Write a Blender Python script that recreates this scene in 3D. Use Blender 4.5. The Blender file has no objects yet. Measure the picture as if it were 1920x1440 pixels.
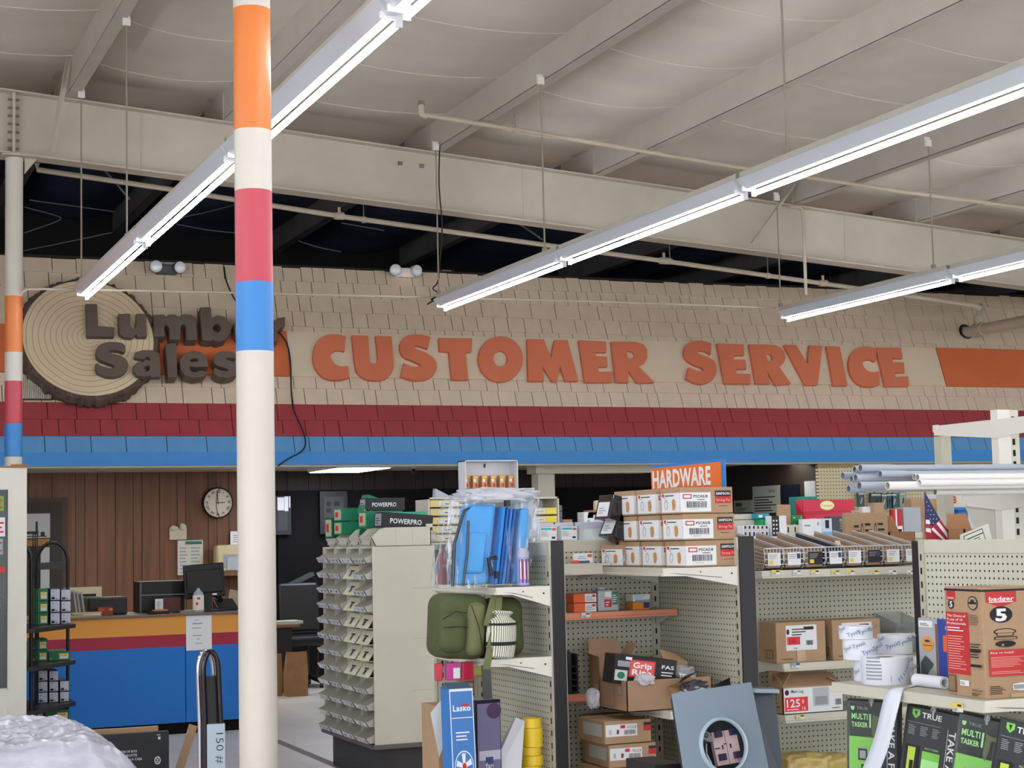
import bpy, bmesh, math, random
from mathutils import Vector as V, Matrix
random.seed(7)
# ---------------------------------------------------------------- camera, world, exposure
SC = bpy.context.scene
F, YAW, PIT, ROL = 3200.0, math.radians(22.7), math.radians(5.05), math.radians(-1.3)
W_ = V((math.sin(YAW)*math.cos(PIT), math.cos(YAW)*math.cos(PIT), math.sin(PIT)))
r0 = V((math.cos(YAW), -math.sin(YAW), 0)); u0 = r0.cross(W_)
R_ = r0*math.cos(ROL)+u0*math.sin(ROL); U_ = -r0*math.sin(ROL)+u0*math.cos(ROL)
EYE = V((0, 0, 1.6))
cam = bpy.data.objects.new('camera', bpy.data.cameras.new('camera'))
SC.collection.objects.link(cam); SC.camera = cam
cam.matrix_world = Matrix(((R_.x, U_.x, -W_.x, 0), (R_.y, U_.y, -W_.y, 0), (R_.z, U_.z, -W_.z, 1.6), (0, 0, 0, 1)))
cam.data.sensor_width = 36; cam.data.lens = F/1920*36; cam.data.clip_end = 200; cam.data.clip_start = .05
SKY_FILL = 2.6         # world fill light, entering by wall openings added out of view
w = bpy.data.worlds.new('world'); SC.world = w; w.use_nodes = True
w.node_tree.nodes['Background'].inputs[0].default_value = (.9, .93, 1, 1)
w.node_tree.nodes['Background'].inputs[1].default_value = SKY_FILL
SC.view_settings.view_transform = 'Standard'; SC.view_settings.look = 'None'
SC.view_settings.exposure = 1.0; SC.view_settings.gamma = 1
SC.cycles.max_bounces = 7; SC.cycles.diffuse_bounces = 5; SC.cycles.glossy_bounces = 3
SC.cycles.transmission_bounces = 6; SC.cycles.transparent_max_bounces = 12
SC.cycles.sample_clamp_indirect = 4.0
TUBE = 20.0       # fluorescent tube strength

# ---------------------------------------------------------------- measuring: from a sight line to a point on a real plane
def ray(x, y): return W_*F + R_*(x-960) - U_*(y-720)
def hit(x, y, n, c):
    d = ray(x, y); return EYE + d*((c-n.dot(EYE))/n.dot(d))
def PX(x, y, c): return hit(x, y, V((1, 0, 0)), c)
def PY(x, y, c): return hit(x, y, V((0, 1, 0)), c)
def PZ(x, y, c): return hit(x, y, V((0, 0, 1)), c)

# ---------------------------------------------------------------- materials
MC = {}
def lin(c):
    c = c/255.0
    return c/12.92 if c <= .04045 else ((c+.055)/1.055)**2.4
def mat(name, rgb, rough=.6, metal=0, var=0, vs=8, bump=0, bs=60, emit=0, trans=0, alpha=1, stretch=None, spec=.5, coat=0):
    if name in MC: return MC[name]
    m = bpy.data.materials.new(name); m.use_nodes = True; nt = m.node_tree; N = nt.nodes; L = nt.links
    b = N['Principled BSDF']; col = (lin(rgb[0]), lin(rgb[1]), lin(rgb[2]), 1)
    b.inputs['Base Color'].default_value = col; b.inputs['Roughness'].default_value = rough
    b.inputs['Metallic'].default_value = metal; b.inputs['Specular IOR Level'].default_value = spec
    b.inputs['Alpha'].default_value = alpha; b.inputs['Transmission Weight'].default_value = trans
    b.inputs['Coat Weight'].default_value = coat
    if emit:
        b.inputs['Emission Color'].default_value = col; b.inputs['Emission Strength'].default_value = emit
    if var or bump:
        tc = N.new('ShaderNodeTexCoord'); mp = N.new('ShaderNodeMapping'); L.new(tc.outputs['Object'], mp.inputs[0])
        if stretch: mp.inputs['Scale'].default_value = stretch
    if var:
        n = N.new('ShaderNodeTexNoise'); n.inputs['Scale'].default_value = vs; n.inputs['Detail'].default_value = 5
        L.new(mp.outputs[0], n.inputs['Vector'])
        r = N.new('ShaderNodeMapRange'); r.inputs['From Min'].default_value = .3; r.inputs['From Max'].default_value = .7
        r.inputs['To Min'].default_value = 1-var; r.inputs['To Max'].default_value = 1+var*.5
        L.new(n.outputs['Fac'], r.inputs[0])
        x = N.new('ShaderNodeMix'); x.data_type = 'RGBA'; x.blend_type = 'MULTIPLY'; x.inputs[0].default_value = 1
        x.inputs[6].default_value = col; L.new(r.outputs[0], x.inputs[7]); L.new(x.outputs[2], b.inputs['Base Color'])
    if bump:
        n2 = N.new('ShaderNodeTexNoise'); n2.inputs['Scale'].default_value = bs; L.new(mp.outputs[0], n2.inputs['Vector'])
        bp = N.new('ShaderNodeBump'); bp.inputs['Strength'].default_value = bump; bp.inputs['Distance'].default_value = .01
        L.new(n2.outputs['Fac'], bp.inputs['Height']); L.new(bp.outputs[0], b.inputs['Normal'])
    MC[name] = m; return m
def mnode(nt, op, a, b=None, c=None):
    n = nt.nodes.new('ShaderNodeMath'); n.operation = op
    for i, q in enumerate((a, b, c)):
        if q is None: continue
        if isinstance(q, (int, float)): n.inputs[i].default_value = q
        else: nt.links.new(q, n.inputs[i])
    return n.outputs[0]
def pegmat(name, rgb, ax, pitch=.0254, hole=.16):
    m = mat(name, rgb, .55, var=.04, vs=3); nt = m.node_tree; b = nt.nodes['Principled BSDF']
    tc = nt.nodes.new('ShaderNodeTexCoord'); s = nt.nodes.new('ShaderNodeSeparateXYZ'); nt.links.new(tc.outputs['Object'], s.inputs[0])
    f = [mnode(nt, 'SUBTRACT', mnode(nt, 'FRACT', mnode(nt, 'DIVIDE', s.outputs[q], pitch)), .5) for q in (ax, 2)]
    d = mnode(nt, 'SQRT', mnode(nt, 'ADD', mnode(nt, 'MULTIPLY', f[0], f[0]), mnode(nt, 'MULTIPLY', f[1], f[1])))
    k = mnode(nt, 'LESS_THAN', d, hole)
    x = nt.nodes.new('ShaderNodeMix'); x.data_type = 'RGBA'; nt.links.new(k, x.inputs[0])
    src = b.inputs['Base Color'].links[0].from_socket; nt.links.new(src, x.inputs[6])
    x.inputs[7].default_value = (.012, .012, .01, 1); nt.links.new(x.outputs[2], b.inputs['Base Color'])
    return m
def ringmat(name, rgb, dark):
    m = mat(name, rgb, .7, var=.05, vs=3); nt = m.node_tree; b = nt.nodes['Principled BSDF']
    tc = nt.nodes.new('ShaderNodeTexCoord'); s = nt.nodes.new('ShaderNodeSeparateXYZ'); nt.links.new(tc.outputs['Object'], s.inputs[0])
    n = nt.nodes.new('ShaderNodeTexNoise'); n.inputs['Scale'].default_value = 2.2; nt.links.new(tc.outputs['Object'], n.inputs['Vector'])
    d = mnode(nt, 'SQRT', mnode(nt, 'ADD', mnode(nt, 'MULTIPLY', s.outputs[0], s.outputs[0]), mnode(nt, 'MULTIPLY', s.outputs[1], s.outputs[1])))
    d = mnode(nt, 'ADD', d, mnode(nt, 'MULTIPLY', mnode(nt, 'SUBTRACT', n.outputs['Fac'], .5), .06))
    q = mnode(nt, 'FRACT', mnode(nt, 'MULTIPLY', mnode(nt, 'POWER', d, .8), 18))
    k = mnode(nt, 'LESS_THAN', q, .07)
    x = nt.nodes.new('ShaderNodeMix'); x.data_type = 'RGBA'; nt.links.new(k, x.inputs[0])
    nt.links.new(b.inputs['Base Color'].links[0].from_socket, x.inputs[6])
    x.inputs[7].default_value = (lin(dark[0]), lin(dark[1]), lin(dark[2]), 1); nt.links.new(x.outputs[2], b.inputs['Base Color'])
    return m

# ---------------------------------------------------------------- mesh builder
TXT = {}
def textmesh(s, off=0.0):
    k = (s, off)
    if k not in TXT:
        c = bpy.data.curves.new('t', 'FONT'); c.body = s; c.size = 1; c.resolution_u = 2; c.fill_mode = 'FRONT'; c.offset = off
        c.space_character = 1.0+off*1.5
        o = bpy.data.objects.new('t', c); SC.collection.objects.link(o)
        dg = bpy.context.evaluated_depsgraph_get(); me = bpy.data.meshes.new_from_object(o.evaluated_get(dg))
        vs = [v.co.copy() for v in me.vertices]; fs = [tuple(p.vertices) for p in me.polygons]
        bpy.data.objects.remove(o); bpy.data.curves.remove(c); bpy.data.meshes.remove(me)
        if vs:
            x0 = min(v.x for v in vs); x1 = max(v.x for v in vs); y0 = min(v.y for v in vs); y1 = max(v.y for v in vs)
        else: x0 = y0 = 0; x1 = y1 = 1
        TXT[k] = (vs, fs, x0, x1, y0, y1)
    return TXT[k]
class MB:
    def __init__(s, origin=(0, 0, 0)): s.v = []; s.f = []; s.mi = []; s.m = []; s.o = V(origin)
    def idx(s, m):
        if m not in s.m: s.m.append(m)
        return s.m.index(m)
    def poly(s, pts, m):
        n = len(s.v); s.v += [V(p) for p in pts]; s.f.append(tuple(range(n, n+len(pts)))); s.mi.append(s.idx(m)); return s
    def mesh(s, vs, fs, m):
        n = len(s.v); s.v += [V(p) for p in vs]; i = s.idx(m)
        for f in fs: s.f.append(tuple(n+k for k in f)); s.mi.append(i)
        return s
    def hexa(s, p, m):   # p: 4 bottom (ccw), 4 top
        return s.mesh(p, [(3, 2, 1, 0), (4, 5, 6, 7), (0, 1, 5, 4), (1, 2, 6, 5), (2, 3, 7, 6), (3, 0, 4, 7)], m)
    def box(s, a, b, m):
        x0, y0, z0 = a; x1, y1, z1 = b
        return s.hexa([(x0, y0, z0), (x1, y0, z0), (x1, y1, z0), (x0, y1, z0), (x0, y0, z1), (x1, y0, z1), (x1, y1, z1), (x0, y1, z1)], m)
    def obox(s, O, a, b, c, m):   # corner O and three edge vectors
        O, a, b, c = V(O), V(a), V(b), V(c)
        return s.hexa([O, O+a, O+a+b, O+b, O+c, O+a+c, O+a+b+c, O+b+c], m)
    def cyl(s, p0, p1, r, m, r1=None, n=12, caps=True):
        p0, p1 = V(p0), V(p1); d = (p1-p0).normalized(); a = d.orthogonal().normalized(); b = d.cross(a)
        r1 = r if r1 is None else r1; vs = []
        for p, q in ((p0, r), (p1, r1)):
            vs += [p+(a*math.cos(t*math.tau/n)+b*math.sin(t*math.tau/n))*q for t in range(n)]
        fs = [(i, (i+1) % n, n+(i+1) % n, n+i) for i in range(n)]
        if caps: fs += [tuple(range(n-1, -1, -1)), tuple(range(n, 2*n))]
        return s.mesh(vs, fs, m)
    def tube(s, pts, r, m, n=8, close=False):
        pts = [V(p) for p in pts]; vs = []; fs = []; K = len(pts); a = None
        for i, p in enumerate(pts):
            d = ((pts[(i+1) % K] if close or i < K-1 else p) - (pts[i-1] if close or i > 0 else p)).normalized()
            a = d.orthogonal().normalized() if a is None else (a-d*a.dot(d)).normalized()
            b = d.cross(a); rr = r[i] if isinstance(r, (list, tuple)) else r
            vs += [p+(a*math.cos(t*math.tau/n)+b*math.sin(t*math.tau/n))*rr for t in range(n)]
        for i in range(K if close else K-1):
            j = (i+1) % K
            fs += [(i*n+t, i*n+(t+1) % n, j*n+(t+1) % n, j*n+t) for t in range(n)]
        if not close: fs += [tuple(range(n-1, -1, -1)), tuple((K-1)*n+t for t in range(n))]
        return s.mesh(vs, fs, m)
    def lathe(s, prof, c, m, n=20, ax=(0, 0, 1)):
        ax = V(ax).normalized(); a = ax.orthogonal().normalized(); b = ax.cross(a); c = V(c); vs = []; fs = []
        for r, z in prof: vs += [c+ax*z+(a*math.cos(t*math.tau/n)+b*math.sin(t*math.tau/n))*max(r, 1e-4) for t in range(n)]
        for i in range(len(prof)-1): fs += [(i*n+t, i*n+(t+1) % n, (i+1)*n+(t+1) % n, (i+1)*n+t) for t in range(n)]
        return s.mesh(vs, fs, m)
    def prism(s, pts, d, m, sm=None):   # 3D outline pushed along d
        d = V(d); n = len(pts); p = [V(q) for q in pts]
        s.mesh(p+[q+d for q in p], [tuple(range(n)), tuple(range(2*n-1, n-1, -1))], m)
        return s.mesh(p+[q+d for q in p], [(i, i+n, (i+1) % n+n, (i+1) % n) for i in range(n)], sm or m)
    def text(s, t, O, ux, uy, h, m, wd=None, off=0.0):
        vs, fs, x0, x1, y0, y1 = textmesh(t, off); k = h/.73
        kx = k if wd is None else wd/(x1-x0)
        O, ux, uy = V(O), V(ux), V(uy)
        return s.mesh([O+ux*((q.x-x0)*kx)+uy*(q.y*k) for q in vs], fs, m)
    def build(s, name, parent=None, loc=None, smooth=False, bevel=0, rz=0, rot=None, seg=1):
        me = bpy.data.meshes.new(name); me.from_pydata([v-s.o for v in s.v], [], s.f)
        for q in s.m: me.materials.append(q)
        me.polygons.foreach_set('material_index', s.mi)
        me.update(); me.validate()
        o = bpy.data.objects.new(name, me); SC.collection.objects.link(o)
        if parent: o.parent = parent
        o.location = loc if loc is not None else (s.o if not parent else (0, 0, 0)); o.rotation_euler = rot or (0, 0, rz)
        if smooth:
            me.polygons.foreach_set('use_smooth', [True]*len(me.polygons))
            try: me.set_sharp_from_angle(angle=math.radians(40))
            except Exception: pass
        if bevel:
            b = o.modifiers.new('bevel', 'BEVEL'); b.width = bevel; b.segments = seg; b.limit_method = 'ANGLE'
        return o
def tag(o, label, cat, group=None, kind=None):
    if label: o['label'] = label
    if cat: o['category'] = cat
    if group: o['group'] = group
    if kind: o['kind'] = kind
    return o
def struct(o): o['kind'] = 'structure'; return o
def empty(name, loc, rz=0, rot=None):
    o = bpy.data.objects.new(name, None); SC.collection.objects.link(o); o.location = loc
    o.rotation_euler = rot or (0, 0, rz); o.empty_display_size = .05; return o
def dup(o, loc=None, rz=None, label=None, parent=None):
    c = o.copy(); SC.collection.objects.link(c)
    if parent: c.parent = parent
    if loc is not None: c.location = loc
    if rz is not None: c.rotation_euler = (0, 0, rz)
    if label: c['label'] = label
    for ch in list(o.children): dup(ch, parent=c)
    return c
X3, Y3, Z3 = V((1, 0, 0)), V((0, 1, 0)), V((0, 0, 1))
# flat printing on a face: O lower left corner, ux, uy unit vectors, n outward normal, w x h metres; coordinates in the spec are fractions
def decal(mb, O, ux, uy, n, w, h, spec, lift=.0006):
    O, ux, uy, n = V(O), V(ux), V(uy), V(n); k = lift
    def P(x, y, e=0): return O+ux*(x*w)+uy*(y*h)+n*(k+e)
    for e in spec:
        t = e[0]
        if t == 'r': _, x, y, a, b, m = e; mb.poly([P(x, y), P(x+a, y), P(x+a, y+b), P(x, y+b)], m)
        elif t == 'p': mb.poly([P(*q) for q in e[1]], e[2])
        elif t == 'o':
            _, x, y, a, b, m = e; mb.poly([P(x+a*math.cos(q*math.tau/20), y+b*math.sin(q*math.tau/20)) for q in range(20)], m)
        elif t == 't':
            wd = e[6]*w if len(e) > 6 and e[6] else None; mb.text(e[4], P(e[1], e[2]), ux, uy, e[3]*h, e[5], wd, e[7] if len(e) > 7 else 0.0)
        elif t == 'n':
            _, x, y, a, b, c, m = e; R = random.Random(int(x*999+y*77)); st = b/c
            for i in range(c):
                q = a*R.uniform(.6, 1); mb.poly([P(x, y+i*st+st*.2), P(x+q, y+i*st+st*.2), P(x+q, y+i*st+st*.6), P(x, y+i*st+st*.6)], m)
        elif t == 'b':
            _, x, y, a, b, m = e; q = x; R = random.Random(int(x*999))
            while q < x+a:
                d = R.uniform(.012, .035)*a*1.2; mb.poly([P(q, y), P(q+d, y), P(q+d, y+b), P(q, y+b)], m); q += d+R.uniform(.02, .04)*a
        k += .0002
    return mb
def smoothpoly(p, it=2, keep=()):
    for _ in range(it):
        q = []; n = len(p)
        for i in range(n):
            a, b = p[i], p[(i+1) % n]
            q += [(a[0]*.75+b[0]*.25, a[1]*.75+b[1]*.25), (a[0]*.25+b[0]*.75, a[1]*.25+b[1]*.75)]
        p = q
    return p
# ---------------------------------------------------------------- colours
white = mat('white_paint', (226, 222, 210), .55, var=.05, vs=2)
cream = mat('cream_steel', (205, 202, 186), .45, var=.04, vs=4)
creamd = mat('cream_steel_dull', (188, 184, 166), .5, var=.05, vs=4)
greige = mat('greige_steel', (194, 184, 168), .6, var=.07, vs=3)
black = mat('black', (16, 16, 18), .5)
pblack = mat('black_plastic', (14, 15, 17), .4)
kraft = mat('kraft', (174, 143, 112), .8, var=.06, vs=12)
kraft2 = mat('kraft_inside', (150, 108, 72), .85, var=.06, vs=12)
paper = mat('white_paper', (232, 234, 236), .7)
ink = mat('ink', (26, 26, 30), .7); redp = mat('red_print', (196, 40, 46), .6); greyp = mat('grey_print', (150, 154, 160), .7)
YG = 15.8                       # the roof girder
XL, XR, YB, YF = -7.0, 19.0, -9.0, 21.0
ga, gb = PY(0, 170, YG), PY(1897, 448, YG); GS = (gb.z-ga.z)/(gb.x-ga.x)
def zt(x): return ga.z+(x-ga.x)*GS
ha, hb = PY(60, 293, YG-.1), PY(1920, 537, YG-.1)
def zb(x): return ha.z+(x-ha.x)*(hb.z-ha.z)/(hb.x-ha.x)
# ---------------------------------------------------------------- floor, walls
floorm = mat('floor_tile', (206, 203, 198), .38, var=.10, vs=1.2)
nt = floorm.node_tree; bs = nt.nodes['Principled BSDF']
bk = nt.nodes.new('ShaderNodeTexBrick'); tc = nt.nodes.new('ShaderNodeTexCoord'); nt.links.new(tc.outputs['Object'], bk.inputs['Vector'])
bk.offset = 0; bk.inputs['Scale'].default_value = 1; bk.inputs['Brick Width'].default_value = .305; bk.inputs['Row Height'].default_value = .305
bk.inputs['Mortar Size'].default_value = .0015; bk.inputs['Color1'].default_value = (1, 1, 1, 1); bk.inputs['Color2'].default_value = (.93, .93, .93, 1); bk.inputs['Mortar'].default_value = (.6, .6, .6, 1)
mx = nt.nodes.new('ShaderNodeMix'); mx.data_type = 'RGBA'; mx.blend_type = 'MULTIPLY'; mx.inputs[0].default_value = 1
nt.links.new(bs.inputs['Base Color'].links[0].from_socket, mx.inputs[6]); nt.links.new(bk.outputs['Color'], mx.inputs[7]); nt.links.new(mx.outputs[2], bs.inputs['Base Color'])
struct(MB().box((XL, YB, -.1), (XR, YF+1, 0), floorm).build('floor'))
wallm = mat('wall_paint', (220, 216, 206), .8, var=.05, vs=1)
mb = MB().box((XL-.1, 6, 0), (XL, YF+1, 6.6), wallm).box((XL-.1, YB, 0), (XL, 6, .6), wallm).box((XL-.1, YB, 3.2), (XL, 6, 6.6), wallm)
for y in (YB, -5.4, -1.6, 2.2, 5.6): mb.box((XL-.1, y, .6), (XL, y+.4, 3.2), wallm)  # openings added out of view, so fill light reaches left-facing shelves
struct(mb.build('wall_left'))
struct(MB().box((XR, YB, 0), (XR+.1, YF+1, 6.6), wallm).build('wall_right'))
mb = MB().box((XL, YB-.1, 0), (XR, YB, .5), wallm).box((XL, YB-.1, 3.3), (XR, YB, 6.6), wallm)
for x in (XL, -3, 1, 5, 9, 13, XR-.4): mb.box((x, YB-.1, .5), (x+.4, YB, 3.3), wallm)
struct(mb.build('wall_rear'))      # openings added behind the camera, unseen, so world light fills the hall
# darker aisle tape on the floor
a, b = PZ(516, 1388, 0), PZ(640, 1440, 0); d = (b-a).normalized(); n_ = V((-d.y, d.x, 0))*.035
b2 = a+d*4
tag(MB().hexa([a-n_, b2-n_, b2+n_, a+n_, a-n_+Z3*.002, b2-n_+Z3*.002, b2+n_+Z3*.002, a+n_+Z3*.002], mat('floor_tape', (96, 94, 92), .6)).build('floor_tape'),
    'dark grey stripe of tape across the pale floor beside the bin cabinet', 'floor tape')
# ---------------------------------------------------------------- roof: insulation blanket sagging between purlins
purX = [PY(127, 177, YG).x, PY(420, 232, YG).x, PY(808, 284, YG).x, PY(1110, 336, YG).x, PY(1480, 398, YG).x, PY(1710, 425, YG).x]
d0 = 1.82
xs = list(purX); x = purX[0]-d0
while x > XL: xs.insert(0, x); x -= d0
x = purX[-1]+d0
while x < XR: xs.append(x); x += d0
PH = .29
ceilm = mat('roof_blanket', (208, 199, 185), .75, var=.10, vs=1.3, bump=.15, bs=9)
ceild = mat('roof_blanket_dark', (84, 96, 122), .55, var=.3, vs=2.5)  # dark insulation, with the gloom of the unlit roof put into its colour
seamm = mat('seam_tape', (214, 206, 192), .6)
greiged = mat('greige_in_shade', (128, 122, 118), .7, var=.2, vs=3)  # purlin colour darkened for the shade beyond the girder; also on dull fittings
purm = mat('purlin_paint', (184, 176, 163), .65, var=.08, vs=3)
NB = [XL]+xs+[XR]
ORDN = ['first', 'second', 'third', 'fourth', 'fifth', 'sixth', 'seventh', 'eighth', 'ninth', 'tenth', 'eleventh', 'twelfth', 'thirteenth', 'fourteenth', 'fifteenth', 'sixteenth']
def sheet(ya, yb, m, seams, dyn=.35, sagk=.11):
    mb = MB(); K = 9; ys = []
    y = ya
    while y < yb-1e-6: ys.append(y); y += dyn/2
    ys.append(yb)
    def z(i, t, y):
        xa, xb = NB[i], NB[i+1]; X = xa+(xb-xa)*t
        k = min(abs(y-q) for q in seams)/.75; k = min(k, 1)
        end = max(0, 1-(YG+.35-y)/1.6) if y < YG+.4 else 0
        return zt(X)+PH-.005 - sagk*4*t*(1-t)*(1-.55*end) + .035*math.sin(math.pi*t)*k*k + .03*end*0
    for i in range(len(NB)-1):
        vs = [(NB[i]+(NB[i+1]-NB[i])*t/K, y, z(i, t/K, y)) for y in ys for t in range(K+1)]
        fs = [(r*(K+1)+c, r*(K+1)+c+1, (r+1)*(K+1)+c+1, (r+1)*(K+1)+c) for r in range(len(ys)-1) for c in range(K)]
        mb.mesh(vs, fs, m)
        if m is ceilm:
            for q in seams:
                if q < 5 or q > yb: continue
                mb.tube([(NB[i]+(NB[i+1]-NB[i])*t/16, q, z(i, t/16, q)-.004) for t in range(17)], .0045, seamm, n=5)
    return mb
seams = [YG+.9-1.42*k for k in range(18)]
struct(sheet(YB, YG+1.6, ceilm, seams).build('ceiling', smooth=True))
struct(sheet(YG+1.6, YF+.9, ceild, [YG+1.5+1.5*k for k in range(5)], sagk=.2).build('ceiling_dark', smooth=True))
struct(MB().box((XL, YF+.9, 0), (XR, YF+1, 6.6), mat('dark_wall', (30, 26, 25), .9)).build('wall_far'))
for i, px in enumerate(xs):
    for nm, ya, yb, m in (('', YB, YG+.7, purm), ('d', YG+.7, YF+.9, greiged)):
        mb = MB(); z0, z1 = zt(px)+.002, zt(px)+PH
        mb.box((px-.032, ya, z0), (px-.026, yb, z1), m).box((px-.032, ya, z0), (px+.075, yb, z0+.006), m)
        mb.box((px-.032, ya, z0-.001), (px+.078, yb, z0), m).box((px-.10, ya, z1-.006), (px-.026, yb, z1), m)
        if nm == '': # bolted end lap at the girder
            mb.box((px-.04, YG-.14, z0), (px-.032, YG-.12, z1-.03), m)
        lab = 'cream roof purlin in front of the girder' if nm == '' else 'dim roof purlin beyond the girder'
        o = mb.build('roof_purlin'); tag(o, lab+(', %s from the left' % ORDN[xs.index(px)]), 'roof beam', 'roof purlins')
# girder
mb = MB()
for (ya, yb, fa, fb) in ((YG-.005, YG+.005, 0, 1), (YG-.11, YG+.11, .975, 1), (YG-.11, YG+.11, 0, .025)):
    p = []
    for f_ in (fa, fb):
        for (xx, yy) in ((XL, ya), (XR, ya), (XR, yb), (XL, yb)):
            p.append((xx, yy, zb(xx)+(zt(xx)-zb(xx))*f_))
    mb.hexa(p, greige)
gird = tag(mb.build('roof_girder'), 'deep cream I-shaped steel girder sloping down to the right across the hall', 'roof beam')
for px in (PY(24, 230, YG).x, PY(265, 300, YG).x, PY(980, 360, YG).x, PY(1583, 440, YG).x):
    s = MB()
    if px < 1.9:
        s.box((px-.012, YG-.10, zb(px)+.02), (px+.012, YG-.005, zt(px)-.02), greige)
        for k in range(7):
            zz = zb(px)+.06+k*.075
            s.cyl((px-.05, YG-.05, zz), (px+.05, YG-.05, zz), .011, mat('bolt', (120, 112, 100), .5), n=6)
        s.build('splice_plate', gird, loc=(0, 0, 0))
    else:
        s.box((px-.004, YG-.012, zb(px)+.02), (px+.004, YG-.004, zt(px)-.02), greige); s.build('weld_seam', gird, loc=(0, 0, 0))
for (x, y) in ((752, 306), (792, 311)):
    p = PY(x, y, YG-.01); bm_ = MB(); bm_.box((p.x-.03, YG-.03, p.z-.02), (p.x+.01, YG-.004, p.z+.015), greiged); bm_.build('patch_mark', gird, loc=(0, 0, 0))
# purlin braces
for (x0, y0, x1, y1, pl) in ((131, 100, 97, 285, 0), (1490, 345, 1410, 457, 4)):
    a = PX(x0, y0, purX[0]-.05) if pl == 0 else PX(x0, y0, PY(1470, 390, YG).x)
    b = PY(x1, y1, YG-.1)
    d = b-a; s = V((.025, 0, 0)) ; mb = MB()
    mb.obox(a-s, s*2, V((0, .005, 0)), d, greige); mb.obox(a-s, V((.004, 0, 0)), V((0, -.05, 0)), d, greige)
    tag(mb.build('flange_brace'), 'diagonal steel brace from girder to roof purlin, %s' % ('by the far column' if pl == 0 else 'right of centre'), 'brace', 'girder braces')
# ---------------------------------------------------------------- columns painted in bands
def column(x, y0, y1, r, bands, lab, zmax):
    # bands: (pixel y of band top, material) from the top down
    base = PY(x, 1000, y0); cx = base.x; mb = MB((cx, y0, 0)); zs = []
    for py, m in bands:
        zs.append((PY(PYX(x, py), py, y0).z, m))
    n = 28
    for i, (z, m) in enumerate(zs):
        zl = zs[i+1][0] if i+1 < len(zs) else 0
        mb.cyl((cx, y0, max(zl, 0)), (cx, y0, min(z, zmax)), r, m, n=n, caps=False)
    mb.cyl((cx, y0, 0), (cx, y0, .012), r+.07, white, n=4)
    o = mb.build('steel_column', smooth=True); return tag(o, lab, 'column', 'striped steel columns'), cx
def PYX(x, y): return x+(y-720)*.0155*0
cw = mat('column_white', (214, 208, 196), .4, var=.05, vs=2.2); co = mat('column_orange', (224, 126, 58), .4, var=.02); cr = mat('column_red', (194, 68, 82), .4, var=.02); cb = mat('column_blue', (52, 132, 205), .4, var=.02)
def place_col(xt, w_px, y0, bands, lab, zmax, r):
    return column(xt, y0, None, r, bands, lab, zmax)
COLY = 6.95
c1, c1x = column(481, COLY, 0, .0785, [(-300, cw), (20, co), (247, cw), (360, cr), (531, cb), (660, cw)], 'near round steel column painted with broad orange, red and blue bands', 5.55)
c2, c2x = column(24.5, YG, 0, .078, [(285, cw), (556, co), (661, cw), (715, cr), (795, cb), (857, cw)], 'far round steel column under the girder at the left edge, banded orange, red and blue', zb(2.0))
tag(MB().box((c2x-.12, YG-.12, zb(c2x)-.012), (c2x+.2, YG+.12, zb(c2x)), greige).prism([(c2x+.09, YG-.004, zb(c2x)-.012), (c2x+.2, YG-.004, zb(c2x)-.012), (c2x+.09, YG-.004, zb(c2x)-.16)], (0, .008, 0), greige).build('cap_plate'), 'steel cap plate with gusset joining the far column to the girder', 'bracket')
# ---------------------------------------------------------------- fascia: leaning shingled wall
FY = 16.9; TH = math.radians(20.5)
FN = V((0, -math.cos(TH), math.sin(TH))); FU = V((0, math.sin(TH), math.cos(TH)))
z_tr0, z_tr1 = PY(960, 869, FY).z, PY(960, 848, FY).z
FO = V((0, FY+.02, z_tr1)); FC = FN.dot(FO)
def fp(x, y, off=0): return hit(x, y, FN, FC+off)
def fs_(P): return (P-FO).dot(FU)
def at(X, s, off=0): return V((X, FO.y, FO.z))+FU*s+FN*off
S1 = fs_(fp(960, 517)); NR = round(S1/.178); EX = S1/NR
print('fascia rows', NR, EX, 'courses')
shb = mat('shingle_beige', (206, 188, 164), .75, var=.07, vs=6); shr = mat('shingle_red', (150, 52, 58), .7, var=.08, vs=6); shbl = mat('shingle_blue', (86, 146, 196), .65, var=.06, vs=6)
gap = mat('shingle_gap', (40, 33, 28), .9); gapr = mat('shingle_gap_red', (40, 10, 14), .9); gapb = mat('shingle_gap_blue', (10, 22, 60), .9)
mb = MB(); X0, X1 = XL, XR-.5
rnd = random.Random(3)
for r in range(NR):
    m = shbl if r == 0 else shr if r < 3 else shb; g = gapb if r == 0 else gapr if r < 3 else gap
    s0, s1 = r*EX, (r+1)*EX+.03
    mb.poly([at(X0, s0, .004), at(X1, s0, .004), at(X1, s1, -.012), at(X0, s1, -.012)], g)
    x = X0
    while x < X1:
        ww = rnd.choice((.16, .2, .24, .28, .34, .4)) if r < 3 else rnd.choice((.13, .17, .2, .24, .3)); j = rnd.choice((0, 0, 0, -.006)) if r > 3 else 0; t = rnd.uniform(0, .0015)
        a, b = x+.0038, x+ww-.0038
        if r == NR-1: s1 = (r+1)*EX+rnd.uniform(-.02, .0)
        mb.hexa([at(a, s0+j, -.005), at(b, s0+j, -.005), at(b, s1, -.02), at(a, s1, -.02), at(a, s0+j, .010+t), at(b, s0+j, .010+t), at(b, s1, .001+t), at(a, s1, .001+t)], m)
        x += ww
mb.obox(at(X0, 0, -.1), (X1-X0, 0, 0), FU*S1, FN*.08, gap)
struct(mb.build('wall_fascia'))
struct(MB().box((X0, FY, z_tr0), (X1, FY+.04, z_tr1+.01), mat('trim_blue', (40, 128, 196), .5, var=.04)).build('trim_1'))
struct(MB().box((X0, FY+.04, z_tr0-.02), (X1, FY+.3, z_tr0+.05), creamd).build('trim_2'))
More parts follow.
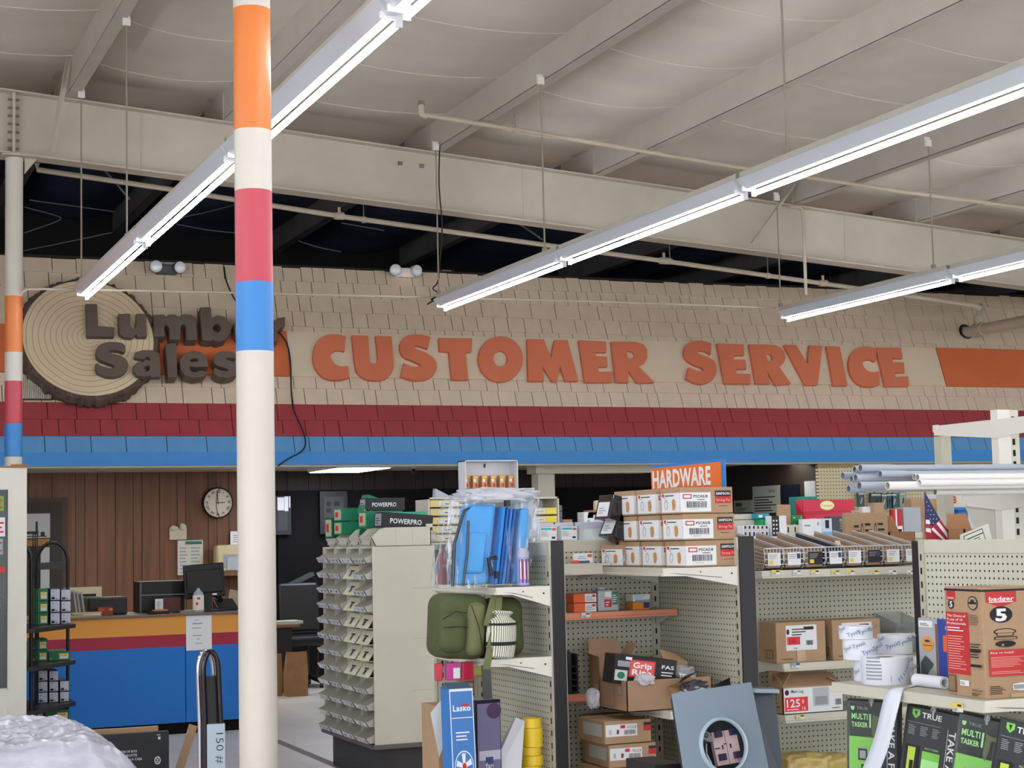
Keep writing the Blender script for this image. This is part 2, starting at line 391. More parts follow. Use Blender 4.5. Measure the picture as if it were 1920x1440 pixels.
# smooth painted strip behind the letters and the orange panels
def slab(name, x0, x1, yt0, yb0, m, off=.03, th=.03):
    a = fp(x0, yt0, 0); b = fp(x1, yb0, 0); sa, sb = fs_(a), fs_(b)
    ob = MB(); A = fp(x0, yb0); 
    return ob.obox(at(a.x, min(sa, sb), off-th), (b.x-a.x, 0, 0), FU*abs(sa-sb), FN*th, m)
sT, sB = fs_(fp(1200, 640)), fs_(fp(1200, 717))
def strip(xa, xb, m, off): return MB().obox(at(xa, sB, .0), (xb-xa, 0, 0), FU*(sT-sB), FN*off, m)
shp = mat('strip_beige', (212, 194, 168), .75, var=.06, vs=2); orp = mat('panel_orange', (200, 104, 58), .6, var=.08, vs=2.5)
struct(strip(fp(545, 700).x, fp(1762, 690).x, shp, .024).build('trim_3'))
tag(strip(X0, fp(541, 690).x, orp, .035).build('accent_panel'), 'flat orange panel on the shingles behind the brown Lumber Sales letters', 'wall panel', 'orange fascia panels')
tag(strip(fp(1763, 690).x, X1, orp, .035).build('accent_panel'), 'flat orange panel on the shingles right of the word SERVICE', 'wall panel', 'orange fascia panels')
lo = mat('letter_orange', (204, 112, 78), .7, var=.05, vs=5); lb = mat('letter_brown', (100, 86, 76), .75, var=.1, vs=6)
lbs = mat('letter_brown_side', (60, 50, 43), .8)
def letter(ch, word, pts, holes, ox, base, th, m, it, mat_lab, sm=None):
    out = []
    P = smoothpoly(pts, it) if it else pts
    f = lambda q: fp(q[0]/3+ox, q[1]/3+440, base+th)
    outer = [f(q) for q in P]; hs = [[f(q) for q in smoothpoly(h, 2)] for h in holes]
    c = sum((p for p in outer), V((0, 0, 0)))/len(outer)-FN*th
    bm = bmesh.new(); es = []
    for lp in [outer]+hs:
        vv = [bm.verts.new(p-c) for p in lp]
        es += [bm.edges.new((vv[i], vv[(i+1) % len(vv)])) for i in range(len(vv))]
    bmesh.ops.triangle_fill(bm, use_beauty=True, edges=es, normal=FN)
    top = list(bm.faces)
    r = bmesh.ops.extrude_face_region(bm, geom=top)
    bmesh.ops.translate(bm, verts=[g for g in r['geom'] if isinstance(g, bmesh.types.BMVert)], vec=-FN*th)
    bmesh.ops.recalc_face_normals(bm, faces=bm.faces)
    me = bpy.data.meshes.new('sign_letter'); bm.to_mesh(me); bm.free(); me.materials.append(m)
    o = bpy.data.objects.new('sign_letter', me); SC.collection.objects.link(o); o.location = c
    bv = o.modifiers.new('bevel', 'BEVEL'); bv.width = .008; bv.segments = 2; bv.limit_method = 'ANGLE'; bv.angle_limit = math.radians(50)
    return tag(o, mat_lab, 'sign letter', word)
def ell(cx, cy, rx, ry, n=24): return [(cx+rx*math.cos(i*math.tau/n), cy+ry*math.sin(i*math.tau/n)) for i in range(n)]
CS = [('C', 640, [(25,570),(-30,558),(-90,565),(-140,600),(-160,670),(-155,730),(-125,785),(-75,812),(-10,818),(45,803),(45,800),(38,738),(37,738),(0,742),(-30,732),(-55,705),(-62,680),(-50,658),(-20,648),(18,655),(19,655),(25,572)], [], 1),
 ('U', 640, [(60,565),(60,567),(78,750),(100,790),(150,815),(215,820),(260,805),(290,770),(298,730),(281,574),(280,572),(192,568),(193,570),(207,700),(198,720),(180,727),(165,722),(158,700),(152,570),(150,568),(62,565)], [], 1),
 ('S', 640, [(503,575),(502,578),(487,640),(486,641),(440,625),(420,622),(410,632),(425,645),(470,660),(520,690),(540,730),(530,780),(490,812),(430,820),(380,812),(336,796),(336,793),(352,722),(354,722),(385,738),(430,745),(447,738),(440,725),(400,708),(350,690),(328,650),(330,605),(360,570),(410,560),(460,562),(500,574)], [], 1),
 ('T', 640, [(548,578),(738,582),(732,660),(700,660),(715,815),(622,815),(605,658),(552,655)], [], 0),
 ('O', 640, ell(897, 698, 127, 128), [ell(897, 696, 40, 45, 16)], 0),
 ('M', 640, [(1045,585),(1140,588),(1180,690),(1200,590),(1275,592),(1335,822),(1260,822),(1232,740),(1215,825),(1188,825),(1136,745),(1142,822),(1052,822)], [], 0),
 ('E', 640, [(1335,592),(1490,600),(1493,662),(1432,660),(1436,682),(1497,684),(1500,742),(1445,742),(1450,770),(1525,768),(1525,828),(1370,828)], [], 0),
 ('R', 640, [(1518,600),(1620,600),(1660,602),(1700,615),(1722,645),(1724,690),(1705,722),(1672,738),(1762,830),(1665,832),(1615,760),(1618,830),(1545,828)], [[(1605,652),(1640,655),(1655,677),(1640,700),(1612,698)]], 0),
 ('S', 1280, [(162,612),(162,614),(160,672),(158,672),(130,655),(100,650),(82,658),(95,672),(150,690),(185,715),(195,760),(180,810),(130,838),(80,838),(20,811),(20,808),(35,745),(38,745),(70,762),(105,770),(118,760),(110,748),(60,730),(20,705),(5,670),(15,625),(45,602),(90,595),(130,600)], [], 1),
 ('E', 1280, [(193,610),(345,615),(348,678),(285,678),(290,702),(355,702),(362,755),(300,755),(305,782),(383,782),(385,838),(235,836)], [], 0),
 ('R', 1280, [(373,615),(480,617),(520,620),(550,632),(575,660),(580,695),(570,720),(545,742),(612,838),(525,845),(478,770),(495,838),(412,836)], [[(470,665),(498,670),(508,690),(500,710),(480,712)]], 0),
 ('V', 1280, [(570,618),(640,620),(705,725),(712,620),(788,625),(762,845),(690,845)], [], 0),
 ('I', 1280, [(808,625),(885,628),(930,848),(850,848)], [], 0),
 ('C', 1280, [(1092,640),(1060,630),(1020,628),(975,640),(945,675),(932,720),(940,780),(970,830),(1020,853),(1070,855),(1110,842),(1110,839),(1105,768),(1103,768),(1080,775),(1045,770),(1018,745),(1012,720),(1025,705),(1055,700),(1084,715),(1086,714),(1092,642)], [], 1),
 ('E', 1280, [(1088,632),(1230,635),(1240,695),(1180,695),(1185,715),(1245,718),(1250,775),(1195,775),(1200,800),(1270,795),(1275,850),(1140,852)], [], 0)]
for i, (ch, ox, pts, holes, it) in enumerate(CS):
    wd = 'CUSTOMER' if i < 8 else 'SERVICE'; nx = {'C': '', 'E': ''}.get(ch, '')
    letter(ch, 'orange letters of the customer service sign', pts, holes, ox, .02, .045, lo, it, 'orange foam letter %s of the word %s on the fascia' % (ch, wd))
LS = [('L', 'Lumber', [(482,387),(547,388),(553,512),(645,520),(643,572),(490,570)], [], 0),
 ('u', 'Lumber', [(665,445),(733,442),(735,512),(745,527),(760,525),(765,510),(768,442),(822,445),(828,572),(772,572),(768,560),(740,578),(700,575),(672,555),(668,520)], [], 0),
 ('m', 'Lumber', [(862,450),(925,448),(930,462),(950,448),(985,447),(1005,460),(1035,445),(1080,450),(1105,475),(1110,590),(1048,590),(1045,510),(1030,500),(1018,512),(1015,590),(955,588),(950,515),(935,505),(925,515),(928,572),(865,572)], [], 0),
 ('b', 'Lumber', [(1125,408),(1187,405),(1190,465),(1225,452),(1265,460),(1297,500),(1297,550),(1270,590),(1230,602),(1195,590),(1190,598),(1138,590)], [[(1198,510),(1220,495),(1240,510),(1243,535),(1225,552),(1200,545)]], 0),
 ('e', 'Lumber', [(1470,535),(1365,535),(1375,558),(1400,565),(1425,555),(1470,563),(1450,590),(1395,598),(1345,583),(1320,543),(1317,500),(1340,465),(1385,447),(1430,453),(1462,485)], [[(1368,508),(1378,488),(1412,488),(1424,505)]], 0),
 ('r', 'Lumber', [(1480,468),(1540,470),(1545,485),(1560,468),(1605,462),(1605,512),(1575,520),(1562,540),(1565,600),(1490,600)], [], 0),
 ('S', 'Sales', [(705,612),(708,665),(670,650),(635,645),(615,655),(630,668),(690,680),(720,710),(722,750),(695,785),(640,800),(580,790),(538,765),(538,715),(565,735),(610,750),(645,745),(640,730),(590,715),(545,695),(538,650),(560,615),(610,600),(660,602)], [], 1),
 ('a', 'Sales', [(755,690),(765,660),(800,648),(860,648),(895,665),(900,695),(905,800),(848,800),(845,790),(810,798),(770,790),(750,765),(752,735),(780,715),(845,705),(840,690),(825,685),(812,700)], [[(815,742),(845,732),(843,762),(825,770),(812,760)]], 0),
 ('l', 'Sales', [(930,612),(993,608),(998,800),(945,802)], [], 0),
 ('e', 'Sales', [(1172,742),(1065,742),(1075,765),(1100,772),(1125,762),(1172,770),(1150,798),(1095,805),(1040,790),(1015,750),(1012,705),(1035,670),(1080,652),(1130,658),(1165,690)], [[(1065,715),(1075,695),(1110,695),(1122,712)]], 0),
 ('s', 'Sales', [(1322,668),(1338,700),(1290,690),(1268,695),(1280,705),(1320,715),(1345,740),(1340,785),(1290,805),(1230,800),(1200,775),(1205,745),(1240,762),(1275,768),(1290,760),(1270,750),(1215,735),(1198,705),(1215,665),(1260,652),(1300,655)], [], 1)]
for ch, wd, pts, holes, it in LS:
    fl = ch in 'LuSa'
    letter(ch, 'brown letters of the lumber sales sign', pts, holes, 0, .175 if fl else .037, .07 if fl else .15, lb, it, 'thick dark brown letter %s of the word %s' % (ch, wd))
# tree slice emblem
ec = fp(166, 634, .15); er = (fp(290, 634, .15).x-fp(42, 634, .15).x)/2
emb = empty('log_slice_sign', ec-FN*.13, rot=(math.radians(90)-TH, 0, 0))
tag(emb, 'huge round tree slice sign with growth rings and dark bark edge', 'sign')
fm = MB(); fm.lathe([(0, .145), (er-.02, .145), (er, .14), (er, 0)], (0, 0, 0), ringmat('tree_rings', (216, 196, 162), (110, 94, 74)), n=64)
fm.build('ring_face', emb)
bkm = mat('bark', (92, 76, 64), .9, var=.35, vs=14, bump=.6, bs=20); bb = MB(); n = 150; rb = random.Random(5); vs = []; 
for i in range(n):
    a = i*math.tau/n; j = rb.uniform(-.012, .022); 
    for rr, z in ((er-.005, .12), (er-.005, .148), (er+.028+j*.6, .125+j), (er+.055+j, .06), (er+.05+j, 0)): vs.append((rr*math.cos(a), rr*math.sin(a), z))
bb.mesh(vs, [(i*5+k, i*5+k+1, ((i+1) % n)*5+k+1, ((i+1) % n)*5+k) for i in range(n) for k in range(4)], bkm); bb.build('bark_rim', emb)
# vent grille behind emblem
a, b = fp(42, 712, .03), fp(95, 748, .03); mb = MB()
for k in range(16):
    x = a.x+(b.x-a.x)*k/15; mb.obox(at(x-.006, fs_(b), .02), (.012, 0, 0), FU*(fs_(a)-fs_(b)), FN*.02, creamd)
mb.obox(at(a.x-.02, fs_(b)-.01, .016), (b.x-a.x+.04, 0, 0), FU*(fs_(a)-fs_(b)+.02), FN*.003, black)
tag(mb.build('vent_grille'), 'slatted vent grille low on the fascia under the tree slice sign', 'vent')
# ---------------------------------------------------------------- light strips
tubem = mat('tube_light', (240, 244, 255), .3, emit=TUBE)
refl = mat('reflector', (216, 222, 228), .25); chan = mat('light_channel', (196, 190, 176), .5, var=.08, vs=6)
LX = [2.3, 5.7, 9.55]; LZ = 3.93
def light_unit(): # one 2.85 m fixture, local y from 0 to 2.85, z=0 at the channel top
    e = empty('strip_light', (0, 0, 0)); L_ = 2.85
    h = MB(); h.box((-.05, 0, -.03), (.05, L_, 0), chan); h.box((-.052, 0, -.034), (.052, .012, .004), chan); h.build('housing', e)
    r = MB(); P_ = [(-.05, -.028), (-.078, -.05), (-.022, -.116), (.022, -.116), (.078, -.05), (.05, -.028)]
    r.prism([(x, 0.002, z) for x, z in P_], (0, L_-.004, 0), refl); r.build('reflector', e)
    t = MB(); t.cyl((.036, .05, -.142), (.036, L_-.05, -.142), .0165, tubem, n=10); t.build('lamp_tube', e, smooth=True)
    for y in (.02, L_-.035):
        s = MB(); s.prism([(-.05, y, -.10), (-.05, y, -.128), (-.03, y, -.128), (.02, y, -.13), (.02, y, -.162), (.052, y, -.162), (.052, y, -.09), (0, y, -.08)], (0, .014, 0), paper)
        s.build('lamp_socket', e)
    return e
first = light_unit(); used = False
ORD = ['far end', 'second', 'third', 'fourth', 'fifth', 'sixth', 'seventh', 'eighth', 'ninth']
rows = [(-5.1, 'left off frame'), (-1.4, 'left off frame'), (LX[0], 'left'), (LX[1], 'middle'), (LX[2], 'right'), (13.4, 'far right off frame'), (17.0, 'far right off frame')]
for X, nm in rows:
    for k in range(8):
        y0 = 15.4-2.9*(k+1)+.02
        if y0 < YB: continue
        lab = 'fluorescent strip light, %s unit of the %s ceiling row' % (ORD[k], nm)
        if 'off frame' in nm: lab = 'fluorescent strip light in a ceiling row outside the picture'
        if not used: first.location = (X, y0, LZ); first['label'] = lab; first['category'] = 'ceiling light'; first['group'] = 'strip lights'; used = True
        else: dup(first, (X, y0, LZ), 0, lab)
# ---------------------------------------------------------------- overhead details
rodm = mat('rod_steel', (150, 140, 124), .5, metal=.2); pipem = mat('pipe_paint', (188, 176, 154), .55, var=.1, vs=5)
# roof deck above the blanket
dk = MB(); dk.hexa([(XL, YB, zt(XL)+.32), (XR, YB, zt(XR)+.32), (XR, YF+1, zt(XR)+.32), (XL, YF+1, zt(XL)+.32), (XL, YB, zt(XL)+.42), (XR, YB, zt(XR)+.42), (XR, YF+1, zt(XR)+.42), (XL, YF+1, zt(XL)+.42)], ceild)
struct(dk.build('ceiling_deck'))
RODS = [(238, 412, 0), (138, 515, 0), (1021, 455, 1), (1475, 262, 1), (1750, 487, 2), (1450, 562, 2), (814, 556, 1), (700, 40, 0), (1900, 95, 1), (235, 20, 0)]
for i, (x, y, k) in enumerate(RODS[:7]):
    p = PX(x, y, LX[k]); mb = MB((p.x, p.y, LZ)); top = zt(LX[k])
    yy = min(max(p.y, 6), 15.42)
    mb.cyl((p.x, yy, LZ+.03), (p.x, yy, top-.03), .0075, rodm, n=8)
    e = mb.build('hanger_rod')
    tag(e, 'thin hanging rod holding the %s light row, %s' % (['left', 'middle', 'right'][k], ['nearer of its two', 'at its far end', 'between the two others of that row', 'nearest of that row', 'nearer of its two', 'farther of its two', 'at its far end beside a black cord'][i]), 'hanger rod', 'light hanger rods')
    MB().box((p.x-.03, yy-.012, top-.06), (p.x+.03, yy+.012, top), white).box((p.x-.03, yy+.01, top-.05), (p.x+.03, yy+.014, top+.03), white).build('beam_clip', e, loc=V((0, 0, 0))-V((p.x, p.y, LZ)))
    MB().box((p.x-.02, yy-.012, LZ-.005), (p.x+.02, yy+.012, LZ+.045), rodm).build('hook', e, loc=V((0, 0, 0))-V((p.x, p.y, LZ)))
# hanger rods of the rows nearer than the picture
for X in LX+[-5.1, -1.4, 13.4, 17.0]:
    for y0 in range(8):
        yy = 15.4-2.9*(y0+1)+.05
        if yy < YB or (X in LX and yy > 7.5): continue
        m_ = MB((X, yy, LZ)).cyl((X, yy, LZ), (X, yy, zt(X)), .0075, rodm, n=6).build('hanger_rod')
        tag(m_, 'thin hanging rod of a light row above or beside the picture', 'hanger rod', 'light hanger rods')
# conduit joining the light ends
pts = [PY(38, 552, 15.44), PY(44, 546, 15.44), PY(52, 542, 15.44), PY(130, 542, 15.44), PY(450, 549, 15.44), PY(800, 557, 15.44), PY(1140, 566, 15.44), PY(1455, 577, 15.44)]
tag(MB().tube(pts, .011, pipem).build('conduit', smooth=True), 'thin cream conduit running across the far ends of the light rows', 'conduit')
def onroof(x, y, drop=.06):
    lo_, hi = 6.0, 20.0
    for _ in range(40):
        m_ = (lo_+hi)/2; p = PY(x, y, m_)
        if p.z > zt(p.x)-drop: hi = m_
        else: lo_ = m_
    return PY(x, y, lo_)
A, B = onroof(800, 216), onroof(1700, 362)
print('roof pipe', A, B)
ym = (A.y+B.y)/2; A = PY(800, 216, ym); q = [PY(1000, 248, ym), PY(1375, 312, ym), PY(1700, 360, ym), PY(1925, 390, ym)]
e = tag(MB().tube([A+V((0, 0, 0))]+q, .022, pipem).build('sprinkler_pipe', smooth=True), 'thin cream pipe slung under the purlins in front of the girder', 'pipe', 'overhead pipes')
MB().tube([A+V((0, 0, -.01)), A+V((-.04, 0, 0)), A+V((-.05, 0, .03)), A+V((-.05, 0, .09))], .028, pipem).cyl(A+V((-.05, 0, .09)), A+V((-.05, 0, .1)), .035, greiged).box(A+V((-.075, -.02, .1)), A+V((-.025, .02, .13)), greiged).build('sprinkler_head', e, loc=(0, 0, 0))
p = PY(966, 243, ym); MB().tube([p+V((0, 0, -.02)), p+V((.0, 0, .15)), V((p.x-.03, p.y, zt(p.x)))], .005, rodm).cyl(p-V((.02, 0, 0)), p+V((.02, 0, 0)), .03, pipem).build('pipe_hanger', e, loc=(0, 0, 0))
yb_ = 16.55
pp = [PY(70, 318, yb_), PY(300, 352, yb_), PY(635, 405, yb_), PY(1020, 459, yb_), PY(1250, 490, yb_), PY(1540, 531, yb_), PY(1835, 574, yb_)]
e = tag(MB().tube([pp[0]+V((0, 0, .06)), pp[0]]+pp[1:], .026, pipem).build('sprinkler_pipe', smooth=True), 'long cream pipe sloping behind the girder against the dark roof', 'pipe', 'overhead pipes')
for x, y in ((682, 412), (1256, 490), (1440, 517)):
    p = PY(x, y, yb_); MB().cyl(p-V((.02, 0, 0)), p+V((.02, 0, 0)), .034, pipem).cyl(p, V((p.x, p.y, zt(p.x)+.05)), .005, rodm, n=6).build('pipe_hanger', e, loc=(0, 0, 0))
for x, y in ((636, 405), (1245, 489), (1543, 531)):
    p = PY(x, y, yb_); MB().cyl(p-V((.05, 0, 0)), p+V((.05, 0, 0)), .038, pipem).cyl(p, p+V((0, 0, .09)), .016, pipem).build('coupling', e, loc=(0, 0, 0))
# drain pipe coming out of the fascia at the right
a = fp(1808, 624, -.02); b = PX(1935, 600, a.x); mb = MB()
vy = a.y-3.4; c = V((a.x, vy, a.z+.02))
e = tag(MB().cyl(a, c, .068, pipem, n=18).build('drain_pipe', smooth=True), 'fat cream drain pipe coming out of the fascia at the right edge', 'pipe', 'overhead pipes')
d = V((a.x, a.y-.3, a.z)); f = PY(1838, 578, d.y)
MB().cyl(d+V((0, .09, 0)), d-V((0, .09, 0)), .085, pipem, n=18).tube([d, V((d.x, d.y, d.z+.12)), V((f.x, d.y, f.z+.02)), pp[-1]+V((0, 0, -.02)), pp[-1]], [.06, .05, .045, .035, .028], pipem, n=12).cyl(V((d.x, d.y, d.z+.1)), V((d.x, d.y, d.z+.17)), .065, pipem).build('riser_fitting', e, loc=(0, 0, 0), smooth=True)
MB().lathe([(.069, -.005), (.10, -.0), (.10, .01), (.069, .012)], a+V((0, -.03, .01)), black, ax=FN).build('wall_ring', e, loc=(0, 0, 0))
# vertical conduit in front of the girder
p = PY(1508, 470, 15.67)
pts = [PY(1480, 388, 15.67), PY(1494, 387, 15.67), PY(1503, 392, 15.67), PY(1506, 405, 15.67), V((p.x, p.y, PY(1509, 553, 15.67).z))]
tag(MB().tube(pts, .018, pipem).build('conduit', smooth=True), 'upright cream conduit bent at its top, above the right light row', 'conduit')
cordm = mat('black_cord', (14, 14, 15), .5)
pts = [fp(420, 500, .05), fp(424, 530, .05), fp(446, 574, .05), fp(480, 592, .07), fp(525, 622, .07), fp(545, 655, .06), fp(546, 760, .05), fp(560, 790, .05), fp(574, 822, .05), PY(571, 845, FY-.03), PY(540, 860, FY-.03), PY(521, 874, FY-.03)]
def smooth3(p, it=2):
    for _ in range(it):
        q = [p[0]]
        for i in range(len(p)-1): q += [p[i]*.75+p[i+1]*.25, p[i]*.25+p[i+1]*.75]
        p = q+[p[-1]]
    return p
tag(MB().tube(smooth3(pts), .008, cordm, n=6).build('power_cord', smooth=True), 'loose black cord hanging down the fascia behind the near column', 'cord', 'black cords')
p = PX(814, 556, LX[1]); y_ = 15.42
pts = [V((5.74, y_, zt(5.7)-.02)), V((5.72, y_, 5.0)), V((5.76, y_, 4.6)), V((5.71, y_, 4.2)), V((5.70, y_, 4.05)), V((5.62, y_, 3.99)), V((5.74, y_, 3.95)), V((5.60, y_, 3.88)), V((5.69, y_+.02, 3.9)), V((5.58, y_, 3.84))]
tag(MB().tube(smooth3(pts), .007, cordm, n=6).build('power_cord', smooth=True), 'black cord twisted down the rod at the middle light row end', 'cord', 'black cords')
wirem = mat('dull_wire', (92, 96, 100), .5)
for k, (P_) in enumerate([[(55, 375), (150, 388), (215, 397)], [(45, 388), (110, 405), (118, 412), (45, 437)], [(45, 470), (120, 455), (210, 436)], [(340, 408), (400, 395), (445, 383)], [(330, 420), (390, 432), (445, 437)], [(515, 365), (545, 358), (565, 356)], [(560, 452), (600, 465), (640, 472)], [(182, 305), (215, 340), (243, 374)], [(965, 415), (990, 430), (1018, 450)], [(640, 418), (680, 425), (720, 432)]]):
    pts = [PY(x, y, 17.0 if k > 6 else 18.0) for x, y in P_]
    tag(MB().tube(smooth3(pts), .006 if k != 7 and k != 8 else .012, wirem, n=5).build('tie_wire', smooth=True), 'thin grey wire strung across the dark roof space behind the girder', 'wire', 'roof tie wires')
# emergency lights on the fascia
lensm = mat('lamp_lens', (210, 216, 220), .15, spec=.8)
def emerg(x, y, m, lab, dark):
    c = fp(x, y, .06); e = empty('emergency_light', c); e.scale = (1.25,)*3; tag(e, lab, 'emergency light', 'emergency lights')
    MB().box((-.085, -.03, -.045), (.085, .05, .04), m).build('housing', e, bevel=.012, seg=2)
    for s in (-1, 1):
        q = V((s*.095, -.05, .012-.0*s)); h = MB()
        h.lathe([(.02, .05), (.045, .04), (.052, 0), (.052, -.02)], q, m, n=18, ax=(s*-.2, 1, .1))
        hd = h.build('lamp_head', e, smooth=True)
        MB().lathe([(.05, 0), (.048, .008), (.03, .014), (.001, .016)], q+V((s*.004, -.02, -.002)), lensm, n=18, ax=(s*.2, -1, -.1)).build('lens', hd)
    if not dark: MB().lathe([(.008, 0), (.006, .006), (.001, .008)], (0, -.03, -.03), mat('red_led', (255, 40, 30), .3, emit=4), ax=(0, -1, 0), n=10).build('indicator', e)
emerg(757, 511, mat('emergency_white', (226, 228, 224), .35), 'white twin headed emergency light on top of the shingles', False)
emerg(312, 505, mat('emergency_dark', (70, 72, 76), .4), 'dark grey twin headed emergency light above the tree slice sign', True)
c = at(fp(845, 510).x, S1+.02, -.12)
e = tag(MB(c).box(c+V((-.16, -.02, 0)), c+V((.14, .16, .015)), greiged).build('junction_tray'), 'small dark tray with a junction box on the fascia top', 'junction box')
MB().box((-.06, .0, .015), (.05, .1, .08), greiged).tube([(-.06, .02, .07), (-.09, 0, .09), (-.1, .02, .05)], .003, redp, n=5).tube([(.05, .02, .07), (.08, 0, .09), (.09, .02, .04)], .003, redp, n=5).build('junction_box', e, bevel=.004)

# ---------------------------------------------------------------- office behind the fascia and the service counter
YW = 19.6
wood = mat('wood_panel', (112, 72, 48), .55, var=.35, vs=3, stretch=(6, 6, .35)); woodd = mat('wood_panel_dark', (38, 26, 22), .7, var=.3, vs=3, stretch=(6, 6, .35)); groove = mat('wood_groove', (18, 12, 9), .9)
zc = PY(200, 886, YW).z
xw = [PY(x, 950, YW).x for x in (-300, 470, 1020, 1380, 2400)]
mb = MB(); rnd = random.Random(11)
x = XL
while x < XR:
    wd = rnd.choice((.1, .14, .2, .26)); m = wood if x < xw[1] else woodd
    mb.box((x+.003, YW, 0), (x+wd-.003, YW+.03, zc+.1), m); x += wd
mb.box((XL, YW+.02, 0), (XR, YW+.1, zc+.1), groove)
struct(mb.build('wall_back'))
struct(MB().box((XL, FY+.3, zc), (XR, YW+.1, zc+.06), creamd).build('ceiling_office'))
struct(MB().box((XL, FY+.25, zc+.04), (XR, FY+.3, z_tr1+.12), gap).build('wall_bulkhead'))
# dark header board on the middle part of the back wall, and dark lower panelling
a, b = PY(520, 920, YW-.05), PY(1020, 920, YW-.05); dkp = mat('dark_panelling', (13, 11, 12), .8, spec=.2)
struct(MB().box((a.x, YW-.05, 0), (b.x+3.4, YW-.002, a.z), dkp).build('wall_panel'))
# posts and beam of the opening, peg wall at the right
YP = FY+.32
a, b = PY(1009, 900, YP), PY(1040, 900, YP)
tag(MB().box((a.x, YP, 0), (b.x, YP+.18, zc), creamd).build('square_post'), 'cream square post under the fascia behind the drawer cabinets', 'post')
c1_, c2_ = PY(1005, 874, YP-.06), PY(1222, 874, YP-.06)
tag(MB().box((c1_.x, YP-.06, PY(1005, 888, YP).z), (c2_.x, YP+.2, zc), creamd).build('header_beam'), 'short cream beam on the square post under the fascia', 'beam')
a = PY(1535, 900, FY+.1); pw = pegmat('pegboard_yellow', (206, 194, 158), 0, .0254*1.6)
struct(MB().box((a.x, FY+.1, 0), (XR, FY+.16, z_tr0+.3), pw).build('wall_pegboard'))
struct(MB().box((a.x, FY+.16, 0), (a.x+.12, YW, zc), woodd).build('wall_partition'))
struct(MB().box((a.x-.02, FY+.08, z_tr0-.06), (XR, FY+.1, z_tr0-.01), mat('trim_yellow', (150, 134, 84), .6)).build('trim_4'))
# office ceiling light and small hook
p = PZ(668, 881, zc-.02); glow = mat('office_diffuser', (236, 240, 255), .4, emit=9)
q0, q1 = PY(609, 880, 18.2), PY(730, 877, 18.2); zf = q0.z
e = empty('office_light', (0, 0, 0)); tag(e, 'bright fluorescent panel on the low office ceiling behind the near column', 'ceiling light')
MB().box((q0.x, 17.7, zc-.045), (q0.x+.62, 18.9, zc-.001), paper).build('housing', e); MB().box((q0.x+.02, 17.72, zc-.05), (q0.x+.6, 18.88, zc-.045), glow).build('diffuser', e)
for k_, (x_, gl_) in enumerate(((250, 5.5), (1440, 1.8))):  # two unseen fill lamps, added to brighten the office walls
    q_ = PY(x_, 880, 17.6); e = empty('office_light', (0, 0, 0)); tag(e, 'added fill light hidden above the soffit, %s' % ['over the counter side', 'over the dark right side'][k_], 'ceiling light')
    MB().box((q_.x-.6, 17.25, zc-.005), (q_.x+.6, 17.6, zc-.001), paper).build('housing', e); MB().box((q_.x-.58, 17.27, zc-.008), (q_.x+.58, 17.58, zc-.005), mat('office_diffuser%d' % k_, (240, 236, 225), .4, emit=gl_*3)).build('diffuser', e)
c = PY(775, 877, 17.6)
tag(MB().cyl((c.x, 17.6, zc-.0), (c.x, 17.6, zc-.06), .02, lensm, n=10).lathe([(.012, 0), (.03, .03), (.02, .06), (.004, .07)], (c.x, 17.6, zc-.13), pblack, n=12).build('ceiling_hook'), 'small dark hook hanging from the office ceiling right of the bright panel', 'hook')
# door opening at the left of the back wall
def fit(xl, xr, yt, yb, Y):
    xm, ym_ = (xl+xr)/2, (yt+yb)/2
    return PY(xl, ym_, Y).x, PY(xr, ym_, Y).x, PY(xm, yb, Y).z, PY(xm, yt, Y).z
def bx(name, lab, cat, xl, xr, yt, yb, Y, dep, m, group=None, z0=None, dec=None, bevel=.002, rz=0, seg=1, h=None, tilt=0):
    a, b, c, d = fit(xl, xr, yt, yb, Y)
    if z0 is not None:
        if h is None: h = d-z0
        c = z0
    elif h is None: h = d-c
    return crate(name, lab, cat, ((a+b)/2, Y, c), (b-a, dep, h), m, group, dec, bevel, rz, seg, tilt)
def crate(name, lab, cat, loc, size, m, group=None, dec=None, bevel=.002, rz=0, seg=1, tilt=0):
    w_, d_, h_ = size
    o = MB().box((-w_/2, 0, 0), (w_/2, d_, h_), m).build(name, loc=loc, bevel=bevel, seg=seg, rot=(tilt, 0, rz))
    tag(o, lab, cat, group)
    for e in (dec or []):
        face, spec = e[0], e[1]; nm = e[2] if len(e) > 2 else 'label'
        mb = MB()
        if face == 'f': decal(mb, (-w_/2, 0, 0), X3, Z3, -Y3, w_, h_, spec)
        elif face == 'l': decal(mb, (-w_/2, d_, 0), -Y3, Z3, -X3, d_, h_, spec)
        elif face == 't': decal(mb, (-w_/2, 0, h_), X3, Y3, Z3, w_, d_, spec)
        mb.build(nm, o)
    return o
def lump(name, lab, cat, c, s, m, seed=1, amp=.25, group=None, n=10, rz=0, sub=2, loc=None):
    bm = bmesh.new(); bmesh.ops.create_icosphere(bm, subdivisions=sub, radius=1); R = random.Random(seed)
    for v in bm.verts:
        k = 1+R.uniform(-amp, amp); v.co = V((v.co.x*s[0]*k, v.co.y*s[1]*k, max(v.co.z, -.75)*s[2]*k+s[2]*.75))
    mnz = min(v.co.z for v in bm.verts)
    for v in bm.verts: v.co.z -= mnz
    me = bpy.data.meshes.new(name); bm.to_mesh(me); bm.free(); me.materials.append(m); me.polygons.foreach_set('use_smooth', [True]*len(me.polygons))
    o = bpy.data.objects.new(name, me); SC.collection.objects.link(o); o.location = c; o.rotation_euler = (0, 0, rz)
    return tag(o, lab, cat, group) if lab else o
doorm = mat('door_dark', (34, 26, 22), .6); framem = mat('door_frame_wood', (70, 46, 32), .6)
a0, a1, b0, b1 = fit(-60, 127, 934, 1400, YW-.04)
mb = MB().box((a0, YW-.06, 0), (a1, YW-.002, b1), framem); struct(mb.build('door_1'))
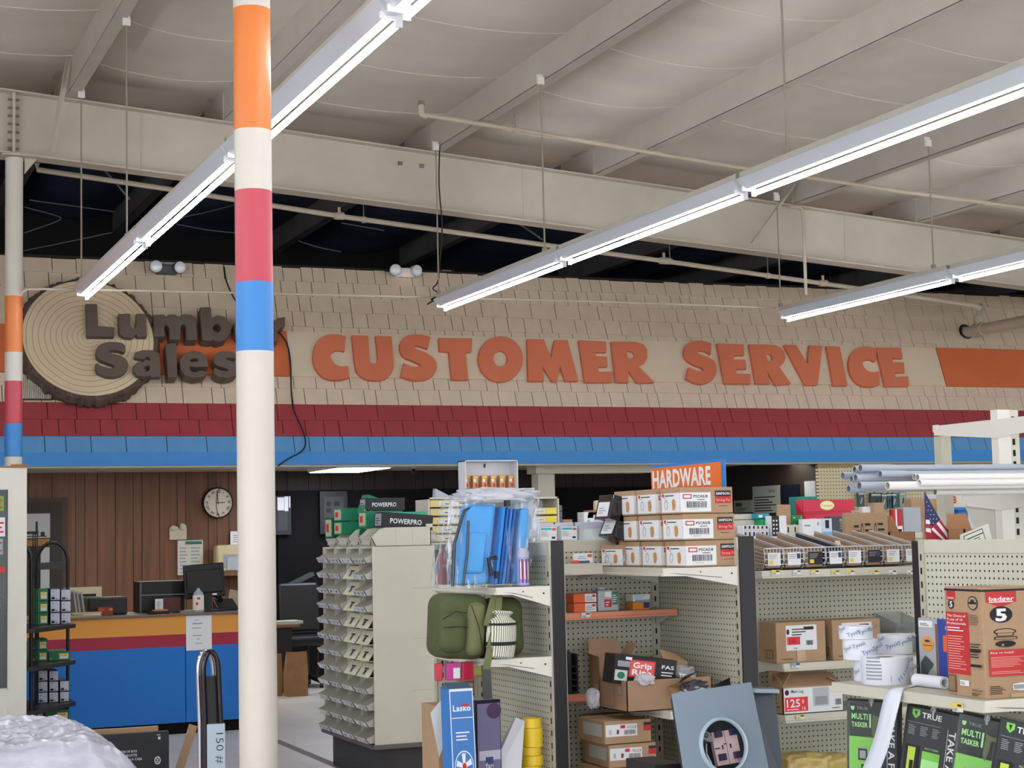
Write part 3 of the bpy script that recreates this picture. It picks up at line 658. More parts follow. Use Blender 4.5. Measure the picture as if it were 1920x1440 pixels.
a0, a1, _, b1_ = fit(-50, 116, 943, 1400, YW-.08); struct(MB().box((a0, YW-.08, 0), (a1, YW-.06, b1_), doorm).build('door_2'))
bx('notice_sheet', 'grey white poster taped on the dark door at the left', 'poster', 30, 94, 963, 1009, YW-.1, .012, mat('poster_grey', (170, 172, 176), .5), dec=[('f', [('r', .62, .05, .03, .3, ink), ('r', .3, .05, .6, .04, ink), ('r', .72, .05, .12, .2, ink)])])
bx('notice_sheet', 'tall pale sheet on the dark door behind the black rack', 'poster', 76, 93, 1026, 1105, YW-.1, .012, mat('poster_grey', (170, 172, 176), .5))
bx('door_plaque', 'narrow brass coloured plaque between two sheets on the dark door', 'plaque', 50, 93, 1010, 1024, YW-.1, .01, mat('brass_dull', (128, 92, 44), .4, metal=.4))
# wall clock with roman numerals
cx, cy = 407, 943; c = PY(cx, cy, YW-.02); r = (PY(431, cy, YW-.1).x-PY(378, cy, YW-.1).x)/2
ck = empty('wall_clock', c); tag(ck, 'round dark rimmed wall clock with roman numerals on the wood wall', 'clock')
MB().lathe([(0, 0), (r*1.1, 0), (r*1.1, .05), (r*1.04, .07), (r, .065), (r, .05)], (0, 0, 0), mat('clock_rim', (44, 30, 24), .4), n=40, ax=(0, -1, 0)).build('rim', ck, smooth=True)
fc = MB().lathe([(0, 0), (r, 0)], (0, -.05, 0), mat('clock_face', (214, 206, 184), .5), n=40, ax=(0, -1, 0)).build('face', ck)
nb = MB()
for i, t in enumerate(['XII', 'I', 'II', 'III', 'IIII', 'V', 'VI', 'VII', 'VIII', 'IX', 'X', 'XI']):
    th = math.radians(90-30*i); s = V((math.cos(th), 0, math.sin(th))); up = s; rt = V((math.sin(th), 0, -math.cos(th)))
    nb.text(t, V((0, -.052, 0))+s*r*.7-rt*r*.08*min(len(t), 3)*.6, rt, up, r*.19, ink, off=.02)
nb.build('numerals', fc)
hb_ = MB()
for ang, ln, wd_ in ((90-88, .5, .03), (90+4, .78, .022)):
    th = math.radians(ang); s = V((math.cos(th), 0, math.sin(th))); q = V((-s.z, 0, s.x))*r*wd_
    hb_.poly([V((0, -.056, 0))-q-s*r*.12, V((0, -.056, 0))-q+s*r*ln, V((0, -.056, 0))+q+s*r*ln, V((0, -.056, 0))+q-s*r*.12][::-1], ink)
hb_.build('hands', ck)
MB().tube([V((.25*r+.12*r*math.cos(t)-.12*r+(-.35*r)*(1-abs(math.sin(t)))*0, -.075, r*1.0*math.sin(t))) - V((.42*r*math.cos(t), 0, 0)) for t in [math.radians(-85+i*17) for i in range(11)]], .004, cordm, n=5).build('cord_loop', ck)
# things on the wood wall
bx('note_pad', 'pale note pad with curled sheets pinned above the price chart', 'note pad', 318, 350, 990, 1012, YW-.04, .035, mat('aged_paper', (196, 186, 166), .8))
nbp = bpy.data.objects['note_pad']; lump('curled_sheet', None, None, (-.05, .0, .1), (.045, .02, .035), mat('aged_paper', (196, 186, 166), .8), 3).parent = nbp; lump('curled_sheet', None, None, (.05, .0, .1), (.04, .02, .045), mat('aged_paper', (196, 186, 166), .8), 5).parent = nbp
bx('price_chart', 'white printed price chart with a green heading on the wood wall', 'chart', 333, 381, 1013, 1078, YW-.03, .02, mat('chart_paper', (200, 200, 184), .7), dec=[('f', [('r', .3, .88, .65, .09, mat('print_green', (30, 110, 90), .6)), ('n', .08, .04, .35, .8, 8, greyp), ('n', .52, .04, .4, .8, 8, greyp)])])
bx('wall_shelf', 'wooden wall shelf under the cream paper tray left of the near column', 'shelf', 405, 500, 1072, 1079, YW-.25, .24, mat('shelf_wood', (120, 80, 56), .6))
zsh = PY(450, 1072, YW-.25).z
e = bx('paper_tray', 'cream plastic tray with rounded corners standing on the wall shelf', 'tray', 406, 496, 1021, 1072, YW-.22, .18, mat('tray_cream', (206, 190, 150), .5), z0=zsh, bevel=.03, seg=3)
MB().box((-.2, -.006, .05), (.27, 0, .2), mat('tray_grey', (150, 156, 166), .5)).box((-.16, -.012, .02), (.27, -.006, .17), mat('tray_sheet', (176, 180, 186), .5)).build('sheets', e, bevel=.01, seg=2)
bx('notice_sheet', 'small white notice above the cream tray on the wood wall', 'poster', 432, 480, 996, 1022, YW-.03, .01, paper, dec=[('f', [('n', .1, .2, .3, .6, 4, greyp)])])
# picture boards in the dark part of the office
pic = mat('dim_print', (54, 58, 60), .6)
e = bx('notice_board', 'framed board with bright papers clipped along its top, right of the near column', 'notice board', 500, 546, 930, 1003, YW-.12, .03, mat('board_dark', (30, 36, 40), .6))
a0, a1, b0, b1 = fit(516, 545, 931, 952, YW-.13)
MB().box((-.02, -.012, b1-e.location.z-.16), (.06, 0, b1-e.location.z-.01), paper).box((.065, -.012, b1-e.location.z-.17), (.11, 0, b1-e.location.z-.0), paper).box((.12, -.012, b1-e.location.z-.13), (.135, 0, b1-e.location.z), paper).build('clipped_paper', e)
MB().box((-.02, -.006, .05), (.1, 0, .3), pic).build('print', e)
e = bx('picture_frame', 'dim framed poster on the dark office wall left of the bin cabinet', 'picture', 600, 652, 921, 1001, YW-.12, .03, mat('frame_dark', (24, 22, 24), .5)); MB().box((-.12, -.004, .03), (.12, 0, .44), pic).box((-.09, -.006, .33), (-.04, -.004, .38), ink).box((-.09, -.006, .25), (-.04, -.004, .3), ink).box((.0, -.006, .33), (.07, -.004, .38), ink).build('print', e)
# right part of the office: sheets on the dark side partition
XPT = PY(1535, 900, FY+.1).x
def wx(name, lab, cat, xl, xr, yt, yb, m, dec=None, th=.012):
    ym_, xm = (yt+yb)/2, (xl+xr)/2; ya, yb_ = PX(xr, ym_, XPT).y, PX(xl, ym_, XPT).y; z1, z0 = PX(xm, yt, XPT).z, PX(xm, yb, XPT).z
    o = MB().box((-th, 0, 0), (-.001, yb_-ya, z1-z0), m).build(name, loc=(XPT, ya, z0)); tag(o, lab, cat)
    if dec: f = MB(); decal(f, (-th, yb_-ya, 0), -Y3, Z3, -X3, yb_-ya, z1-z0, dec); f.build('print', o)
wx('wall_chart', 'grey ruled chart with handwriting on the dark wall right of the hardware sign', 'chart', 1413, 1464, 911, 962, mat('chart_grey', (150, 154, 148), .7), [('n', .06, .05, .85, .6, 6, ink), ('r', .06, .72, .45, .2, greyp), ('t', .6, .75, .14, 'Safety', ink)])
wx('wall_chart', 'narrow pale sheet on the dark wall beside the yellow pegboard', 'chart', 1510, 1530, 902, 937, mat('chart_pale', (180, 186, 186), .7))
wx('framed_certificate', 'dim framed certificate low on the dark wall behind the brown cartons', 'picture', 1379, 1412, 938, 961, mat('cert', (130, 138, 120), .7), [('r', .1, .5, .35, .3, pic), ('n', .1, .1, .7, .3, 3, ink)], .02)
wx('dark_window', 'dark blue panel on the office wall between two sheets', 'window panel', 1466, 1500, 909, 945, mat('navy_dim', (22, 26, 40), .3), None, .02)
# ---- service counter
YC = PZ(330, 1377, 0).y
def zc_(y): return PY(320, y, YC).z
X0c, X1c = XL+.03, PY(498, 1250, YC).x
zt_, z1_, z2_, z3_ = zc_(1151), zc_(1190), zc_(1213), zc_(1356)
print('counter', YC, zt_, z3_)
cnt = empty('service_counter', ((X0c+X1c)/2, YC, 0)); tag(cnt, 'long service counter striped orange, red and blue along its front', 'counter')
of = V((-(X0c+X1c)/2, -YC, 0)); 
co_, cr_, cb_ = mat('counter_orange', (222, 152, 60), .45), mat('counter_red', (158, 28, 58), .45), mat('counter_blue', (8, 112, 198), .45)
for nm, m, za, zb_ in (('orange_band', co_, z1_, zt_-.02), ('red_band', cr_, z2_, z1_), ('blue_panel', cb_, z3_, z2_)):
    mb = MB()
    seams_ = [X0c]+[PY(x, 1250, YC).x for x in (128, 348)]+[X1c] if nm == 'blue_panel' else [X0c, X1c]
    for i in range(len(seams_)-1): mb.box((seams_[i]+.003, YC, za), (seams_[i+1]-.003, YC+.03, zb_), m)
    mb.build(nm, cnt, loc=of)
MB().box((X0c, YC+.03, .0), (X1c, YC+.7, zt_-.02), dkp).build('carcass', cnt, loc=of)
MB().box((X0c, YC+.05, 0), (X1c-.05, YC+.06, z3_), black).build('toe_kick', cnt, loc=of)
MB().box((X0c, YC-.02, zt_-.02), (X1c+.02, YC+.75, zt_), mat('countertop', (116, 96, 86), .5, var=.1)).build('countertop', cnt, loc=of, bevel=.004)
bx('paper_notice', 'white printed notice taped to the front of the striped counter', 'notice', 349, 397, 1154, 1219, YC-.006, .003, paper, bevel=0, dec=[('f', [('t', .32, .86, .03, 'AS RUBS', ink), ('n', .25, .74, .5, .08, 1, greyp), ('n', .22, .62, .56, .05, 1, greyp), ('n', .25, .4, .5, .06, 1, greyp), ('n', .42, .3, .15, .05, 1, greyp), ('n', .35, .18, .3, .05, 1, greyp)])])
Yi = YC+.25
def oncounter(name, lab, cat, xl, xr, yt, dep, m, Y=None, **k):
    return bx(name, lab, cat, xl, xr, yt, 1150, Y or Yi, dep, m, z0=zt_, **k)
oncounter('storage_case', 'long black storage case with a handle slot on the counter', 'case', 165, 239, 1120, .3, mat('case_black', (26, 28, 28), .5), bevel=.015, seg=2, dec=[('f', [('r', .33, .72, .3, .14, black)], 'handle_slot'), ('f', [('r', .02, .5, .96, .02, pblack)], 'lid_line')])
oncounter('small_box', 'small red brown box in front of the black storage case', 'box', 184, 212, 1139, .1, mat('box_redbrown', (130, 50, 36), .6), Y=YC+.1, dec=[('f', [('o', .85, .75, .12, .16, mat('sticker_orange', (220, 120, 40), .6)), ('n', .06, .6, .4, .3, 2, mat('sticker_orange', (220, 120, 40), .6))])])
o = oncounter('file_card', 'cream card with two lines standing behind the black storage case', 'card', 120, 191, 1101, .02, mat('card_cream', (206, 196, 160), .8), Y=YC+.56, dec=[('f', [('n', .48, .35, .46, .5, 2, ink)])])
for k, (xl, xr, yt) in enumerate([(128, 146, 1108), (133, 152, 1110), (138, 160, 1112)]):
    a0, a1, b0, b1 = fit(xl, xr, yt, 1153, YC+.12+.03*k)
    o = MB().box((0, 0, 0), (a1-a0, .012, b1-zt_), mat('frame_silver', (150, 148, 142), .4)).box((.015, -.002, .015), (a1-a0-.015, 0, b1-zt_-.015), mat('frame_mid', (70, 68, 66), .5)).build('sample_frame', loc=(a0, YC+.1+.03*k, zt_), rot=(-.12, -.12, 0))
    tag(o, ['grey sample frame leaning beside the shoe boxes, frontmost of three', 'grey sample frame leaning beside the shoe boxes, middle of three', 'grey sample frame leaning beside the shoe boxes, rearmost of three'][k], 'frame', 'leaning sample frames')
for k in range(3):
    o = MB().box((-.13, -.05, 0), (.13, .05, .012), mat('stack_paper%d' % k, [(196, 180, 140), (214, 212, 206), (180, 160, 120)][k], .8)).build('paper_stack', loc=(PY(158, 1155, YC+.08).x, YC+.06, zt_+.0125*k), rz=[.1, -.15, .3][k])
    tag(o, 'loose papers heaped on the counter edge by the shoe boxes, %s sheet pile' % ['bottom', 'middle', 'top'][k], 'papers', 'loose counter papers')
e = oncounter('display_case', 'black glossy case with grey side standing on the counter', 'case', 262, 346, 1090, .3, mat('case_gloss', (12, 14, 15), .3), bevel=.004, Y=YC+.38, dec=[('f', [('r', 0, .56, 1, .02, greyp), ('r', .0, 0, .04, .98, mat('case_edge', (84, 88, 92), .4))], 'trim')])
oncounter('booklet', 'white booklet standing in front of the black glossy case', 'booklet', 291, 306, 1123, .01, paper, Y=YC+.3, dec=[('f', [('n', .15, .15, .6, .7, 5, greyp)])])
oncounter('leather_wallet', 'brown folder standing beside the white booklet on the counter', 'folder', 305, 339, 1120, .02, mat('brown_leather', (92, 50, 38), .6), Y=YC+.32)
zz = zt_
e = empty('monitor', (PY(390, 1100, YC+.2).x, YC+.2, zt_)); tag(e, 'black monitor seen from behind, tilted, on the striped counter', 'monitor')
MB().box((-.19, -.01, .12), (.16, .03, .41), pblack).box((-.17, -.03, .16), (.14, -.01, .36), pblack).build('screen_back', e, bevel=.012, seg=2, rot=(0, -.06, 0))
MB().box((-.03, -.02, 0), (.03, .02, .2), pblack).build('stand', e); MB().box((-.12, -.09, 0), (.12, .09, .012), pblack).build('base', e, bevel=.004)
MB().box((.03, -.034, .14), (.07, -.03, .155), paper).build('badge', e)
# bottle
bt = empty('spray_bottle', (PY(372, 1140, YC+.1).x, YC+.1, zt_)); tag(bt, 'clear plastic bottle with white and red label on the counter', 'bottle')
clr = mat('clear_plastic', (225, 235, 240), .08, alpha=.35)
MB().lathe([(0, 0), (.045, 0), (.047, .01), (.047, .14), (.04, .165), (.018, .19), (.012, .2), (.012, .205), (0, .205)], (0, 0, 0), mat('bottle_plastic', (176, 190, 198), .2, alpha=.75), n=20).build('body', bt, smooth=True)
MB().lathe([(.048, .02), (.048, .145)], (0, 0, 0), mat('bottle_label', (226, 224, 210), .6), n=20).poly([(-.02, -.0495, .11), (.005, -.0495, .11), (.005, -.0495, .13), (-.02, -.0495, .13)], redp).poly([(-.022+.012*math.cos(t), -.0495, .075+.014*math.sin(t)) for t in [i*.6 for i in range(10)]], redp).build('label', bt)
# clutter right of the monitor
p = PY(300, 1150, YC+.12)
o = MB().box((-.1, -.06, 0), (.16, .06, .02), mat('glove_black', (20, 20, 22), .7)).box((-.06, -.05, .02), (.06, .05, .035), mat('glove_orange', (190, 110, 60), .7)).build('work_gloves', loc=(p.x, p.y, zt_), bevel=.01, seg=2, rz=.1); tag(o, 'folded black and orange work gloves lying on the counter', 'gloves')
o = MB().box((-.16, -.08, 0), (.16, .08, .015), mat('magazine_grey', (140, 132, 116), .6)).build('magazine', loc=(PY(345, 1148, YC+.2).x, YC+.12+.05, zt_), rz=.15); tag(o, 'flat grey magazine on the counter left of the bottle', 'magazine')
p = PY(425, 1130, YC+.25)
tk = empty('desk_telephone', (p.x, YC+.3, zt_)); tag(tk, 'dark desk telephone with its handset beside the monitor', 'telephone')
MB().hexa([(-.09, -.1, 0), (.09, -.1, 0), (.09, .1, 0), (-.09, .1, 0), (-.09, -.1, .03), (.09, -.1, .03), (.09, .1, .1), (-.09, .1, .1)], pblack).build('base', tk, bevel=.006)
MB().tube([(-.06, -.08, .09), (-.065, -.03, .13), (-.06, .05, .15), (-.05, .09, .12)], [.025, .016, .016, .025], pblack).build('handset', tk, smooth=True)
o = MB().box((-.06, 0, 0), (.06, .004, .17), mat('tan_paper', (176, 160, 136), .8)).build('paper_bag_scrap', loc=(p.x+.12, YC+.5, zt_), rot=(-.2, .2, 0)); tag(o, 'creased tan paper sheet leaning behind the telephone', 'paper')
# desk and dark things in the office, paper bags on its floor
dk_ = mat('desk_dark', (30, 26, 24), .5)
ds = empty('office_desk', (PY(500, 1200, 17.6).x, 17.6, 0)); tag(ds, 'dark wooden office desk behind the near column', 'desk')
zd = PY(540, 1171, 17.6).z
xr_ = PY(563, 1170, 17.6).x-ds.location.x
MB().box((-1.2, 0, zd-.03), (xr_, .7, zd), mat('desk_edge', (120, 84, 54), .5)).build('desk_top', ds)
for xx in (-1.15, xr_-.5): MB().box((xx, .05, 0), (xx+.42, .65, zd-.03), dk_).build('pedestal', ds)
o = MB().box((-.2, 0, 0), (.2, .25, .03), mat('paper_dim', (190, 188, 180), .7)).build('paper_stack', loc=(PY(535, 1168, 17.7).x, 17.7, zd), rz=.1); tag(o, 'pile of white papers on the dark office desk', 'papers')
bagm = mat('bag_brown', (150, 112, 76), .85, var=.15, vs=9, bump=.5, bs=14)
for k, (xl, xr, yt, yb) in enumerate([(500, 531, 1226, 1306), (538, 579, 1222, 1306)]):
    Yb = PZ((xl+xr)/2, yb, 0).y; a0, a1, b0, b1 = fit(xl, xr, yt, yb, Yb); w_ = (a1-a0)/2
    e = MB().mesh([(-w_*.95, 0, 0), (w_*.9, 0, 0), (w_*.9, .16, 0), (-w_*.95, .16, 0), (-w_, .02, b1*.5), (w_, .02, b1*.5), (w_, .15, b1*.5), (-w_, .15, b1*.5), (-w_*.8, .05, b1*.98), (w_*.95, .05, b1), (w_*.95, .11, b1*.97), (-w_*.8, .11, b1)], [(0, 1, 5, 4), (1, 2, 6, 5), (2, 3, 7, 6), (3, 0, 4, 7), (4, 5, 9, 8), (5, 6, 10, 9), (6, 7, 11, 10), (7, 4, 8, 11), (3, 2, 1, 0)], bagm).build('paper_bag', loc=((a0+a1)/2, Yb, 0))
    tag(e, ['tall brown paper bag on the office floor partly behind the near column', 'tall brown paper bag on the office floor beside the bin cabinet'][k], 'paper bag', 'paper bags')
ch = empty('office_chair', (PY(575, 1200, 18.3).x, 18.3, 0)); tag(ch, 'black office chair in the dark office left of the bin cabinet', 'chair')
MB().box((-.25, -.2, .45), (.25, .25, .55), pblack).build('seat', ch, bevel=.03, seg=2); MB().box((-.23, .2, .6), (.23, .27, 1.15), pblack).build('backrest', ch, bevel=.03, seg=2, rot=(-.1, .0, 0))
MB().cyl((0, 0, .1), (0, 0, .46), .03, pblack).build('gas_column', ch)
for k in range(5):
    t = k*math.tau/5; MB().tube([(0, 0, .12), (.28*math.cos(t), .28*math.sin(t), .06)], [.025, .018], pblack).lathe([(0, -.02), (.03, -.02), (.03, .02), (0, .02)], (.28*math.cos(t), .28*math.sin(t), .03), pblack, n=10, ax=(math.sin(t), math.cos(t), 0)).build('leg', ch)
e = empty('drafting_lamp', (PY(560, 1110, 18.9).x, 18.9, 0)); tag(e, 'dark angled lamp on an arm in the dim office', 'lamp')
z_ = PY(560, 1085, 18.9).z
MB().obox((-.15, 0, z_-.12), (.34, 0, .15), (0, .12, 0), (-.015, 0, .04), mat('lamp_grey', (70, 74, 78), .4)).build('lamp_shade', e); MB().tube([(.2, .05, z_), (.24, .05, z_-.1), (.22, .05, 0)], .015, pblack).build('arm', e)
# ---------------------------------------------------------------- gondola shelving
pegx = pegmat('pegboard_x', (200, 198, 180), 0); pegy = pegmat('pegboard_y', (200, 198, 180), 1)
slot = mat('slot_black', (10, 10, 10), .8); endm = mat('end_black', (25, 24, 27), .5, var=.06); orail = mat('rail_orange', (222, 140, 110), .5); clearm = mat('clear_box', (214, 222, 228), .12, alpha=.45)
YN = 6.6; X1a, X1b = PY(1036, 1200, YN).x, PY(1060, 1200, YN).x; X2a, X2b = PY(1386, 1100, YN).x, PY(1415, 1100, YN).x
YR = (PX(1222, 1200, X2a).y+PX(924, 1270, X1a).y)/2
ZT = PY(1230, 1011, YN).z
print('gondola', X1a, X1b, X2a, X2b, YR, ZT)
def gond(lab, org): e = empty('gondola_shelving', org); return tag(e, lab, 'shelving', 'peg-backed store shelving')
def rel(e): return -V(e.location)
def slots(mb, x, y, z0, z1, ax, n=(0, 0, 0)):
    z = z0
    while z < z1:
        if ax == 'x': mb.box((x-.004, y-.0015, z), (x+.004, y, z+.024), slot)
        else: mb.box((x-.0015, y-.004, z), (x, y+.004, z+.024), slot)
        z += .0508
def wing(e, xa, xb, ya, yb, z, lab_end='end_cover', panel=True):
    o = rel(e)
    MB().box((xa, ya+.03, .12), (xa+.008, yb, z-.05), pegy).build('back_panel', e, loc=o)
    MB().box((xb-.008, ya+.03, .12), (xb, yb, z-.05), pegy).build('back_panel', e, loc=o)
    MB().box((xa-.004, ya, z-.06), (xb+.004, yb, z), cream).build('top_rail', e, loc=o, bevel=.003)
    u = MB().box((xa-.006, ya+.002, 0), (xb+.006, ya+.03, z-.005), creamd); 
    slots(u, xa-.006, ya+.016, .2, z-.1, 'y'); u.build('upright', e, loc=o)
    MB().box((xa+.002, ya-.012, 0), (xb-.002, ya+.002, z+.004), endm).build('end_cover', e, loc=o, bevel=.002)
def shelf(e, x0, x1, y0, y1, z, side, rail=cream, h=.034, tags=()):
    # side '-x': lip along y at x0, bracket plates at y0 and y1 ; side '-y': lip along x at y0
    o = rel(e); s = MB(); s.box((x0+.004, y0+.004, z-.012), (x1, y1, z), creamd); so = s.build('shelf', e, loc=o)
    r = MB()
    if side == '-x':
        r.prism([(x0, y0, z), (x0+.006, y0, z), (x0+.006, y0, z-h), (x0-.006, y0, z-h), (x0-.006, y0, z-h+.008), (x0, y0, z-h+.012)], (0, y1-y0, 0), rail)
        BK = [MB().prism([(x0+.004, y, z), (x1, y, z), (x1, y, z-.085), (x0+(x1-x0)*.3, y, z-h-.002), (x0+.004, y, z-h)], (0, .005, 0), white) for y in (y0-.001, y1-.004)]; b = BK[0]
        b.cyl(((x1-.03), y0-.003, z-.03), ((x1-.03), y0, z-.03), .004, slot, n=8); b.cyl(((x0+x1)/2, y0-.003, z-.02), ((x0+x1)/2, y0, z-.02), .003, slot, n=8)
        b.poly([(x0+.03, y0-.002, z-.02), (x0+.08, y0-.002, z-.024), (x1-.08, y0-.002, z-.045), (x1-.08, y0-.002, z-.048), (x0+.08, y0-.002, z-.027)], mat('crease', (110, 108, 100), .6))
    else:
        r.prism([(x0, y0, z), (x0, y0+.006, z), (x0, y0+.006, z-h), (x0, y0-.006, z-h), (x0, y0-.006, z-h+.008), (x0, y0, z-h+.012)], (x1-x0, 0, 0), rail)
        BK = [MB().prism([(x, y0+.004, z), (x, y1, z), (x, y1, z-.085), (x, y0+(y1-y0)*.3, z-h-.002), (x, y0+.004, z-h)], (.005, 0, 0), white) for x in (x0-.001, x1-.004)]
    ro = r.build('price_rail', so); [q.build('bracket', so) for q in BK]; return so, ro
# first wing (left), with its three shelves
zs1 = PY(929, 1102, YN).z; xs1 = PY(929, 1102, YN).x; zs2 = PY(917, 1237, YN).z; xs2 = PY(917, 1237, YN).x
G1 = gond('short shelving wing facing left with camp chairs and backpack, black edged', (X1a, YN, 0))
wing(G1, X1a, X1b, YN, YR, ZT)
shelf(G1, xs1, X1a-.006, YN, YR-.01, zs1, '-x', h=.03); shelf(G1, xs2, X1a-.006, YN, YR-.01, zs2, '-x', h=.03)
zb1 = .30; shelf(G1, xs2-.02, X1a-.006, YN, YR-.01, zb1, '-x', h=.1)
# second wing
zg2 = PY(1242, 1066, YN).z; xg2 = PY(1242, 1066, YN).x; zg3 = PY(1257, 1334, YN).z; xg3 = PY(1257, 1334, YN).x
G2 = gond('short shelving wing facing left below the hardware sign, brown cartons on top', (X2a, YN, 0))
wing(G2, X2a, X2b, YN, YR, ZT)
shelf(G2, xg2, X2a-.006, YN, YR-.01, zg2, '-x'); shelf(G2, xg3, X2a-.006, YN, YR-.01, zg3, '-x'); shelf(G2, xg3-.03, X2a-.006, YN, YR-.01, .25, '-x', h=.1)
# back run: left bay, middle bay, right bay
XA = PY(820, 1200, YR).x; X3_ = PY(1740, 1200, YR).x
def bay(lab, x0, x1, z=None):
    z = z or ZT; e = gond(lab, (x0, YR, 0)); o = rel(e)
    MB().box((x0, YR, .1), (x1, YR+.008, z-.045), pegx).build('back_panel', e, loc=o); MB().box((x0, YR-.004, z-.055), (x1, YR+.06, z), cream).build('top_rail', e, loc=o, bevel=.003)
    for x in (x0, x1-.04):
        u = MB().box((x, YR-.006, 0), (x+.04, YR+.05, z-.06), creamd); slots(u, x+.02, YR-.006, .2, z-.1, 'x'); u.build('upright', e, loc=o)
    MB().box((x0, YR+.01, 0), (x1, YR+.05, .1), endm).build('kick', e, loc=o)
    return e
B1 = bay('peg-backed bay behind the fan carton, left of the first black end cover', XA, X1a-.002, PY(900, 1108, YR).z)
B2 = bay('peg-backed bay between the two black end covers', X1b+.002, X2a-.002)
zc1 = PY(1140, 1147, YR-.22).z; zc2 = PY(1090, 1302, YR-.22).z
_, r1 = shelf(B2, X1b+.01, X2a-.02, YR-.22, YR-.008, zc1, '-y', orail, h=.03); shelf(B2, X1b+.01, X2a-.45, YR-.22, YR-.008, zc2, '-y', orail, h=.03)
_, r0_ = shelf(B2, X1b+.01, X2a-.42, YR-.26, YR-.008, PY(1120, 1056, YR-.26).z-.0, '-y', cream, h=.05)
B3 = bay('peg-backed bay of wire baskets right of the second black end cover', X2b+.002, X3_, PY(1560, 1052, YR).z)
YD = 6.95; xd0 = PY(1428, 1078, YD).x; zd1 = PY(1560, 1066, YD).z; zd2 = PY(1500, 1243, YD).z; zd3 = PY(1520, 1338, YD).z; xd1 = X3_-.05
print('shelves', zs1, zs2, zg2, zg3, zc1, zd1, zd2, zd3, xd0)
_, rl = shelf(B3, xd0, xd1, YD, YR-.008, zd1, '-y', h=.036)
_, rl2 = shelf(B3, xd0+.1, xd1, YD, YR-.008, zd2, '-y', h=.036); _, rl3 = shelf(B3, xd0+.1, xd1, YD, YR-.008, zd3, '-y', h=.036)
shelf(B3, xd0+.1, xd1, YD-.1, YR-.008, .41, '-y', h=.08)
MB().box((X2b+.05, YR+.06, PY(1560, 1052, YR).z-.05), (X3_-.02, YR+.45, PY(1560, 1052, YR).z-.03), creamd).build('rear_shelf', B3, loc=rel(B3))
# shelf price tags
ty, tw = mat('tag_yellow', (230, 206, 70), .5), mat('tag_white', (224, 226, 228), .5)
def ptag(x, y, Y, lab, yellow=True, wd=.045, hgt=.022, face='f', xx=None, zt_=None, col=None):
    p = PY(x, y, Y) if face == 'f' else PX(x, y, xx)
    mb = MB((p.x, p.y, p.z)); c = col or (ty if yellow else tw)
    if face == 'f':
        ux, n = X3, -Y3
    else: ux, n = -Y3, -X3
    O = p-ux*wd/2-Z3*hgt/2+n*.009
    mb.obox(O, ux*wd, n*-.0015, Z3*hgt, tw); decal(mb, O, ux, Z3, n, wd, hgt, [('r', 0, .45, 1, .55, c), ('n', .08, .1, .6, .35, 2, ink), ('r', .5, .6, .4, .25, ink)])
    return tag(mb.build('price_tag'), lab, 'price tag', 'shelf price tags')
for i, (x, ye) in enumerate([(1453, 1), (1493, 0), (1527, 1), (1565, 1), (1593, 1), (1638, 1), (1672, 0), (1706, 0)]):
    ptag(x, 1073, YD, ('yellow' if ye else 'white')+' shelf price tag below the wire baskets, %s from the left' % ORDN[i], bool(ye))
ptag(1491, 1247, YD, 'blue and white price tag under the brown transfer switch carton', col=mat('tag_blue', (120, 170, 200), .5)); ptag(1499, 1344, YD, 'pale yellow price tag under the main lug carton')
ptag(1097, 1153, YR-.22, 'small white tag on the orange shelf rail of the middle bay', False)
# ---------------------------------------------------------------- third wing, nearest, right edge
Y3f = 5.34; X3a = PY(1730, 1150, Y3f).x; ZT3 = PX(1800, 1012, X3a).z; YE = 3.7
G3 = gond('nearest shelving wing at the right edge with disposer carton and knife packs', (X3a, Y3f, 0)); o = rel(G3)
MB().box((X3a, YE, .1), (X3a+.008, Y3f-.03, ZT3-.05), pegy).build('back_panel', G3, loc=o)
MB().box((X3a-.004, YE, ZT3-.05), (X3a+.06, Y3f-.028, ZT3), cream).build('top_rail', G3, loc=o, bevel=.003)
MB().box((X3a+.06, YE, 1.28), (X3a+.42, Y3f-.0, 1.3), creamd).build('rear_shelf', G3, loc=o)
u = MB().box((X3a-.008, Y3f-.03, 0), (X3a+.06, Y3f, ZT3+.002), creamd); slots(u, X3a-.008, Y3f-.015, .2, ZT3-.05, 'y'); u.build('upright', G3, loc=o)
MB().box((X3a-.006, Y3f, 0), (X3a+.05, Y3f+.045, ZT3-.003), endm).build('end_cover', G3, loc=o, bevel=.002)
xs3 = X3a-.46; c = PX(1846, 1335, xs3); ys3 = c.y; zs3 = PX(1846, 1315, xs3).z; yf3 = PX(1560, 1295, xs3).y
print('G3', X3a, ZT3, xs3, ys3, zs3, yf3)
_, r3 = shelf(G3, xs3, X3a-.008, ys3, yf3, zs3, '-x', h=.036)
ptag(1800, 1326, 0, 'torn yellow and white price tag on the rail under the disposer carton', True, .05, .028, face='l', xx=xs3)
# second small shelf run behind, carrying the drawer cabinets and clutter
YB2 = 11.95; K4 = 1.26; zB2 = PY(900, 1019, YB2).z; xa, xb = PY(822, 1020, YB2+.46).x, PY(1765, 1000, YB2).x; zS2 = PY(830, 1096, YB2).z
B4 = gond('shelving run farther back, its top crowded with cabinets and small boxes', (xa, YB2, 0)); o = rel(B4)
MB().box((xa-.05, YB2, zB2-.04), (xb, YB2+.5, zB2), cream).build('top_shelf', B4, loc=o, bevel=.002)
MB().box((xa, YB2+.46, 0), (xb, YB2+.5, zB2-.03), dkp).build('back_panel', B4, loc=o); MB().box((xa, YB2+.06, .0), (xa+.04, YB2+.46, zB2-.04), dkp).build('side_panel', B4, loc=o)
MB().box((xa, YB2+.02, zS2-.02), (xb, YB2+.46, zS2), creamd).build('shelf', B4, loc=o)
MB().box((xa, YB2+.02, 0), (xb, YB2+.46, .2), creamd).build('base', B4, loc=o)
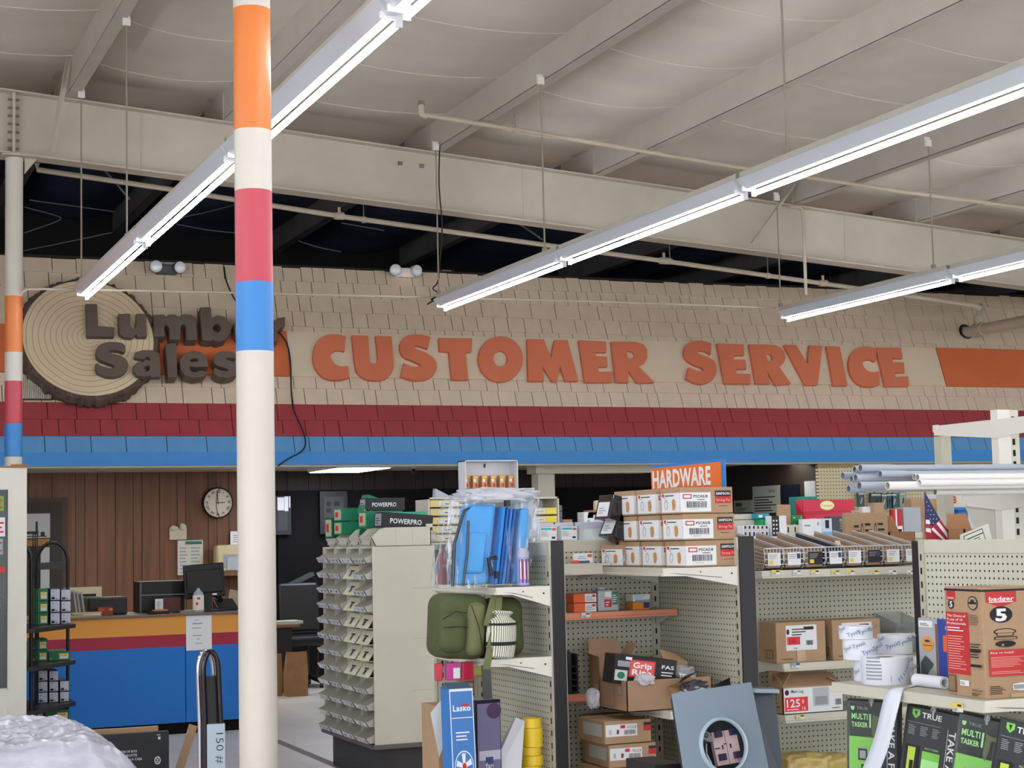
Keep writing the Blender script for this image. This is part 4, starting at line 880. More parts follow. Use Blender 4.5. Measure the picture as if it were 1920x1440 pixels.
# ---------------------------------------------------------------- pattern of the small parts cabinets
dy, dw = mat('drawer_yellow', (222, 204, 140), .55), mat('drawer_label', (222, 224, 220), .6)
def drawer_cab(lab, x0, x1, yt, yb, Y, rows, nm='parts_cabinet', bright=False, topopen=False):
    a0, a1, b0, b1 = fit(x0, x1, yt, yb, Y); b0 = zB2; e = empty(nm, ((a0+a1)/2, Y, b0)); tag(e, lab, 'cabinet', 'steel parts cabinets'); w_, h_ = a1-a0, b1-b0
    c = MB(); t = .014
    c.box((-w_/2, 0, 0), (-w_/2+t, .29, h_), cream).box((w_/2-t, 0, 0), (w_/2, .29, h_), cream).box((-w_/2, 0, h_-t), (w_/2, .29, h_), cream).box((-w_/2, 0, 0), (w_/2, .29, t), cream).box((-w_/2, .28, 0), (w_/2, .29, h_), creamd)
    c.build('cabinet_shell', e)
    st = (h_-2*t)/rows
    for i in range(rows):
        z = t+i*st
        if topopen and i == rows-1: continue
        d = MB().box((-w_/2+t+.004, .004, z+.006), (w_/2-t-.004, .27, z+st-.006), dy).build('drawer', e, bevel=.002)
        lbm = MB(); decal(lbm, (-w_/2+t, .004, z+.006), X3, Z3, -Y3, w_-2*t, st-.012, [('r', .15 if not bright else .1, .2, .7, .6, dw), ('n', .24, .3, .14, .35, 1, ink), ('o', .55, .5, .03, .2, ink), ('n', .66, .32, .15, .35, 1, greyp)]+([('r', .82, .15, .15, .7, mat('label_yellow', (236, 220, 60), .5))] if bright else [])); lbm.build('label', d)
    return e
e1 = drawer_cab('cream steel drawer cabinet with yellow drawers left of the blue camp chairs', 803, 925, 932, 1018, YB2+.05, 5)
e2 = drawer_cab('cream steel drawer cabinet with yellow labels right of the blue camp chairs', 926, 1049, 932, 1018, YB2+.05, 5, bright=True, topopen=True)
ztop = e1.location.z+(fit(803, 925, 932, 1018, YB2+.05)[3]-zB2)
p = PY(830, 932, YB2+.2)
o = MB().mesh([(-.06, 0, 0), (.06, 0, 0), (.06, .06, 0), (-.06, .06, 0), (-.055, .0, .07), (.06, .0, .012), (.06, .06, .012), (-.055, .06, .07)], [(0, 1, 5, 4), (1, 2, 6, 5), (2, 3, 7, 6), (3, 0, 4, 7), (4, 5, 6, 7)], mat('grey_clear', (176, 176, 190), .3)).build('card_holder', loc=(p.x, p.y, ztop)); tag(o, 'translucent wedge card holder on the left drawer cabinet', 'card holder')
# white countertop display of small packs
a0, a1, b0, b1 = fit(868, 967, 863, 925, YB2+.08); w_ = a1-a0; h_ = b1-ztop
e = empty('countertop_display', ((a0+a1)/2+.02, YB2+.08, ztop)); tag(e, 'white open display case of small orange packs above the camp chairs', 'display case')
wp = mat('white_plastic', (226, 228, 232), .4)
MB().box((-w_/2, 0, 0), (-w_/2+.006, .16, h_), wp).box((w_/2-.006, 0, 0), (w_/2, .16, h_), wp).box((-w_/2, .15, 0), (w_/2, .16, h_), wp).box((-w_/2, 0, h_-.008), (w_/2, .16, h_), wp).box((-w_/2, 0, 0), (w_/2, .16, .01), wp).build('case', e)
MB().box((-.006, .14, h_-.05), (.006, .15, h_-.02), pblack).box((-w_/2+.006, .0, h_-.012), (w_/2-.006, .006, h_-.008), pblack).build('hang_hook', e)
pk = mat('pack_orange', (206, 140, 84), .4); pkr = mat('pack_darkred', (120, 40, 30), .4)
src = None
for i in range(6):
    x = -w_/2+.032+i*(w_-.064)/5; z = max(.02, PY(917, 922, YB2+.14).z-ztop)
    if src is None:
        src = MB().box((-.022, 0, 0), (.022, .05, .125), pk).build('snack_pack', bevel=.003); decal_ = MB(); decal(decal_, (-.022, 0, 0), X3, Z3, -Y3, .044, .125, [('r', 0, 0, 1, .22, pkr), ('r', .1, .6, .5, .2, paper), ('r', .1, .84, .8, .12, ty), ('o', .6, .4, .2, .12, redp)]); decal_.build('label', src); q = src
    else: q = dup(src)
    q.location = V(e.location)+V((x, .06, z)); tag(q, 'small orange and white pack in the white display case, %s from the left' % ORDN[i], 'pack', 'small packs in the white display')
MB().box((-w_/2+.006, .055, .01), (w_/2-.006, .12, max(.02, PY(917, 922, YB2+.14).z-ztop)), wp).build('step', e)

# ---------------------------------------------------------------- revolving style bin cabinet in the middle distance
pA = PZ(625, 1420, 0); YF1 = pA.y
p = PY(708, 1398, 10.8); XC = p.x; YC0 = 10.8; YC1 = PX(612, 1200, XC).y; XC1 = PY(818, 1200, YC0).x; zB0 = PY(708, 1397, YC0).z; zB1 = PY(706, 1025, YC0).z
print('bincab', XC, XC1, YC1, zB0, zB1)
e = empty('bin_cabinet', ((XC+XC1)/2, YC0, 0)); tag(e, 'tall cream hardware cabinet with rows of small tilted bins on a dark plinth', 'bin cabinet'); o = rel(e)
MB().box((XC+.03, YC0+.03, 0), (XC1-.03, YC1-.03, zB0-.03), mat('plinth', (52, 50, 52), .6, var=.1)).build('plinth', e, loc=o)
MB().box((XC-.03, YC0-.02, zB0-.03), (XC1+.02, YC1+.06, zB0), mat('plinth_top', (96, 92, 88), .6)).build('plinth_top', e, loc=o, bevel=.003)
s = MB()
for za, zb2 in ((zB0, zB0+.3385), (zB0+.34, zB0+.6785), (zB0+.68, zB0+1.0085), (zB0+1.01, zB1)): s.box((XC+.012, YC0, za), (XC1, YC0+.012, zb2), cream)
s.build('side_panel', e, loc=o)
MB().box((XC+.01, YC0+.01, zB1-.01), (XC1, YC1, zB1), cream).box((XC+.25, YC0+.012, zB0), (XC+.26, YC1, zB1), creamd).box((XC, YC1-.008, zB0), (XC1, YC1, zB1), creamd).build('carcass', e, loc=o)
NRW = 12; NCL = 4; rh = (zB1-zB0-.01)/NRW; cw_ = (YC1-YC0)/NCL
fr = MB()
for i in range(NRW+1): fr.box((XC-.002, YC0, zB0+i*rh-.003), (XC+.25, YC1, zB0+i*rh+.003), cream)
for j in range(NCL+1): fr.box((XC-.018, YC0+j*cw_-.004, zB0), (XC+.25, YC0+j*cw_+.003, zB1), cream)
fr.build('bin_frame', e, loc=o)
binm = mat('bin_grey', (182, 180, 166), .4); cardm = mat('bin_card', (232, 234, 242), .4); flapm = mat('bin_flap', (206, 204, 178), .5); printb = mat('print_navy', (50, 60, 110), .6)
R = random.Random(4)
for i in range(NRW):
    for j in range(NCL):
        y0, y1, z = YC0+j*cw_+.016, YC0+(j+1)*cw_-.016, zB0+i*rh+.006
        closed = (j in (0, 1) and 4 <= i <= 7) or (j == 1 and 8 <= i <= 10)
        b = MB()
        ex = -.075
        if not closed:
            # open scoop: floor, sides cut on a slope, front lip
            for yy in ((y0, y0+.003), (y1-.003, y1), ((y0+y1)/2-.0015, (y0+y1)/2+.0015)):
                b.prism([(XC+.2, yy[0], z), (XC+ex+.02, yy[0], z), (XC+ex, yy[0], z+.035), (XC+ex+.03, yy[0], z+.045), (XC+.03, yy[0], z+rh*.85), (XC+.2, yy[0], z+rh*.85)], (0, yy[1]-yy[0], 0), binm)
            b.box((XC+ex+.02, y0, z), (XC+.2, y1, z+.003), binm).obox((XC+ex+.02, y0, z), (0, y1-y0, 0), (-.02, 0, .035), (.004, 0, .001), binm)
            bo = b.build('bin', e, loc=o); lb_ = MB()
            nn = R.choice((2, 3, 3, 4))
            for k in range(nn):
                wa = (y1-y0)/nn; ya = y0+k*wa+.006
                lb_.poly([(XC+ex+.017, ya, z+.004), (XC+ex-.002, ya, z+.034), (XC+ex-.002, ya+wa-.014, z+.034), (XC+ex+.017, ya+wa-.014, z+.004)], cardm)
                if R.random() < .8:
                    lb_.poly([(XC+ex+.011, ya+wa*.3, z+.010), (XC+ex-.0, ya+wa*.3, z+.026), (XC+ex-.0, ya+wa*.55, z+.026), (XC+ex+.011, ya+wa*.55, z+.010)], R.choice((printb, greyp, ink)) if i else (redp if j == 0 else printb))
            lb_.build('label', bo)
        else:
            b.box((XC+ex+.06, y0, z), (XC+.2, y1, z+.004), binm).obox((XC+ex+.02, y0, z), (0, y1-y0, 0), (.06, 0, rh*.82), (.004, 0, -.001), flapm).obox((XC+ex+.02, y0, z), (0, y1-y0, 0), (.06, 0, 0), (0, 0, .004), flapm)
            bo = b.build('bin', e, loc=o); lb_ = MB(); ux = V((0, -1, 0)); uy = V((.06, 0, rh*.82)).normalized(); n_2 = ux.cross(uy)
            hh = rh*.9; decal(lb_, (XC+ex+.02, y1, z), ux, uy, -n_2 if n_2.x > 0 else n_2, y1-y0, hh, [('r', .34, .62, .34, .1, ink), ('r', .44, .25, .14, .34, printb if j else ink), ('r', .38, .2, .26, .05, greyp)], lift=.003); lb_.build('label', bo)
# hopper bins and boxes on the bin cabinet
green = mat('carton_green', (14, 118, 84), .5); greend = mat('carton_green_dark', (10, 84, 62), .5)
YX = YC0+.01
def hopper(k, y0, wd, lab):
    b = MB((XC-.0, y0, zB1)); x0, x1 = XC-.02, XC+.40; h = .125
    for yy in (y0, y0+wd-.005): b.prism([(x0+.03, yy, zB1), (x1, yy, zB1), (x1, yy, zB1+h), (x0+.10, yy, zB1+h), (x0+.06, yy, zB1+h-.01), (x0, yy, zB1+.06)], (0, .005, 0), cream)
    b.box((x0+.03, y0, zB1), (x1, y0+wd, zB1+.004), cream).obox((x0+.03, y0, zB1), (0, wd, 0), (-.03, 0, .06), (.005, 0, .002), cream).box((x1-.005, y0, zB1), (x1, y0+wd, zB1+h), cream)
    b.box((x1-.03, y0-.004, zB1+h-.005), (x1+.012, y0+wd, zB1+h+.02), cream)
    bo = b.build('hopper_bin'); tag(bo, lab, 'bin', 'hopper bins on the bin cabinet')
    MB((0, 0, 0)).poly([(x0+.001, y0+wd*.85, zB1+.015), (x0-.003+.012, y0+wd*.85, zB1+.045), (x0-.003+.012, y0+wd*.15, zB1+.045), (x0+.001, y0+wd*.15, zB1+.015)], binm).box((x0+.17, y0-.001, zB1+.01), (x0+.172, y0, zB1+h-.01), creamd).box((x0+.29, y0-.001, zB1+.01), (x0+.292, y0, zB1+h-.01), creamd).build('label', bo, loc=-V(bo.location))
    return bo
hy = [YX, YX+.27, YX+.52, YX+.80]
for k, (y0, wd) in enumerate([(hy[0], .26), (hy[1], .24), (hy[2], .27), (hy[3], .26)]): hopper(k, y0, wd, 'beige hopper bin on the bin cabinet, %s' % ['nearest, its whole side showing', 'second from the near end', 'third from the near end', 'farthest at the left'][k])
def carton(name, lab, x, y, z, sx, sy, sz, m, rz=0, tilt=(0, 0), dec=None, group=None, cat='box'):
    o = MB().box((-sx/2, -sy/2, 0), (sx/2, sy/2, sz), m).build(name, loc=(x, y, z), rot=(tilt[0], tilt[1], rz), bevel=.002); tag(o, lab, cat, group)
    for e in dec or []:
        mb = MB(); f, spec = e[0], e[1]
        if f == 'f': decal(mb, (-sx/2, -sy/2, 0), X3, Z3, -Y3, sx, sz, spec)
        if f == 'l': decal(mb, (-sx/2, sy/2, 0), -Y3, Z3, -X3, sy, sz, spec)
        if f == 't': decal(mb, (-sx/2, -sy/2, sz), X3, Y3, Z3, sx, sy, spec)
        mb.build(e[2] if len(e) > 2 else 'label', o)
    return o
zz = zB1+.06
bk2 = mat('carton_black', (26, 26, 30), .5)
ppro = [('f', [('t', .16, .3, .34, 'POWERPRO', paper, .62, .02)]), ('l', [('r', .1, .1, .8, .8, greyp), ('n', .2, .2, .6, .5, 3, ink)])]
XM = XC+.2
carton('screw_carton', 'black POWERPRO carton lying in the nearest hopper bin', XC+.24, YX+.1, zz+.055, .36, .16, .1, bk2, tilt=(0, .08), dec=ppro, group='screw cartons on the bin cabinet')
carton('screw_carton', 'black POWERPRO carton on top of the green cartons', XC+.20, YX+.42, zz+.185, .28, .14, .085, bk2, dec=ppro, group='screw cartons on the bin cabinet')
gl = [('l', [('r', .1, .1, .8, .8, mat('label_mix', (170, 186, 150), .5)), ('r', .2, .3, .35, .4, redp)]), ('f', [('o', .5, .82, .06, .1, paper)])]
carton('screw_carton', 'green carton under the upper black POWERPRO carton', XC+.16, YX+.34, zz+.07, .26, .18, .11, green, dec=gl+[('f', [('t', .4, .45, .25, 'TI', paper)], 'lettering')], group='screw cartons on the bin cabinet')
carton('screw_carton', 'green carton tilted behind the nearest black POWERPRO carton', XC+.33, YX+.30, zz+.09, .26, .15, .08, mat('carton_teal', (70, 170, 140), .5), group='screw cartons on the bin cabinet')
carton('screw_carton', 'green carton standing steeply tilted beside the upper black POWERPRO carton', XC+.075, YX+.44, zz+.15, .08, .14, .14, green, tilt=(0, .35), dec=[('f', [('r', .1, .1, .7, .45, paper), ('r', .2, .2, .4, .2, ink)])], group='screw cartons on the bin cabinet')
carton('screw_carton', 'green carton at the left, upper of two stacked', XC+.15, YX+.75, zz+.12, .34, .2, .09, green, dec=gl, group='screw cartons on the bin cabinet')
carton('screw_carton', 'green carton at the left, lower of two stacked', XC+.15, YX+.75, zz+.025, .34, .2, .09, green, dec=gl, group='screw cartons on the bin cabinet')
carton('screw_carton', 'far left green carton sunk in the last hopper bin', XC+.13, YX+.98, zz+.0, .3, .18, .15, greend, dec=gl, group='screw cartons on the bin cabinet')
carton('screw_carton', 'small green carton standing on end in the third hopper bin', XC+.07, YX+.55, zz-.045, .06, .12, .11, green, tilt=(0, .2), dec=[('f', [('r', .1, .15, .6, .4, paper)])], group='screw cartons on the bin cabinet')
lump('plastic_bag', 'crumpled clear bag tucked behind the nearest hopper bin', 'bag', (XC1+.0, YX+.1, zB1), (.05, .05, .055), clearm, 5, .3)
# ---------------------------------------------------------------- goods
def sheetgrid(name, parent, pts, m, loc=None, smooth=True, th=0):
    # pts: rows of 3D points
    nr, nc = len(pts), len(pts[0]); vs = [p for r in pts for p in r]
    fs = [(i*nc+j, i*nc+j+1, (i+1)*nc+j+1, (i+1)*nc+j) for i in range(nr-1) for j in range(nc-1)]
    o = MB().mesh(vs, fs, m).build(name, parent, loc=loc, smooth=smooth)
    if th: s = o.modifiers.new('solid', 'SOLIDIFY'); s.thickness = th
    return o
def crumple(name, parent, c, s, m, seed, sub=4, amp=.12, f=2.5, loc=None, flat=.6):
    bm = bmesh.new(); bmesh.ops.create_icosphere(bm, subdivisions=sub, radius=1)
    from mathutils import noise
    for v in bm.verts:
        n = v.co.normalized(); k = 1+amp*2*(noise.noise(n*f+V((seed, seed*2, 0))))+amp*.7*abs(noise.noise(n*f*3+V((seed*3, 0, 1))))
        q = n*k; # squarish
        q = V([math.copysign(abs(t)**flat, t) for t in q]); v.co = V((q.x*s[0], q.y*s[1], q.z*s[2]))
    mz = min(v.co.z for v in bm.verts)
    for v in bm.verts: v.co = V((v.co.x, v.co.y, max(v.co.z-mz, 0)))+V(c)
    me = bpy.data.meshes.new(name); bm.to_mesh(me); bm.free(); me.materials.append(m); me.polygons.foreach_set('use_smooth', [True]*len(me.polygons))
    o = bpy.data.objects.new(name, me); SC.collection.objects.link(o)
    if parent: o.parent = parent
    if loc is not None: o.location = loc
    return o
plastic = mat('clear_film', (224, 232, 242), .14, alpha=.17, bump=1.0, bs=26, spec=.9); plasticw = mat('milky_film', (226, 228, 238), .22, alpha=.6, bump=1.0, bs=22, spec=.8)
zRS = PY(1560, 1052, YR).z-.0295
nt = plastic.node_tree; b_ = nt.nodes['Principled BSDF']; tc = nt.nodes.new('ShaderNodeTexCoord'); mp = nt.nodes.new('ShaderNodeMapping'); mp.inputs['Scale'].default_value = (38, 38, 7); mp.inputs['Rotation'].default_value = (0, .25, 0)
nz = nt.nodes.new('ShaderNodeTexNoise'); nz.inputs['Scale'].default_value = 1; nz.inputs['Detail'].default_value = 4; nt.links.new(tc.outputs['Object'], mp.inputs[0]); nt.links.new(mp.outputs[0], nz.inputs['Vector'])
mr = nt.nodes.new('ShaderNodeMapRange'); mr.inputs['From Min'].default_value = .52; mr.inputs['From Max'].default_value = .70; mr.inputs['To Min'].default_value = .07; mr.inputs['To Max'].default_value = .8; nt.links.new(nz.outputs['Fac'], mr.inputs[0]); nt.links.new(mr.outputs[0], b_.inputs['Alpha'])  # wrinkle highlights painted as milky noise streaks in the film's alpha
# --- bag of blue folding chairs on the top shelf of the first wing
L0, L1, Lb, Lt = PY(836, 1090, YN+.1).x, PY(992, 1090, YN+.1).x, zs1, PY(920, 934, YN+.1).z
H = Lt-Lb; bl1, bl2 = mat('chair_blue', (78, 160, 226), .6, bump=.3, bs=30), mat('chair_blue_deep', (26, 96, 176), .6)
e = empty('bagged_camp_chairs', ((L0+L1)/2, YN+.05, zs1)); tag(e, 'bundle of folded light blue chairs wrapped in clear plastic film', 'folding chairs')
w_ = L1-L0; lean = .04
def slabp(x0, x1, y0, y1, z0, z1, m, nm, rot=0, bev=.012):
    h = z1-z0; k = lean*h/H*1.3
    b = MB().hexa([(x0, y0, z0), (x1, y0, z0), (x1, y1, z0), (x0, y1, z0), (x0+k, y0, z1), (x1+k, y0, z1), (x1+k, y1, z1), (x0+k, y1, z1)], m)
    return b.build(nm, e, bevel=bev, seg=3)
slabp(-w_*.40, -w_*.02, .02, .10, .012, H*.93, bl1, 'fabric_panel', bev=.02)
slabp(-w_*.33, -w_*.10, .0, .03, .06, H*.62, bl1, 'fabric_panel', bev=.012)
for k in range(4): slabp(w_*(.02+.055*k), w_*(.055+.055*k), -.01+.01*k, .2, .012, H*(.90-.01*k), bl2 if k % 2 else mat('chair_blue_mid', (48, 130, 206), .6), 'fabric_panel', bev=.005)
slabp(w_*.27, w_*.38, .02, .22, .012, H*.88, bl1, 'fabric_panel'); slabp(w_*.38, w_*.45, .05, .24, .012, H*.8, mat('chair_blue_pale', (120, 170, 214), .6), 'fabric_panel')
fm_ = mat('tube_grey', (70, 74, 82), .3, metal=.6)
MB().tube([(-w_*.45, .02, .01), (-w_*.42, .02, H*.5), (-w_*.30, .02, H*.86), (-w_*.2, .03, H*.9)], .007, fm_).tube([(-w_*.36, -.01, .01), (-w_*.30, -.01, H*.4), (-w_*.28, -.01, H*.75)], .006, fm_).tube([(-w_*.02, -.01, .05), (-w_*.05, -.01, .12), (w_*.04, -.01, H*.33)], .009, pblack).box((w_*.17, -.018, H*.9), (w_*.22, .01, H*.97), pblack).box((w_*.02, -.02, H*.1), (w_*.06, .0, H*.18), pblack).build('frame_tubes', e, smooth=True)
from mathutils import noise as NZ
rows_ = []
for i in range(30):
    t = i/29; z = H*1.04*t; row = []
    for j in range(57):
        a = j/56*math.tau; cx_ = lean*1.3*t+.006*t; rx = w_*(.53+.02*math.sin(3*t)-(.10*max(0, t-.92)*10)); ry = .115-.02*t
        ca, sa = math.cos(a), math.sin(a); sx = math.copysign(abs(ca)**.5, ca); sy = math.copysign(abs(sa)**.5, sa)
        n = NZ.noise(V((ca*3.0, sa*3.0, t*3.2)))*.016+abs(NZ.noise(V((ca*8+9, sa*8, t*2.6))))*.018
        xx = cx_+(rx+n)*sx; xx += .05*max(0, t-.55)*(1 if sx > 0 else .0)*max(0, math.sin((t-.5)*6))
        row.append(V((xx*(1 if xx < 0 else .86+.14*min(1, t*1.8)), .13+(ry+n)*sy, z+n*.6*(t > .9))))
    rows_.append(row)
ctr = V((lean*1.3, .1, H*1.0)); rows_.append([ctr+(p-ctr)*.55+V((0, 0, .012+.02*NZ.noise(V((p.x*60, p.y*60, 1))))) for p in rows_[-1]]); rows_.append([ctr+V((0, 0, .006))]*57)
sheetgrid('plastic_film', e, rows_, plastic)
crumple('film_top', e, (lean+.03, .1, H*.93), (w_*.42, .10, .03), plasticw, 3, amp=.35, f=4)
crumple('film_fold', e, (w_*.52, .13, H*.45), (w_*.13, .06, H*.25), plasticw, 9, amp=.3, f=3)
# wipes canister and bottles
c = empty('wipes_canister', (PY(982, 1090, YN+.03).x, YN+.035, zs1)); tag(c, 'lavender blue wipes canister with grey lid right of the bagged chairs', 'canister')
hh = PY(980, 1028, YN+.06).z-zs1; rr = .027
MB().cyl((0, 0, .004), (0, 0, hh*.76), rr, mat('canister_lavender', (150, 160, 214), .4), n=24).build('body', c, smooth=True, bevel=.002)
MB().cyl((0, 0, hh*.76), (0, 0, hh*.94), rr*.98, mat('lid_grey', (176, 178, 196), .4), n=24).cyl((0, 0, hh*.94), (0, 0, hh), rr*.8, mat('lid_grey', (176, 178, 196), .4), n=24).build('lid', c, smooth=True)
lw = MB(); 
for k in range(10):
    a0_, a1_ = math.radians(-150+k*12), math.radians(-150+(k+1)*12-.5)
    m_ = [mat('canister_pink', (200, 60, 110), .5), paper, printb][k % 3]
    za, zb3 = (hh*.1, hh*.72) if k % 3 != 1 else (hh*.2, hh*.65)
    lw.poly([(rr*1.01*math.cos(a0_), rr*1.01*math.sin(a0_), za), (rr*1.01*math.cos(a1_), rr*1.01*math.sin(a1_), za), (rr*1.01*math.cos(a1_), rr*1.01*math.sin(a1_), zb3), (rr*1.01*math.cos(a0_), rr*1.01*math.sin(a0_), zb3)], m_)
lw.build('label', c)
c = empty('spray_can', (PY(828, 1090, YR-.06).x, YR-.07, zs1)); tag(c, 'dark red bottle half hidden behind the left edge of the bagged chairs', 'bottle')
MB().lathe([(0, 0), (.03, 0), (.032, .08), (.02, .13), (.01, .15), (.01, .17), (0, .17)], (0, 0, 0), mat('bottle_red', (110, 22, 22), .3), n=18).build('body', c, smooth=True)
o = bx('green_carton', 'dark green carton behind the dark red bottle', 'box', 822, 850, 1044, 1096, YB2+.1, .12, mat('box_deepgreen', (24, 60, 44), .5), z0=zS2+.001, dec=[('f', [('r', .4, .7, .5, .2, paper), ('n', .1, .3, .7, .2, 3, green)])])
# --- olive backpack with striped blanket roll on the second shelf
ol, old_, olt = mat('olive', (78, 86, 52), .85, bump=.3, bs=60), mat('olive_dark', (34, 38, 30), .85), mat('olive_light', (112, 116, 76), .8, bump=.2, bs=60)
bx0, bx1 = PY(828, 1180, YN+.03).x, PY(998, 1180, YN+.03).x; zb_t = PY(870, 1112, YN+.05).z; H = zb_t-zs2; W2 = bx1-bx0
bp = empty('picnic_backpack', ((bx0+bx1)/2, YN+.04, zs2)); tag(bp, 'olive green picnic backpack with straps lying on the second shelf of the left wing', 'backpack')
def puff(nm, x0, x1, y0, y1, z0, z1, m, bev, parent=bp, rot=(0, 0, 0)):
    c_ = V(((x0+x1)/2, (y0+y1)/2, (z0+z1)/2)); d_ = V(((x1-x0)/2, (y1-y0)/2, (z1-z0)/2))
    o = MB().box(-d_, d_, m).build(nm, parent, bevel=bev, seg=6, loc=c_, rot=rot, smooth=True); return o
h2 = W2/2
puff('main_body', -h2*.95, h2*.15, .02, .24, .0, H*.98, ol, .055, rot=(0, .06, 0))
puff('front_pocket', -h2*1.0, -h2*.42, -.015, .07, .03, H*.72, ol, .045, rot=(0, .05, 0))
puff('side_pocket', -h2*.42, h2*.02, -.005, .07, .015, H*.86, olt, .04, rot=(0, .10, 0))
puff('second_body', h2*.22, h2*.96, .03, .22, .0, H*.9, ol, .05, rot=(0, -.04, 0))
puff('mesh_back', h2*.0, h2*.34, .05, .2, .0, H*.86, old_, .03)
st = MB()
def strap(pts, w, m, parent, nm='strap', th=.006):
    P = smooth3([V(p) for p in pts], 2); mb = MB(); vs = []; 
    for i, p in enumerate(P):
        d = (P[min(i+1, len(P)-1)]-P[max(i-1, 0)]).normalized(); s_ = d.cross(V((0, 1, 0))).normalized()*w/2
        vs += [p-s_, p+s_, p+s_+V((0, th, 0)), p-s_+V((0, th, 0))]
    n = len(P); fs = [(0, 1, 2, 3), (4*n-1, 4*n-2, 4*n-3, 4*n-4)]
    for i in range(n-1):
        for k in range(4): fs.append((4*i+k, 4*i+(k+1) % 4, 4*i+4+(k+1) % 4, 4*i+4+k))
    return mb.mesh(vs, fs, m).build(nm, parent, smooth=True)
strap([(h2*.3, -.0, H*.96), (h2*.2, -.03, H*.65), (h2*.02, -.05, H*.3), (-h2*.10, -.055, -.01), (-h2*.14, -.05, -.07)], .03, olt, bp)
strap([(h2*.2, -.0, H*.95), (h2*.05, -.02, H*.7), (-h2*.05, -.03, H*.5)], .03, olt, bp); strap([(h2*.34, -.03, H*.55), (h2*.2, -.04, H*.35), (h2*.05, -.045, H*.15)], .02, old_, bp)
strap([(-h2*.13, -.052, -.02), (-h2*.12, -.056, -.12), (-h2*.08, -.05, -.26), (-h2*.05, -.05, -.36)], .04, mat('strap_grey', (70, 72, 70), .7), bp, 'hanging_strap')
MB().tube([(-h2*.98, -.01, H*.62), (-h2*.7, -.02, H*.74), (-h2*.45, -.012, H*.7)], .002, old_, n=5).tube([(-h2*.97, -.015, H*.5), (-h2*.7, -.022, H*.51), (-h2*.43, -.012, H*.49)], .002, old_, n=5).tube([(-h2*.35, -.012, H*.82), (-h2*.2, -.016, H*.5), (-h2*.1, -.012, H*.1)], .002, old_, n=5).build('zip_line', bp)
# striped blanket roll
strm = mat('stripe_blanket', (226, 226, 206), .8); nt = strm.node_tree; b_ = nt.nodes['Principled BSDF']; tc = nt.nodes.new('ShaderNodeTexCoord'); sx_ = nt.nodes.new('ShaderNodeSeparateXYZ'); nt.links.new(tc.outputs['Object'], sx_.inputs[0])
k_ = mnode(nt, 'LESS_THAN', mnode(nt, 'FRACT', mnode(nt, 'MULTIPLY', sx_.outputs[0], 120)), .34); mx_ = nt.nodes.new('ShaderNodeMix'); mx_.data_type = 'RGBA'; nt.links.new(k_, mx_.inputs[0]); mx_.inputs[6].default_value = (.78, .78, .66, 1); mx_.inputs[7].default_value = (.07, .07, .05, 1); nt.links.new(mx_.outputs[2], b_.inputs['Base Color'])
ra, rb_ = PY(914, 1190, YN).x, PY(966, 1190, YN).x; rr = (rb_-ra)/2
br = empty('blanket_roll', ((ra+rb_)/2, YN+.02, zs2+.002)); tag(br, 'rolled black and white striped blanket strapped before the olive backpack', 'blanket')
hz = PY(945, 1146, YN).z-zs2; prof = [(0, 0), (rr*.7, 0), (rr*.92, .01), (rr, .06), (rr*1.02, hz*.5), (rr*.95, hz*.78), (rr*.6, hz*.86), (rr*.5, hz*.9), (rr*.75, hz*.96), (rr*.6, hz), (0, hz)]
MB().lathe(prof, (0, 0, 0), strm, n=28).build('roll', br, smooth=True, rot=(0, .08, 0))
MB().lathe([(rr*1.01, .055), (rr*1.03, .055), (rr*1.03, .07), (rr*1.01, .07)], (0.005, 0, 0), old_, n=24).lathe([(rr*.99, hz*.70), (rr*1.03, hz*.70), (rr*1.03, hz*.75), (rr*.99, hz*.75)], (.013, 0, 0), old_, n=24).build('roll_strap', br, smooth=True)
# --- lower goods of the left wing
zb1_ = zb1; fb = empty('fan_carton', (PY(866, 1400, YN-.12).x, YN-.12, 0)); tag(fb, 'tall narrow blue fan carton standing on the base shelf of the left wing', 'box')
la, lbx, ltop = PY(842, 1300, YN-.12).x-fb.location.x, PY(886, 1300, YN-.12).x-fb.location.x, PY(864, 1291, YN-.12).z; z0f = zb1
blue = mat('fan_blue', (32, 112, 186), .35, coat=.4); wh = mat('white_print', (226, 232, 240), .4)
dy_ = .07
MB().hexa([(la+.02, 0, z0f), (lbx+.02, 0, z0f), (lbx+.02, dy_, z0f), (la+.0, dy_, z0f), (la, 0, ltop), (lbx, 0, ltop), (lbx-.012, dy_, ltop), (la-.012, dy_, ltop)], blue).build('body', fb, bevel=.002)
MB().mesh([(la, .0, ltop), (lbx, .0, ltop), (lbx-.012, dy_, ltop), (la-.012, dy_, ltop), (la+.005, .05, ltop+.02), (lbx-.005, .05, ltop+.02), (lbx-.02, dy_-.02, ltop+.022), (la, dy_-.02, ltop+.022)], [(0, 1, 5, 4), (1, 2, 6, 5), (2, 3, 7, 6), (3, 0, 4, 7), (4, 5, 6, 7)], mat('fan_top', (70, 92, 116), .2)).build('sealed_top', fb)
mb = MB(); hgt = ltop-z0f; uy_ = V((-.02/hgt, 0, 1)).normalized(); O_ = V((la+.02, 0, z0f)); ww = lbx-la
mb2 = [('r', 0, 0, .035, 1, wh), ('r', .965, 0, .035, 1, wh), ('r', 0, .985, 1, .015, wh), ('t', .12, .872, .035, 'Lasko', wh, .76, .03), ('r', .52, .898, .3, .012, redp), ('r', .05, .83, .9, .005, wh), ('n', .2, .70, .6, .06, 3, wh),
 ('o', .5, .555, .40, .09, wh), ('o', .5, .555, .37, .083, blue)]
